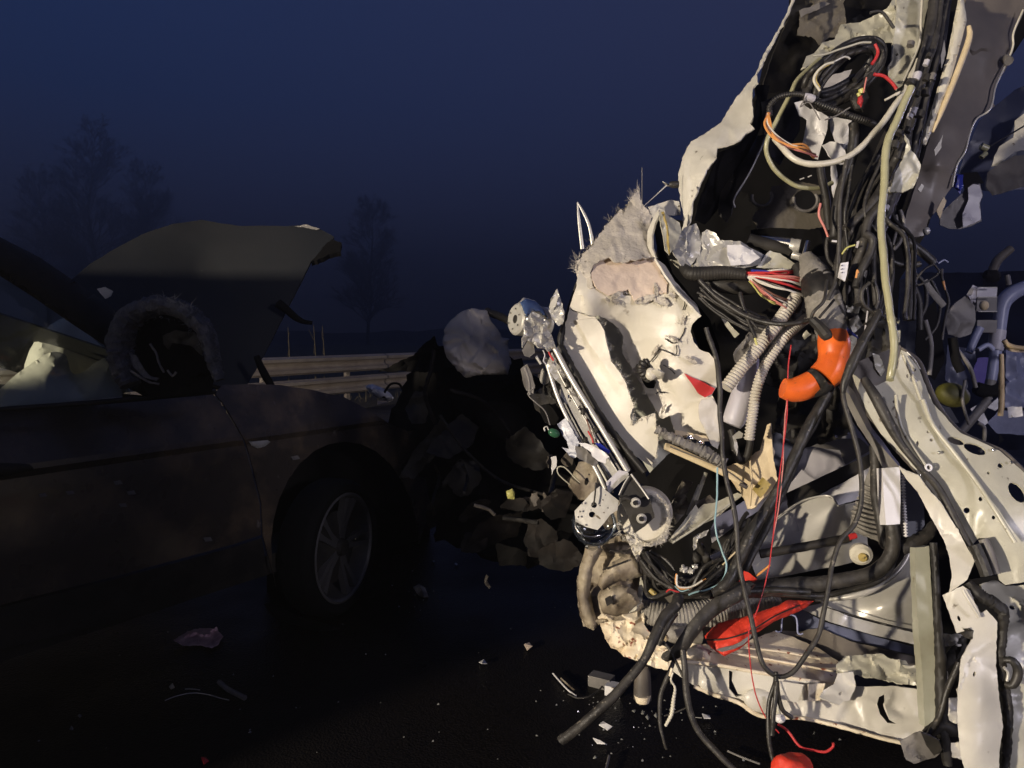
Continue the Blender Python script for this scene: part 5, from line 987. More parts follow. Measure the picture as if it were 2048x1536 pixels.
S('sill_pocket_face', [(1616, 1368, 1.76), (1650, 1366, 1.76), (1646, 1384, 1.75), (1640, 1400, 1.74), (1616, 1404, 1.75)], 'rust', step=6)
S('grey_joint_block', [(1612, 1290, 1.88), (1560, 1270, 1.88)], 'rust') if False else None
blob('rust_lump', 1396, 1308, 1.86, 20, 17, 14, M['rust'], amb, bump=.8, seed=4)
S('sill_inner', [(1740, 1372, 1.8), (1850, 1378, 1.8), (1850, 1470, 1.8), (1740, 1450, 1.8)], 'brown', step=10)
for o, m_ in (([(1796, 1330), (1838, 1332), (1840, 1368), (1800, 1362)], 'cream'), ([(1876, 1345), (1895, 1342), (1900, 1380), (1880, 1385)], 'silver'), ([(1886, 1400), (1915, 1396), (1918, 1452), (1890, 1446)], 'white'), ([(1876, 1330), (1920, 1270), (1945, 1275), (1925, 1310), (1888, 1345)], 'dark'), ([(1892, 1486), (1925, 1484), (1935, 1522), (1905, 1514)], 'white'), ([(1868, 1268), (1930, 1268), (1925, 1292), (1872, 1292)], 'silver')):
    S('torn_plate', o, m_, 1.78, amp=.012, scale=20, step=5, jag=1.6)
S('buckled_bracket', [(1800, 1482, 1.62), (1840, 1462, 1.6), (1880, 1480, 1.6), (1886, 1500, 1.6), (1872, 1514, 1.6), (1830, 1528, 1.6), (1812, 1520, 1.6)], 'grey', amp=.007, scale=44, step=4, jag=1.5, angle=20)
S('bracket_flange', [(1842, 1464, 1.585), (1878, 1480, 1.58), (1884, 1500, 1.58), (1868, 1512, 1.59), (1852, 1490, 1.59)], 'dark', step=4, amp=.003, jag=1)
T('dark_link', [(1852, 1470, 1.66), (1880, 1450, 1.66), (1905, 1460, 1.66), (1925, 1458, 1.68)], [10, 14, 14, 8], 'dark')

# ---- uprights right of the doorway
S('pale_post', [(1831, 1096, 1.74), (1858, 1092, 1.74), (1864, 1200, 1.71), (1870, 1300, 1.69), (1874, 1400, 1.67), (1869, 1440, 1.66), (1850, 1454, 1.66), (1845, 1350, 1.68), (1836, 1250, 1.7), (1832, 1160, 1.73)], 'post', step=8, jag=1.2, thick=.03)
T('black_post_seal', [(1867, 1085, 1.72), (1872, 1160, 1.71), (1876, 1250, 1.69), (1882, 1340, 1.67), (1884, 1440, 1.66), (1895, 1530, 1.65)], [7, 7, 8, 11, 12, 9], 'dark', wob=.1)
T('post_cable', [(1918, 1325, 1.64), (1895, 1380, 1.64), (1880, 1430, 1.64), (1858, 1466, 1.63), (1850, 1480, 1.63)], 6, 'black')
def hole(x, y, a, b, n=12, rot=0):
    c_, s_ = math.cos(rot), math.sin(rot)
    return [(x+a*math.cos(k*2*math.pi/n)*c_-b*math.sin(k*2*math.pi/n)*s_, y+a*math.cos(k*2*math.pi/n)*s_+b*math.sin(k*2*math.pi/n)*c_) for k in range(n)]
pillar, pf = S('door_pillar', [(1803, 700, 1.84), (1814, 705, 1.83), (1838, 737, 1.82), (1853, 776, 1.80), (1866, 807, 1.79), (1890, 832, 1.77), (1902, 847, 1.76), (1921, 866, 1.75), (1963, 884, 1.73), (2000, 902, 1.72), (2036, 934, 1.70), (2080, 975, 1.68), (2080, 1166, 1.62), (2048, 1164, 1.63), (2012, 1170, 1.64), (1998, 1160, 1.65), (1990, 1110, 1.66), (1975, 1076, 1.67), (1958, 1076, 1.68), (1942, 1092, 1.68), (1929, 1071, 1.69), (1908, 1035, 1.71), (1885, 1005, 1.72), (1862, 980, 1.73), (1838, 950, 1.74), (1818, 925, 1.75), (1790, 895, 1.77), (1762, 868, 1.78), (1732, 818, 1.80), (1712, 770, 1.82), (1706, 748, 1.83), (1722, 760, 1.82), (1752, 772, 1.81), (1776, 760, 1.82), (1796, 735, 1.83)],
    'cream', amp=.007, scale=75, step=6, jag=.8, thick=.005, ret=True, angle=30, ctrl=[(1850, 860, 1.73), (1930, 960, 1.69), (1990, 1060, 1.64), (1800, 800, 1.79)],
    holes=[hole(1790, 803, 5, 4), hole(1793, 834, 4, 3), hole(1856, 864, 3, 2.5), hole(1863, 880, 4, 3), hole(1835, 887, 3, 5), hole(1857, 934, 5, 4.5), hole(1874, 967, 5, 5), hole(1933, 1021, 6.5, 6), hole(1961, 998, 4, 4.5), hole(1987, 1035, 3.5, 4), hole(2001, 931, 6, 5), hole(1977, 946, 3, 3), hole(1912, 882, 18, 7, rot=.3), hole(1950, 898, 24, 10, rot=.35), hole(2034, 985, 24, 13, rot=.9), hole(1815, 752, 2.5, 4)])
S('pillar_inner_skin', [(1700, 730, 1.98), (1800, 690, 1.98), (1860, 790, 1.95), (1920, 860, 1.92), (1920, 960, 1.9), (1880, 1000, 1.9), (1780, 890, 1.95), (1710, 800, 1.98)], 'brown', amp=.01, scale=60, step=10, parent=pillar)
T('pillar_bead', [(1792, 790, 1.77), (1796, 830, 1.76), (1810, 870, 1.75), (1850, 930, 1.71)], 3.5, 'cream', parent=pillar)
T('pillar_bead', [(1846, 800, 1.77), (1866, 850, 1.74), (1908, 905, 1.71), (1950, 960, 1.68), (1990, 1020, 1.64), (2030, 1085, 1.61)], 4.5, 'cream', parent=pillar)
T('pillar_bead', [(1806, 710, 1.81), (1824, 750, 1.79), (1842, 800, 1.77)], 3.5, 'cream', parent=pillar)
for (x, y) in ((1829, 740), (1878, 905), (1840, 950), (1808, 903), (2022, 925), (1985, 900), (1930, 1072)):
    dd_ = pf(np.array([[x, y]]))[0]-.008; blob('spot_bolt', x, y, dd_, 3.2, 3.2, 3, M['chrome'], pillar, n=10)
disc('pillar_grommet', 1858, 935, 1.70, .009, (0, -1, .2), .006, M['wplas'], pillar, hole=.005)
T('inner_door_seal', [(1728, 758, 1.79), (1752, 796, 1.76), (1778, 846, 1.74), (1800, 885, 1.73), (1836, 930, 1.71), (1872, 970, 1.70), (1896, 1010, 1.69), (1922, 1062, 1.67), (1944, 1104, 1.66)], [8, 11, 11, 8, 7, 7.5, 7.5, 8, 9], 'blackg')
T('outer_door_seal', [(1802, 696, 1.86), (1836, 722, 1.85), (1852, 765, 1.83), (1876, 815, 1.8), (1915, 862, 1.77), (1960, 886, 1.75), (2003, 905, 1.73), (2040, 940, 1.71), (2080, 985, 1.69)], [3, 5, 7, 7, 7, 7, 7, 8, 8], 'brown')
T('bright_lip', [(1814, 704, 1.82), (1828, 718, 1.81), (1840, 738, 1.81)], 1.5, 'silver')
S('pillar_fold', [(1797, 932, 1.72), (1812, 942, 1.71), (1836, 950, 1.70), (1862, 985, 1.69), (1880, 1003, 1.68), (1896, 1030, 1.67), (1916, 1060, 1.66), (1934, 1095, 1.65), (1950, 1120, 1.63), (1934, 1160, 1.62), (1898, 1186, 1.63), (1904, 1150, 1.64), (1898, 1112, 1.66), (1888, 1080, 1.68), (1862, 1035, 1.7), (1836, 985, 1.72), (1810, 955, 1.74)], 'white', amp=.007, scale=70, step=5, jag=1, angle=28)
T('plug', [(1948, 1090, 1.63), (1962, 1120, 1.62), (1974, 1152, 1.61)], 12, 'black', angle=20)
T('plug', [(1966, 1078, 1.64), (1980, 1110, 1.63), (1992, 1148, 1.62)], [9, 10, 9], 'grey', hole=None) if False else T('plug', [(1966, 1078, 1.64), (1980, 1110, 1.63), (1992, 1148, 1.62)], [9, 10, 9], 'grey')
S('bracket', [(1885, 1190, 1.63), (1904, 1182, 1.62), (1926, 1171, 1.61), (1940, 1182, 1.6), (1950, 1205, 1.6), (1962, 1226, 1.59), (1973, 1220, 1.59), (1985, 1232, 1.58), (1995, 1244, 1.58), (1993, 1290, 1.57), (1992, 1332, 1.57), (1999, 1400, 1.55), (2006, 1454, 1.54), (1999, 1500, 1.53), (1998, 1560, 1.52), (1936, 1560, 1.52), (1922, 1515, 1.53), (1916, 1460, 1.54), (1914, 1405, 1.55), (1918, 1360, 1.56), (1922, 1318, 1.57), (1936, 1292, 1.58), (1944, 1278, 1.58), (1946, 1260, 1.59), (1930, 1262, 1.59), (1914, 1266, 1.6), (1900, 1230, 1.61)], 'white', amp=.006, scale=80, step=5, jag=1.2, thick=.006, ctrl=[(1958, 1400, 1.52), (1955, 1500, 1.5)], angle=30, holes=[hole(1949, 1348, 3, 5.5, 10, .3), hole(1918, 1237, 3, 6, 10, -.4)])
T('bracket_rib', [(1926, 1180, 1.59), (1940, 1205, 1.58), (1958, 1235, 1.575)], 3, 'white')
S('bracket_jaw', [(1912, 1262, 1.6), (1930, 1255, 1.59), (1946, 1262, 1.58), (1944, 1280, 1.58), (1930, 1275, 1.59)], 'dark', amp=.008, scale=10, step=4)
S('outer_sill_skin', [(1962, 1168, 1.7), (1990, 1160, 1.7), (2012, 1172, 1.7), (2080, 1168, 1.66), (2080, 1560, 1.56), (2010, 1560, 1.56), (2004, 1480, 1.58), (2012, 1400, 1.6), (2006, 1300, 1.63), (2010, 1245, 1.65), (1990, 1215, 1.67), (1968, 1195, 1.69)], 'cream', amp=.010, scale=60, step=7, jag=1, thick=.006, holes=[hole(2024, 1215, 6, 4, 10, .5)])
S('gap_lining', [(1940, 1160, 1.78), (2000, 1150, 1.78), (2020, 1250, 1.76), (2030, 1400, 1.74), (2020, 1560, 1.72), (1990, 1560, 1.72), (1970, 1300, 1.74)], 'void', step=12)
T('sill_harness', [(1936, 1165, 1.62), (1960, 1190, 1.6), (1985, 1206, 1.59), (2003, 1226, 1.58), (2006, 1265, 1.58), (2003, 1310, 1.58), (2008, 1370, 1.58), (2014, 1440, 1.57), (2010, 1545, 1.56)], [8, 12, 13, 11, 8, 9, 10, 9, 8], 'dark', wob=.18, step=4)
T('buckle', [(2008, 1320, 1.57), (2026, 1322, 1.56), (2036, 1345, 1.56), (2026, 1370, 1.56), (2010, 1368, 1.57)], [6, 8, 9, 8, 5], 'black')
T('buckle_bar', [(2008, 1335, 1.56), (2016, 1345, 1.56), (2014, 1362, 1.56)], 3, 'silver')

# ---- the ambulance's side goes on beyond the picture
def slab(name, a, b, z0, z1, th, m):
    a, b = np.array(a, float), np.array(b, float); u = (b-a)/np.linalg.norm(b-a); n = np.array([-u[1], u[0]])*th
    V = [(*p, z) for z in (z0, z1) for p in (a, b, b+n, a+n)]
    return mk(name, V, [(3, 2, 1, 0), (4, 5, 6, 7), (0, 1, 5, 4), (1, 2, 6, 5), (2, 3, 7, 6), (3, 0, 4, 7)], M[m], amb)
slab('body_side', (1.36, 1.50), (3.4, .70), .38, 1.25, .05, 'white')
slab('body_sill', (1.15, 1.60), (3.4, .69), .28, .38, .12, 'dark')
# ---- crumpled muddy corner at the foot of the nose
fr = S('crushed_corner', [(1171, 1095, 2.1), (1190, 1088, 2.08), (1212, 1082, 2.06), (1244, 1068, 2.05), (1262, 1090, 2.05), (1281, 1116, 2.04), (1286, 1155, 2.03), (1282, 1172, 2.03), (1286, 1204, 2.02), (1276, 1230, 2.0), (1240, 1242, 1.98), (1210, 1240, 1.98), (1198, 1250, 1.98), (1187, 1260, 1.99), (1166, 1251, 2.02), (1156, 1212, 2.06), (1153, 1160, 2.1), (1166, 1120, 2.11)], 'dirty', amp=.055, scale=46, step=4, jag=2, thick=.005, angle=22, ctrl=[(1220, 1190, 1.94), (1235, 1130, 2.0)])
S('crushed_corner_lower', [(1195, 1234, 1.98), (1215, 1228, 1.96), (1245, 1228, 1.95), (1281, 1196, 1.98), (1290, 1220, 1.97), (1288, 1250, 1.95), (1304, 1270, 1.93), (1318, 1290, 1.91), (1350, 1300, 1.9), (1352, 1322, 1.88), (1344, 1342, 1.88), (1318, 1338, 1.89), (1290, 1328, 1.9), (1270, 1320, 1.91), (1246, 1312, 1.93), (1242, 1304, 1.93), (1222, 1295, 1.95), (1208, 1270, 1.96)], 'rust', amp=.026, scale=30, step=4, jag=1.6, thick=.005, angle=26)
S('pale_edge_strip', [(1281, 1150, 1.98), (1287, 1170, 1.97), (1284, 1200, 1.95), (1270, 1222, 1.94), (1258, 1226, 1.94), (1272, 1200, 1.96), (1278, 1172, 1.97)], 'cream', step=4, amp=.005, scale=12)
S('folded_skirt', [(1171, 1094), (1158, 1140), (1155, 1190), (1160, 1232), (1172, 1254), (1188, 1260), (1197, 1246), (1186, 1215), (1180, 1180), (1186, 1135), (1206, 1100), (1196, 1088)], 'dirty', 1.985, parent=fr, step=4, puff=.03, amp=.010, scale=40, jag=1.5)
S('folded_skirt', [(1198, 1152), (1225, 1124), (1262, 1106), (1284, 1122), (1286, 1150), (1262, 1160), (1232, 1164), (1206, 1180), (1196, 1172)], 'dirty', 1.97, parent=fr, step=4, puff=.028, amp=.010, scale=34, jag=1.5)
S('crushed_lump', [(1196, 1196), (1216, 1174), (1246, 1170), (1272, 1180), (1280, 1204), (1262, 1226), (1232, 1234), (1206, 1228)], 'dirty', 1.955, parent=fr, step=4, puff=.04, amp=.014, scale=30, jag=1.5)
S('dent_shadow', [(1210, 1196), (1222, 1192), (1226, 1206), (1214, 1212)], 'dark', 1.905, parent=fr, step=3, jag=1, amp=.004, scale=10)  # dark patch painted in as the shade of the dent
for i, pts in enumerate([[(1205, 1140), (1232, 1130), (1258, 1120)], [(1218, 1100), (1240, 1104), (1262, 1098)]]):
    T('tear', [(x, y, 1.94) for x, y in pts], 1.5, 'dark', parent=fr, wob=.5, step=3)
for i, (x, y, w_, h_, d_, m_) in enumerate([(1225, 1030, 70, 90, 2.25, 'dirty'), (1160, 975, 60, 70, 2.2, 'wreckshade'), (1195, 950, 60, 60, 2.15, 'brown'), (1170, 1060, 50, 60, 2.25, 'wreckshade'), (1250, 1080, 50, 40, 2.1, 'brown'), (1135, 925, 30, 34, 2.15, 'brown'), (1270, 980, 50, 90, 2.2, 'dark')]):
    crushed('torn_metal', x, y, w_, h_, d_, M[m_], 500+i, parent=amb, amp=.014, n=6+i % 3, jag=3, sc=30)
S('drilled_bracket', [(1158, 925, 2.1), (1185, 920, 2.1), (1196, 945, 2.1), (1192, 975, 2.1), (1180, 1000, 2.12), (1160, 1000, 2.12), (1136, 972, 2.12), (1146, 948, 2.1)], 'dirty', amp=.01, scale=30, step=4, jag=1, holes=[hole(1173, 963, 4, 8, 12, .2), hole(1178, 949, 1.8, 2, 8)])
T('looped_wire', [(1160, 965, 2.08), (1140, 945, 2.08), (1128, 934, 2.08), (1116, 934, 2.08), (1117, 948, 2.08), (1140, 970, 2.08)], 1.3, 'cream')
# insulated grey pipe along the sill
T('insulated_pipe', [(1276, 1220, 2.0), (1310, 1228, 1.99), (1350, 1236, 1.98), (1400, 1232, 1.98), (1450, 1222, 1.99), (1500, 1212, 2.0), (1552, 1206, 2.02)], [22, 25, 27, 29, 28, 26, 22], 'tape', rib=.025, ribpx=7, sides=18, wob=.03)
T('insulated_pipe_tail', [(1330, 1262, 1.93), (1350, 1268, 1.92), (1400, 1272, 1.93)], [14, 18, 16], 'tape', wob=.04)
S('wood_block', [(1314, 1268), (1326, 1262), (1340, 1276), (1330, 1286)], 'ply', 1.86, step=4, puff=.008)
# loose wires and connectors in the footwell
rs = np.random.RandomState(88)
for k in range(22):
    x0 = rs.uniform(1280, 1310); y0 = rs.uniform(1100, 1150); dz = rs.uniform(-.06, .06)
    T('loose_wire', [(x0, y0, 1.98+dz), (x0+rs.uniform(10, 40), y0+rs.uniform(25, 55), 1.95+dz), (1370+rs.normal(0, 10), 1172+rs.normal(0, 12), 1.92+dz), (1430+rs.normal(0, 10), 1160+rs.normal(0, 14), 1.92+dz), (1470+rs.normal(0, 9), 1105+rs.normal(0, 14), 1.94+dz), (1505+rs.normal(0, 12), 1050+rs.normal(0, 10), 1.97+dz)], rs.uniform(1.6, 4.5), ['black', 'blackg', 'dark', 'black'][k % 4], sides=7)
T('wire', [(1354, 1150, 1.86), (1353, 1164, 1.85), (1358, 1174, 1.85), (1380, 1174, 1.85), (1405, 1161, 1.85)], 2, 'whitew'); T('wire', [(1353, 1148, 1.87), (1352, 1166, 1.86), (1362, 1177, 1.86), (1388, 1172, 1.86), (1412, 1158, 1.86)], 2, 'orgw')
T('wire', [(1333, 1184, 1.87), (1340, 1178, 1.86), (1350, 1182, 1.86), (1358, 1184, 1.86)], 1.6, 'redw'); T('wire', [(1435, 935, 1.92), (1434, 1000, 1.9), (1430, 1051, 1.88), (1443, 1100, 1.87), (1453, 1132, 1.86), (1443, 1163, 1.85), (1416, 1179, 1.85), (1390, 1184, 1.85), (1377, 1190, 1.85)], 1.9, 'skyw')
T('wire', [(1350, 1172, 1.86), (1362, 1183, 1.86), (1378, 1178, 1.86)], 1.4, 'skyw')
T('wire', [(1445, 1130, 1.87), (1460, 1115, 1.87), (1478, 1098, 1.87)], 1.6, 'ply'); T('wire', [(1512, 1152, 1.84), (1528, 1140, 1.84), (1540, 1130, 1.84)], 2.2, 'orgw')
for (x, y, r_) in ((1368, 1138, 8), (1382, 1142, 7), (1390, 1133, 6)): blob('foil_connector', x, y, 1.88, r_, r_*.8, 6, M['silver'], amb, bump=.8, seed=x)
for (x, y) in ((1402, 1098), (1412, 1115), (1394, 1118)): blob('plug_body', x, y, 1.93, 8, 14, 8, M['dark'], amb, rot=20, bump=.4, seed=x)
S('bent_clip', [(1386, 1075), (1400, 1066), (1418, 1060), (1412, 1072), (1396, 1078), (1394, 1095), (1388, 1100)], 'silver', 1.97, step=3, amp=.006, scale=8)
# green leaf shard below
S('green_shard', [(1340, 1190), (1356, 1184), (1360, 1200), (1350, 1208), (1338, 1206), (1330, 1196)], 'olive', 1.94, step=4, amp=.006)
T('seat_hinge', [(1300, 1180, 1.94), (1312, 1190, 1.93)], 5, 'gold')
# drain pipe under the nose
T('drain_pipe', [(1286, 1328, 1.96), (1285, 1365, 1.96), (1285, 1398, 1.96)], [14, 17, 18], 'brown', sides=14)
T('pipe_end', [(1285, 1390, 1.95), (1285, 1404, 1.95)], [17, 13], 'rust', sides=14)

# ---- black hoses hanging in front
T('hanging_hose', [(1358, 1195, 1.78), (1354, 1212, 1.76), (1328, 1236, 1.74), (1308, 1272, 1.72), (1282, 1325, 1.70), (1246, 1373, 1.69), (1210, 1412, 1.68), (1168, 1449, 1.68), (1126, 1480, 1.68)], [11, 11, 11, 10, 9, 9.5, 10, 10, 9.5], 'blackg', sides=12)
T('hose_tip', [(1133, 1475, 1.68), (1122, 1483, 1.68)], [11, 11], 'blackg')
T('hanging_hose', [(1350, 1225, 1.8), (1332, 1258, 1.78), (1318, 1290, 1.78)], [9, 8, 5], 'black')
T('flat_hose', [(1500, 1178, 1.82), (1466, 1196, 1.8), (1420, 1226, 1.79), (1384, 1264, 1.78), (1356, 1304, 1.78), (1330, 1318, 1.8)], [15, 17, 16, 15, 14, 10], 'blackg', flat=.7)
T('hanging_hose', [(1366, 1300, 1.76), (1369, 1330, 1.75), (1371, 1381, 1.74), (1383, 1432, 1.73), (1403, 1473, 1.72), (1437, 1508, 1.7), (1472, 1542, 1.68)], 6.5, 'blackg')
T('hanging_hose', [(1349, 1318, 1.78), (1339, 1344, 1.77), (1323, 1390, 1.76), (1320, 1442, 1.75), (1327, 1475, 1.74), (1333, 1498, 1.74)], [4, 5, 4.5, 4, 3, 2.5], 'blackg')
T('strap', [(1310, 1265, 1.8), (1340, 1300, 1.78), (1362, 1345, 1.76), (1378, 1372, 1.75)], 3, 'blackg')
T('cream_lead', [(1346, 1345, 1.75), (1342, 1360, 1.75), (1350, 1376, 1.75), (1347, 1400, 1.74), (1343, 1428, 1.74), (1331, 1452, 1.74)], [1.8, 2, 2.5, 3.8, 4, 3], 'hosew', rib=.1, ribpx=6)
T('clip_wire', [(1328, 1432, 1.74), (1350, 1425, 1.74), (1372, 1416, 1.74)], 1.6, 'blackg')
T('rust_tie', [(1344, 1336, 1.76), (1340, 1352, 1.76)], 3, 'rust')
T('thin_cable', [(1412, 655, 1.84), (1432, 720, 1.82), (1437, 760, 1.8), (1440, 830, 1.79), (1444, 900, 1.77), (1455, 965, 1.76), (1471, 1045, 1.74), (1479, 1131, 1.72), (1491, 1185, 1.71), (1503, 1242, 1.7), (1515, 1298, 1.69), (1530, 1334, 1.68), (1556, 1353, 1.68), (1582, 1346, 1.68), (1609, 1312, 1.68), (1638, 1266, 1.69), (1652, 1205, 1.7), (1660, 1161, 1.71), (1665, 1130, 1.72), (1682, 1077, 1.73), (1711, 1045, 1.74), (1723, 996, 1.74), (1719, 923, 1.74), (1706, 866, 1.75), (1690, 810, 1.76), (1686, 780, 1.76)], 5.0, 'blackg')
T('thick_cable', [(1756, 622, 1.78), (1735, 664, 1.77), (1716, 704, 1.76), (1702, 736, 1.76), (1690, 766, 1.76), (1686, 786, 1.76)], [7, 9, 10, 10, 8, 5], 'black')
T('thick_cable', [(1660, 770, 1.86), (1640, 805, 1.85), (1614, 852, 1.84), (1590, 911, 1.83), (1545, 1001, 1.82), (1505, 1060, 1.81), (1476, 1125, 1.8), (1455, 1165, 1.79), (1425, 1185, 1.79)], [8, 10, 11, 11, 11, 12, 12, 11, 9], 'black')
T('thick_cable', [(1655, 800, 1.9), (1630, 850, 1.88), (1600, 905, 1.86), (1560, 1000, 1.85), (1520, 1080, 1.84), (1490, 1140, 1.83)], 7, 'blackg')
T('red_wire', [(1582, 690, 1.86), (1577, 730, 1.85), (1575, 800, 1.84), (1572, 850, 1.83), (1558, 960, 1.8), (1545, 1082, 1.77), (1536, 1143, 1.76), (1516, 1216, 1.74), (1498, 1262, 1.73), (1502, 1340, 1.72), (1515, 1400, 1.71), (1535, 1440, 1.7), (1558, 1466, 1.7)], 1.25, 'redw', sides=6)
T('red_wire', [(1578, 760, 1.86), (1569, 850, 1.84), (1566, 930, 1.82), (1558, 1010, 1.8), (1546, 1075, 1.78)], 1.2, 'pinkw', sides=6)
T('red_wire', [(1556, 1448, 1.7), (1575, 1462, 1.69), (1600, 1492, 1.67), (1625, 1500, 1.66), (1652, 1503, 1.65), (1667, 1492, 1.65), (1666, 1486, 1.65)], 2.6, 'redw')
T('hanging_pair', [(1552, 1344, 1.68), (1548, 1370, 1.68), (1540, 1400, 1.68), (1536, 1440, 1.67), (1538, 1485, 1.66), (1550, 1530, 1.65)], 4.6, 'black')
T('hanging_pair', [(1552, 1350, 1.675), (1551, 1390, 1.67), (1547, 1430, 1.66), (1544, 1470, 1.66)], 5, 'black')
T('hanging_pair', [(1554, 1362, 1.67), (1558, 1395, 1.67), (1566, 1420, 1.67), (1584, 1436, 1.67)], 4.6, 'black')

# ================================================================== RESCUE BAG (lies in the footwell)
bagroot = thing('red_bag', P(1500, 1260, 1.86), 'bright red fabric bag strap with grey reflective stripe lying on the stained sill', 'bag')
sheet('fabric', [(1409, 1272, 1.88), (1434, 1247, 1.88), (1466, 1238, 1.88), (1495, 1232, 1.88), (1559, 1210, 1.9), (1574, 1200, 1.9), (1628, 1202, 1.92), (1612, 1216, 1.92), (1586, 1228, 1.9), (1548, 1243, 1.87), (1520, 1262, 1.85), (1505, 1268, 1.84), (1497, 1284, 1.83), (1478, 1299, 1.82), (1449, 1312, 1.82), (1430, 1302, 1.83), (1416, 1288, 1.85)], M['red'], bagroot, amp=.008, scale=34, step=4, jag=.8, thick=.008, puff=.02)
sheet('reflective_stripe', [(1432, 1300, 1.80), (1442, 1296, 1.80), (1466, 1291, 1.80), (1482, 1283, 1.80), (1503, 1268, 1.81), (1502, 1275, 1.81), (1486, 1290, 1.80), (1468, 1298, 1.80), (1444, 1304, 1.80)], M['grey'], bagroot, step=4, jag=.3)
tube('piping', [(1412, 1280, 1.84), (1450, 1278, 1.82), (1500, 1262, 1.82), (1550, 1232, 1.85), (1600, 1210, 1.89)], 1.5, M['dark'], bagroot)
sheet('fabric_corner', [(1478, 1162, 1.9), (1490, 1138, 1.9), (1504, 1150, 1.9), (1514, 1158, 1.9), (1505, 1172, 1.9), (1484, 1176, 1.9), (1450, 1184, 1.9), (1440, 1180, 1.9)], M['red'], bagroot, amp=.006, step=4)

# ================================================================== LIGHT BAR torn from the roof
DOFF[0] = .055
lb = thing('light_bar', P(1190, 850, 1.95), 'smashed aluminium light bar leaning against the torn white nose', 'light bar')
def L(name, out, m, d=None, parent=None, **k): return sheet(name, out, M[m], parent or lb, d=d, **k)
def LT(name, pts, r, m, d=None, parent=None, **k): return tube(name, pts, r, M[m], parent or lb, d=d, **k)
M['skyblue'] = mat('sky_reflection_blue', (.08, .13, .27), .3, metal=.3)  # reflected sky put into a metal colour
# end drum
hd = disc('end_drum', 1030, 638, 1.98, .044, (-.86, -.5, .10), .10, M['silver'], lb, hole=.012)
disc('drum_hub', 1029, 638, 1.985, .0125, (-.86, -.5, .10), .02, M['dark'], hd)
for k in range(6):
    a = k*math.pi/3+.4; ax = np.array([-.86, -.5, .10]); ax /= np.linalg.norm(ax); u = np.cross(ax, [0, 0, 1.]); u /= np.linalg.norm(u); w = np.cross(ax, u)
    c = P(1030, 638, 1.98)+(u*math.cos(a)+w*math.sin(a))*.028+ax*.001
    V = [c+ax*h_+(u*math.cos(t)+w*math.sin(t))*.003 for h_ in (0, .003) for t in np.linspace(0, 5.23, 6)]
    mk('rivet', V, [tuple(range(6, 12)), tuple(range(5, -1, -1))]+[(i, (i+1) % 6, (i+1) % 6+6, i+6) for i in range(6)], M['chrome'], hd)
L('drum_cover', [(1036, 606, 1.96), (1048, 595, 1.97), (1068, 600, 1.98), (1086, 616, 1.99), (1098, 642, 2.0), (1092, 640, 1.98), (1074, 625, 1.95), (1062, 624, 1.94), (1055, 635, 1.93), (1048, 632, 1.93), (1042, 615, 1.94)], 'steel', step=4, puff=.02, thick=.004)
L('crumpled_cover', [(1046, 652, 1.9), (1050, 640, 1.9), (1064, 624, 1.91), (1078, 628, 1.92), (1093, 640, 1.94), (1100, 645, 1.95), (1094, 658, 1.94), (1104, 672, 1.93), (1112, 696, 1.92), (1098, 702, 1.92), (1088, 696, 1.91), (1075, 694, 1.91), (1062, 684, 1.9), (1054, 680, 1.9), (1045, 695, 1.9), (1044, 678, 1.89), (1048, 664, 1.89)], 'silver', amp=.022, scale=17, step=3, jag=.8, angle=22)
L('sky_reflection_tint', [(1040, 604, 1.945), (1052, 597, 1.95), (1070, 602, 1.96), (1088, 620, 1.975), (1096, 636, 1.98), (1078, 624, 1.945), (1064, 622, 1.93), (1056, 634, 1.925), (1050, 632, 1.925), (1044, 612, 1.935)], 'skyblue', step=4, puff=.012, thick=.002)  # blue sheet laid over the steel cover as its sky reflection
L('end_cover_shadow', [(1044, 700, 1.92), (1056, 680, 1.92), (1068, 690, 1.92), (1070, 706, 1.93), (1058, 715, 1.93), (1048, 712, 1.93)], 'grey', step=4, amp=.006)  # grey sheet in place of the shade under the end cover
# extrusions
LT('aluminium_rail', [(1110, 697, 1.95), (1143, 758, 1.93), (1200, 851, 1.9), (1256, 944, 1.87)], 5.6, 'silver', flat=.8)
LT('rail_groove', [(1104, 705, 1.96), (1140, 770, 1.94), (1190, 858, 1.91), (1242, 942, 1.88)], 2.2, 'grey')
LT('rail_groove', [(1101, 712, 1.965), (1136, 780, 1.945), (1184, 862, 1.915), (1236, 945, 1.885)], 1.6, 'silver')
LT('aluminium_rail', [(1090, 716, 1.97), (1118, 800, 1.95), (1152, 868, 1.93), (1190, 936, 1.9), (1216, 990, 1.87)], 4.0, 'silver', flat=.8)
LT('rail_groove', [(1128, 806, 1.955), (1160, 868, 1.935), (1200, 938, 1.9), (1226, 985, 1.875)], 2.4, 'cream')
LT('rail_groove', [(1134, 808, 1.96), (1166, 868, 1.94), (1206, 936, 1.905), (1230, 975, 1.88)], 1.4, 'dark')
L('back_plate', [(1120, 745, 1.97), (1150, 790, 1.96), (1180, 850, 1.94), (1210, 905, 1.92), (1240, 950, 1.9), (1222, 962, 1.9), (1180, 900, 1.93), (1146, 830, 1.95), (1122, 790, 1.97)], 'silver', step=6, jag=.5, amp=.002, angle=60)
LT('back_seal', [(1118, 692, 1.99), (1160, 765, 1.97), (1210, 850, 1.94), (1266, 945, 1.9)], 8, 'dark')
L('seal_body', [(1128, 700), (1150, 745), (1200, 830), (1250, 895), (1290, 945), (1300, 975), (1276, 965), (1250, 930), (1190, 840), (1140, 755), (1118, 700)], 'void', 2.02, step=7)
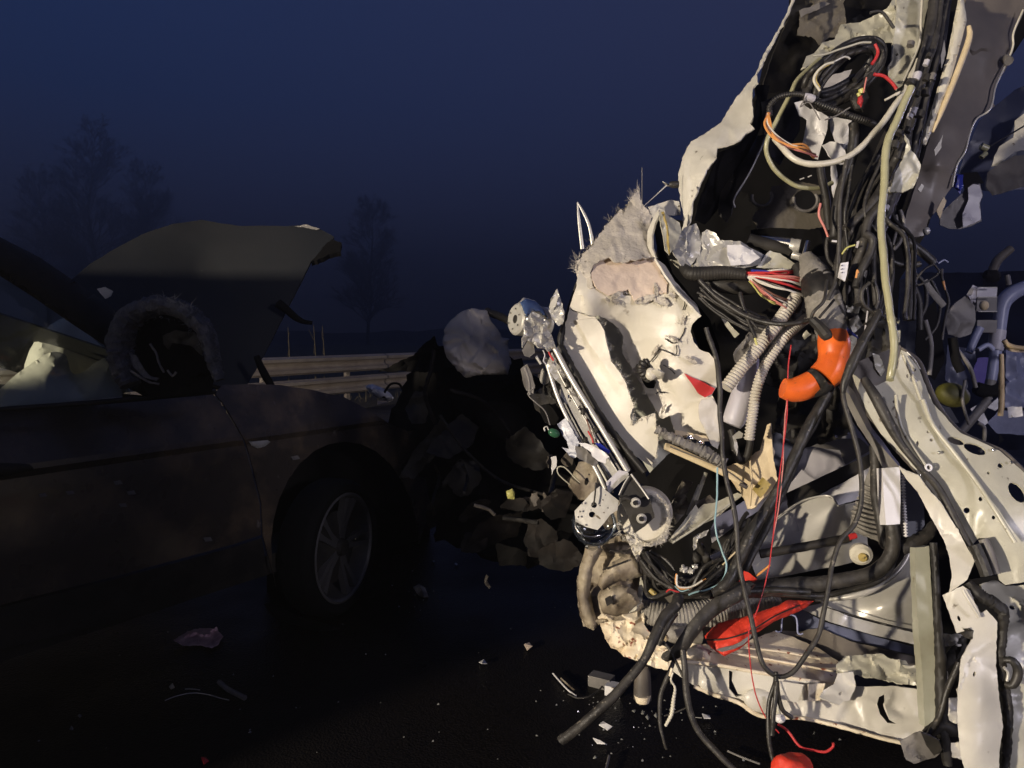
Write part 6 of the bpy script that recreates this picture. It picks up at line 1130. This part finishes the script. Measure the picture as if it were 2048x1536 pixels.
L('end_block', [(1215, 984, 1.86), (1222, 972, 1.86), (1246, 950, 1.86), (1256, 944, 1.86), (1258, 952, 1.86), (1240, 966, 1.86), (1220, 986, 1.86)], 'silver', step=4, thick=.02, jag=.3)
L('end_block_face', [(1212, 965, 1.865), (1238, 940, 1.865), (1256, 944, 1.86), (1222, 974, 1.86), (1216, 984, 1.86)], 'lilac', step=5, thick=.01, jag=.3)
# internals: reflector drums, brackets, wires
for (x, y, rr, ln) in ((1112, 758, .030, .055), (1146, 800, .030, .03)):
    dr = disc('reflector_drum', x-22, y-6, 1.98, rr*.9, (-.7, -.55, .1), ln+.02, M['chrome'], lb, back=rr)
    ax = np.array([-.7, -.55, .1]); ax /= np.linalg.norm(ax); u = np.cross(ax, [0, 0, 1.]); u /= np.linalg.norm(u); w = np.cross(ax, u); c0 = P(x-22, y-6, 1.98)-ax*(ln*.75)
    for k in range(22):
        a = k*2*math.pi/22; c = c0+(u*math.cos(a)+w*math.sin(a))*rr*1.0; tdir = -u*math.sin(a)+w*math.cos(a); rad = u*math.cos(a)+w*math.sin(a)
        V = [c+tdir*t*.0028+rad*r_+ax*h_ for h_ in (0, .02) for t, r_ in ((-1, -.001), (1, -.001), (1, .002), (-1, .002))]
        mk('drum_tooth', V, [(0, 1, 2, 3), (7, 6, 5, 4), (0, 4, 5, 1), (1, 5, 6, 2), (2, 6, 7, 3), (3, 7, 4, 0)], M['dark'], dr)
L('gear_bracket', [(1094, 728), (1104, 705), (1112, 720), (1130, 752), (1140, 768), (1132, 776), (1120, 768), (1108, 756), (1098, 740)], 'silver', 1.955, step=4, amp=.006, scale=14, jag=.8)
L('dark_motor', [(1040, 738), (1054, 728), (1062, 745), (1070, 772), (1066, 788), (1052, 780), (1046, 760)], 'grey', 2.0, step=5, thick=.03, amp=.004)
L('dark_motor', [(1062, 790), (1090, 770), (1120, 790), (1134, 830), (1124, 850), (1100, 845), (1072, 820)], 'dark', 2.02, step=5, thick=.03, amp=.01)
L('perforated_cover', [(1078, 812), (1100, 806), (1118, 836), (1110, 850), (1090, 846), (1082, 830)], 'void', 1.99, step=5, thick=.01)
LT('bracket_wire', [(1070, 775, 1.96), (1056, 788, 1.96), (1074, 808, 1.96), (1090, 822, 1.96), (1100, 850, 1.96)], 1.3, 'grey')
LT('frame_rod', [(1072, 712, 1.95), (1082, 728, 1.95)], 3, 'silver'); LT('frame_rod', [(1050, 735, 1.98), (1058, 760, 1.98), (1060, 790, 1.98)], 3, 'grey')
LT('wire', [(1086, 700, 1.93), (1090, 712, 1.93), (1087, 722, 1.93), (1094, 730, 1.93)], 1.4, 'lilac')
LT('wire', [(1096, 702, 1.94), (1102, 712, 1.94), (1108, 722, 1.94)], 2.2, 'redw')
LT('wire', [(1176, 862, 1.9), (1184, 876, 1.9), (1186, 888, 1.9)], 1.8, 'redw'); LT('wire', [(1172, 838, 1.91), (1180, 860, 1.9), (1190, 890, 1.9)], 1.6, 'brnw')
rs = np.random.RandomState(9)
for k in range(14):
    t = rs.uniform(0, 1); x = 1108+t*60; y = 715+t*100
    LT('bent_pin', [(x, y, 1.94), (x+rs.uniform(-8, 8), y+rs.uniform(2, 12), 1.93), (x+rs.uniform(-10, 10), y+rs.uniform(4, 16), 1.94)], rs.uniform(1, 2.6), ['silver', 'dark', 'grey'][k % 3], sides=6)
for (x, y) in ((1166, 823), (1192, 860), (1171, 880)): blob('rail_clip', x, y, 1.9, 5, 7, 5, M['dark'], lb, bump=.5, seed=x)
# broken blue lens plates
L('blue_lens_shard', [(1115, 848, 1.94), (1131, 836, 1.94), (1140, 850, 1.93), (1158, 884, 1.91), (1152, 905, 1.91), (1158, 910, 1.91), (1150, 916, 1.92), (1140, 912, 1.92), (1124, 894, 1.93), (1138, 898, 1.93), (1134, 884, 1.93), (1126, 872, 1.94)], 'frame' if False else 'bluecar', step=4, jag=1, thick=.004, amp=.003)
L('blue_lens_shard', [(1190, 886, 1.89), (1200, 886, 1.89), (1214, 898, 1.88), (1221, 902, 1.88), (1218, 908, 1.88), (1200, 898, 1.88)], 'bluep', step=3, jag=.5, thick=.003)
L('white_lens_shard', [(1156, 886, 1.88), (1172, 886, 1.88), (1190, 894, 1.87), (1208, 904, 1.86), (1219, 914, 1.86), (1212, 918, 1.86), (1211, 927, 1.86), (1196, 922, 1.86), (1184, 912, 1.87), (1182, 904, 1.87), (1170, 896, 1.88)], 'wplas', step=4, jag=.8, thick=.003, amp=.004, scale=20)
L('grey_lens_shard', [(1150, 892, 1.9), (1170, 896, 1.9), (1184, 912, 1.9), (1196, 924, 1.9), (1190, 934, 1.9), (1170, 924, 1.9), (1154, 914, 1.9)], 'grey', step=4, jag=1, amp=.006, scale=16)
blob('green_lens', 1108, 866, 1.93, 13, 9, 8, M['green'], lb, rot=-25); LT('lens_bezel', [(1090, 862, 1.93), (1088, 856, 1.93), (1094, 853, 1.93), (1097, 860, 1.93)], 1.5, 'silver')
L('white_tag', [(1102, 914), (1112, 912), (1114, 932), (1106, 942), (1104, 950)], 'wplas', 2.05, step=4)
# black end mount with two bolts on its cream base
mt = L('end_mount', [(1256, 950, 1.84), (1268, 952, 1.84), (1278, 966, 1.84), (1290, 980, 1.83), (1299, 996, 1.82), (1304, 1012, 1.82), (1310, 1034, 1.81), (1290, 1052, 1.81), (1269, 1066, 1.81), (1260, 1045, 1.82), (1256, 1033, 1.82), (1246, 1014, 1.83), (1238, 996, 1.84), (1246, 975, 1.84)], 'dark', step=5, thick=.014, jag=.4)
LT('mount_edge', [(1262, 948, 1.83), (1284, 978, 1.82), (1298, 998, 1.81)], 2, 'silver'); LT('mount_edge', [(1238, 990, 1.83), (1248, 968, 1.83), (1258, 952, 1.83)], 1.6, 'silver')
LT('mount_hinge', [(1240, 1000, 1.81), (1252, 996, 1.81), (1262, 1002, 1.81)], 6, 'dark')
for (x, y) in ((1271, 1006), (1283, 1038)):
    b_ = disc('washer', x, y, 1.800, .013, (-.25, -1, 0), .004, M['silver'], mt, bevel=.2); disc('bolt', x, y, 1.794, .007, (-.25, -1, 0), .005, M['chrome'], b_, n=8)
base_ = disc('cream_base', 1287, 1032, 1.875, .070, (-.30, -1, .04), .055, M['grp'], lb, n=40, bevel=.10)
base_o = [(1330+0*k, 1000) for k in range(0)]
ringo = [(1283+52*math.cos(t), 1034+56*math.sin(t)) for t in np.linspace(-.9, 2.9, 26)]
fibres('base_fibres', ringo, M['grp'], base_, d=1.85, length=9, n=420, w=.6, direction=(.6, 1), seed=11)
L('torn_base_rim', [(1250, 1068, 1.88), (1270, 1080, 1.87), (1296, 1078, 1.87), (1320, 1060, 1.88), (1334, 1040, 1.89), (1338, 1062, 1.9), (1334, 1084, 1.9), (1310, 1092, 1.89), (1286, 1092, 1.89), (1280, 1110, 1.89), (1272, 1120, 1.89), (1264, 1095, 1.89)], 'grp', step=3, jag=3, amp=.012, scale=10)
# beacon: drilled plate inside a clear grooved dome
L('drilled_plate', [(1200, 972, 1.84), (1216, 984, 1.835), (1237, 1001, 1.83), (1235, 1020, 1.83), (1220, 1030, 1.83), (1208, 1046, 1.83), (1195, 1060, 1.83), (1172, 1054, 1.84), (1151, 1043, 1.85), (1149, 1022, 1.85), (1168, 1002, 1.85), (1182, 986, 1.845)], 'silver', step=4, thick=.003, jag=.3, angle=60, amp=.0,
  holes=[hole(1188, 1010, 6, 6), hole(1184, 1029, 6.5, 6), hole(1196, 1034, 7, 2.2, 8, .7), hole(1200, 1011, 1.6, 1.6, 6), hole(1208, 1025, 1.8, 1.6, 6), hole(1216, 1016, 1.5, 1.5, 6), hole(1182, 1020, 1.3, 1.3, 6)])
for (x, y) in ((1164, 1007), (1160, 1023), (1157, 1034), (1172, 1050), (1190, 1054), (1211, 990), (1206, 1000)): blob('rivet', x, y, 1.838, 2.2, 2.2, 2.2, M['chrome'], lb, n=8)
LT('plate_hook', [(1192, 965, 1.83), (1190, 990, 1.825), (1187, 1010, 1.825)], 1.8, 'dark')
blob('clear_dome', 1188, 1048, 1.885, 46, 46, 26, M['dome'], lb, rot=-20, n=36)
for k, f in enumerate((0, .35, .7, 1)):
    y0 = 1046+k*11; w_ = 44-k*6
    LT('dome_ridge', [(1188-w_, y0-6, 1.84), (1188-w_*.6, y0+12, 1.825), (1184, y0+20, 1.82), (1188+w_*.5, y0+12, 1.825), (1188+w_*.9, y0-2+4, 1.84)], 1.9, 'dome')
LT('dome_ridge_bright', [(1150, 1052, 1.83), (1162, 1068, 1.82), (1182, 1074, 1.815), (1200, 1070, 1.82)], 1.4, 'chrome')

DOFF[0] = 0.0
# ================================================================== STRETCHER AND GEAR beyond the ambulance
st = thing('stretcher', P(1985, 880, 2.9)*np.array([1, 1, 0]), 'pale blue tubular stretcher frame standing beyond the cut door pillar', 'stretcher')
def ST(name, pts, r, m, d=2.9, **k): return tube(name, [(p[0], p[1], p[2] if len(p) > 2 else d) for p in pts], r, M[m], st, **k)
ST('frame_tube', [(2090, 560), (2048, 576), (2020, 590), (2004, 612), (1998, 660), (1990, 710), (1982, 760)], [15, 14, 15, 14, 12, 11, 10], 'frame')
ST('frame_tube', [(1960, 655), (1948, 680), (1938, 705)], [8, 8, 7], 'frame', d=2.85)
ST('joint_sleeve', [(1996, 660), (1992, 690), (1990, 700)], [15, 15, 14], 'lilac')
ST('frame_leg', [(1982, 760), (1974, 790), (1976, 800)], [10, 9, 9], 'grey')
ST('black_clamp', [(1952, 775), (1970, 782), (1995, 778)], [12, 15, 14], 'void'); ST('cross_tube', [(1975, 800), (1950, 830), (1925, 860), (1905, 880)], 9, 'grey'); ST('wheel_arc', [(1955, 845), (1968, 855), (1968, 880), (1960, 905)], 4, 'grey')
ST('grab_rail', [(2008, 680, 2.7), (2016, 690, 2.7), (2040, 696, 2.7), (2090, 696, 2.7)], 5, 'wood'); ST('grab_rail', [(2010, 690, 2.72), (2026, 700, 2.72), (2090, 702, 2.72)], 4, 'foam')
ST('column', [(1984, 545), (1996, 520), (2022, 497)], [9, 9, 8], 'brown')
ST('knob', [(1970, 548), (1984, 552), (1996, 552)], [8, 15, 10], 'void')
ST('side_bracket', [(2014, 550), (2018, 570)], 5, 'grey')
for (y0, y1, m_) in ((575, 594, 'lilac'), (595, 622, 'grey'), (640, 665, 'grey')): sheet('hinge_block', [(1955, y0), (1995, y0), (1993, y1), (1953, y1)], M[m_], st, d=2.88, step=6, thick=.04, jag=.5)
for y in (575, 594, 623): ST('hinge_pin', [(1956, y, 2.84), (1994, y, 2.84)], 1.2, 'silver')
sheet('pad', [(1932, 590), (1946, 570), (1958, 575), (1958, 610), (1940, 606)], M['lilac'], st, d=2.9, step=6, puff=.02)
blob('latch_knob', 1968, 611, 2.82, 9, 10, 8, M['ply'], st)
cloth = sheet('hanging_cloth', [(1906, 610, 2.8), (1930, 592, 2.8), (1950, 612, 2.8), (1952, 640, 2.8), (1942, 668, 2.8), (1920, 676, 2.8), (1896, 668, 2.8), (1890, 640, 2.8)], M['grey'], None, amp=.02, scale=40, step=6, thick=.01); tag(cloth, 'grey cloth hanging between the ambulance pillar and the stretcher', 'cloth')
bc = sheet('blue_lit_blanket', [(2012, 700, 3.2), (2090, 705, 3.2), (2090, 815, 3.2), (2010, 815, 3.2)], M['frame'], None, amp=.02, scale=30, step=6, thick=.01); tag(bc, 'blue-lit blanket hanging at the right edge under the grab rails', 'blanket')  # blue light on the cloth is put into its colour
M['violet'] = mat('violet_cloth', (.10, .075, .30), .7, bump=.2)
vc = sheet('violet_cloth', [(1941, 752, 3.1), (1956, 716, 3.1), (1976, 714, 3.1), (1990, 760, 3.1), (1962, 772, 3.1)], M['violet'], None, amp=.01, scale=30, step=6); tag(vc, 'violet cloth patch behind the stretcher leg', 'cloth')
cup = disc('x', 0, 0, 1, .01, (0, 0, 1), .01, M['cup']); bpy.data.objects.remove(cup)
cp = blob('yellow_cup', 1905, 790, 2.5, 33, 24, 26, M['cup'], None, rot=-18, n=24); tag(cp, 'dull yellow translucent cup lying beyond the edge of the door pillar', 'cup')
stick = tube('wooden_handle', [(2003, 708, 2.5), (2003, 750, 2.5), (2003, 800, 2.5), (2001, 832, 2.5)], [4, 5, 5.5, 5], M['wood'], None, wob=.08); tag(stick, 'pale wooden tool handle standing in front of the blue-lit blanket', 'tool handle')
bs = thing('floor_papers', P(1985, 840, 3.0), 'white and lilac sheets scattered behind the tool handle', 'paper')
for o in ([(1975, 815), (1996, 795), (2000, 815), (1990, 822)], [(1955, 837), (1968, 825), (1976, 845), (1970, 852), (1958, 850)], [(2014, 814), (2044, 813), (2046, 832), (2018, 836)], [(1940, 818), (1965, 805), (1945, 824)]):
    sheet('paper_sheet', o, M['wplas'], bs, d=3.0, amp=.008, scale=12, step=4, thick=.001)
T('frayed_lead', [(1882, 538, 2.3), (1884, 556, 2.3), (1893, 585, 2.3), (1897, 605, 2.3), (1890, 640, 2.3), (1884, 680, 2.3)], [5, 2.5, 2.5, 3, 3, 2.5], 'blackg')
T('grey_strap', [(1850, 560, 2.2), (1865, 585, 2.2), (1888, 612, 2.2)], [5, 7, 7], 'tape', flat=.4); T('orange_tip', [(1886, 562, 2.28), (1890, 580, 2.28)], [3, 1.5], 'orgw')
S('far_wall', [(1800, 560), (1850, 545), (1900, 545), (1960, 545), (2090, 540), (2090, 900), (1900, 900), (1800, 720)], 'bluecar' if False else 'far', 4.2, amp=.05, scale=60, step=14)
for i, (pts, r_, m_) in enumerate([([(1850, 640), (1862, 690), (1858, 750)], 5, 'grey'), ([(1905, 675), (1912, 720), (1922, 742)], 9, 'void'), ([(1862, 560), (1880, 600), (1874, 650), (1850, 680)], 3, 'blackg'), ([(1915, 700), (1940, 735), (1952, 775)], 4, 'grey'), ([(1820, 560), (1838, 600), (1840, 660)], 6, 'blackg'), ([(1828, 545), (1850, 570), (1852, 610), (1838, 640)], 4, 'blackg'), ([(1930, 760), (1925, 800), (1938, 850)], 3, 'grey'), ([(1956, 700), (1975, 690), (1986, 700)], 5, 'frame')]):
    T('hanging_strap', [(x, y, 2.45) for x, y in pts], r_, m_)
S('lilac_side_plate', [(2000, 820), (2060, 822), (2060, 872), (1992, 866), (1975, 845)], 'frame', 3.3, step=6, amp=.006)
S('dark_upholstery', [(1895, 690), (1950, 700), (1962, 780), (1930, 790), (1890, 760)], 'bluecar', 3.4, step=7, amp=.02, scale=30)
S('dark_seat_back', [(1835, 640), (1870, 600), (1880, 640), (1890, 720), (1870, 760), (1845, 740), (1830, 700)], 'void', 2.6, step=8, amp=.01)
S('cream_gusset_far', [(1876, 808), (1900, 815), (1918, 845), (1905, 846), (1880, 822)], 'white', 2.0, step=5)

# ================================================================== DEBRIS on the wet road
def ground_flake(name, pts, m, label, cat, group=None, h=.01, amp=.004):
    c = np.mean(np.array(pts), 0)
    V = []; n = len(pts)
    for p in pts: g = G(*p, .006); V.append(g)
    ce = G(*c, .006); V.append(ce+np.array([0, 0, h]))
    rs_ = np.random.RandomState(int(c[0]*7+c[1]))
    for i in range(n): V[i] = V[i]+np.array([0, 0, rs_.uniform(0, h)])
    V2 = V+[v+np.array([0, 0, -.003]) for v in V]; k = n+1
    Fc = [(i, n, (i+1) % n) for i in range(n)]
    Fc = [tuple(reversed(f)) for f in Fc]+[(f[0]+k, f[1]+k, f[2]+k) for f in Fc]+[((i+1) % n, i, i+k, (i+1) % n+k) for i in range(n)]
    o = mk(name, V2, Fc, M[m], None, 20, base=True); tag(o, label, cat, group); return o
def gtube(name, pts, r, m, label, cat, group=None, z=.012):
    q = [[*G(p[0], p[1], z + (p[2] if len(p) > 2 else 0)), r] for p in pts]
    V, Fc = tube_geo(smooth_path(q, .01), 7); o = mk(name, V, Fc, M[m], None, 40, base=True); tag(o, label, cat, group); return o
# pink paper, crumpled
pk = [(347, 1281), (375, 1262), (400, 1256), (428, 1258), (434, 1252), (436, 1262), (447, 1272), (436, 1290), (424, 1297), (400, 1290), (388, 1291), (365, 1290)]
def pf_(q): return np.array([gd(x, y, .012) for x, y in q])
pp = sheet('crumpled_paper', pk, M['paperp'], None, dfun=pf_, amp=.035, scale=26, step=4, jag=1.5, thick=.001); tag(pp, 'pinkish crumpled sheet on the dark road in front of the door', 'paper')
gtube('bent_wire', [(330, 1401), (350, 1393), (375, 1387), (395, 1386), (420, 1390), (440, 1396), (458, 1400)], .0016, 'silver', 'long thin bent wire lying on the road below the pink paper', 'wire')
gtube('wire_piece', [(370, 1378), (385, 1378), (400, 1380)], .0016, 'silver', 'short straight wire just above the long bent wire', 'wire')
gtube('dark_strip', [(438, 1364), (455, 1378), (490, 1396)], .009, 'grey', 'dull grey plastic strip right of the bent wire', 'plastic strip')
ground_flake('paper_scrap', [(338, 1374), (345, 1371), (349, 1376), (342, 1380)], 'ply', 'tiny yellowish scrap above the left end of the bent wire', 'scrap')
ground_flake('trim_fragment', [(826, 1180), (838, 1176), (850, 1182), (857, 1193), (848, 1198), (838, 1192)], 'dirty', 'small muddy metal fragment on the road behind the front wheel', 'metal fragment', h=.03)
ground_flake('tyre_scrap', [(528, 1212), (545, 1208), (600, 1235), (655, 1252), (680, 1260), (640, 1262), (560, 1240)], 'tyre', 'flat strip of dark rubber lying beside the front tyre', 'rubber strip')
ground_flake('red_lens_chip', [(402, 1520), (412, 1516), (418, 1524), (408, 1530)], 'redw', 'small red chip at the bottom edge of the picture', 'chip')
ground_flake('white_chip', [(1048, 1292), (1058, 1288), (1065, 1296), (1055, 1301)], 'foam', 'pinkish white chip alone on the road left of the ambulance corner', 'chip')
ground_flake('white_chip', [(958, 1324), (968, 1322), (974, 1328), (964, 1331)], 'wplas', 'pale speck of plastic left of the pinkish white chip', 'chip')
ground_flake('white_shard', [(1198, 1449), (1206, 1444), (1222, 1452), (1224, 1457), (1215, 1460)], 'wplas', 'flat white rectangular shard under the tip of the black hose', 'shard')
ground_flake('white_shard', [(1186, 1480), (1196, 1482), (1214, 1490), (1210, 1493), (1194, 1488)], 'wplas', 'narrow jagged white shard nearest the camera below the hose', 'shard')
ground_flake('white_shard', [(1404, 1432), (1419, 1433), (1421, 1439), (1408, 1440)], 'wplas', 'small white plug on a thin rod beside the hanging hose', 'shard')
gtube('thin_rod', [(1385, 1434), (1404, 1436)], .0012, 'silver', 'thin rod attached beside the small white plug', 'rod')
gtube('white_moulding', [(1106, 1347), (1120, 1363), (1136, 1380), (1152, 1392)], .003, 'wplas', 'long thin white moulding on the road left of the label box', 'moulding')
gtube('white_moulding', [(1122, 1357), (1134, 1368), (1148, 1380)], .004, 'dirty', 'short dirty strip inside the curve of the white moulding', 'moulding')
gtube('cable_loop', [(1136, 1388), (1156, 1396), (1180, 1392), (1200, 1378), (1210, 1362)], .003, 'blackg', 'loose black cable running to the label box on the road', 'cable')
gtube('grey_strip', [(1218, 1512), (1214, 1530), (1210, 1545)], .004, 'grey', 'short grey strip at the bottom edge under the white shards', 'strip')
gtube('grey_strip', [(1455, 1502), (1485, 1515), (1520, 1528)], .003, 'grey', 'dim grey strip on the road right of the hanging hoses', 'strip')
cb = thing('connector_box', G(1215, 1375, 0), 'black connector block with a white label on the wet road', 'connector')
def gbox(name, px, py, sx, sy, sz, rot, m, parent, z=.0):
    c = G(px, py, z); V = []; a = math.radians(rot)
    for zz in (0, sz):
        for (x, y) in ((-1, -1), (1, -1), (1, 1), (-1, 1)):
            X, Y = x*sx/2, y*sy/2; V.append(c+np.array([X*math.cos(a)-Y*math.sin(a), X*math.sin(a)+Y*math.cos(a), zz]))
    return mk(name, V, [(3, 2, 1, 0), (4, 5, 6, 7), (0, 1, 5, 4), (1, 2, 6, 5), (2, 3, 7, 6), (3, 0, 4, 7)], M[m], parent)
gbox('block', 1203, 1372, .085, .05, .04, -30, 'grey', cb)
gbox('label_face', 1228, 1388, .055, .045, .035, -25, 'wplas', cb)
gbox('printed_mark', 1226, 1376, .012, .008, .001, -25, 'rust', cb, z=.036)
rb = blob('red_cover', 1584, 1548, 1.62, 42, 36, 30, M['red'], None, bump=.35, n=28); tag(rb, 'glossy red cover at the bottom edge under the red wires', 'cover')
# leaves and glass crumbs scattered on the asphalt
rs = np.random.RandomState(17); V = []; Fc = []
for _ in range(170):
    if rs.rand() < .45: x, y = rs.normal(1290, 90), rs.normal(1440, 40)
    elif rs.rand() < .5: x, y = rs.uniform(780, 1150), rs.uniform(1080, 1260)
    else: x, y = rs.uniform(0, 1700), rs.uniform(1240, 1536)
    c = G(x, y, .004); s = rs.uniform(.0012, .004); k = len(V)
    for p in ((-1, -1, 0), (1, -.6, 0), (.8, 1, 0), (-.7, .8, 0), (0, 0, 1.2)): V.append(c+np.array(p)*s*rs.uniform(.7, 1.3))
    Fc += [(k, k+1, k+4), (k+1, k+2, k+4), (k+2, k+3, k+4), (k+3, k, k+4)]
gc = mk('glass_crumbs', V, Fc, M['glassbit'], None, 10); gc['kind'] = 'stuff'; gc['label'] = 'crumbs of broken glass scattered over the wet road'; gc['category'] = 'broken glass'
for i, (x, y) in enumerate([(159, 1432), (143, 1458), (1268, 1424), (1286, 1428), (1312, 1432), (1295, 1436), (866, 1124), (912, 1130), (1190, 1516)]):
    ground_flake('glass_chip', [(x-4, y), (x, y-3), (x+4, y), (x+1, y+3)], 'glassbit', ['bright glass chip at lower left, upper of two', 'bright glass chip at lower left, lower of two', 'glass chip just right of the drain pipe, leftmost of the row', 'glass chip in the row below the drain pipe, second from left', 'glass chip at the right end of the row below the drain pipe', 'glass chip lowest of the cluster below the drain pipe', 'glass chip in the dark left of the crushed panels', 'glass chip under the crushed front panels', 'lone glass chip at the bottom below the white shards'][i], 'glass chip', 'glass chips on the road', h=.008)
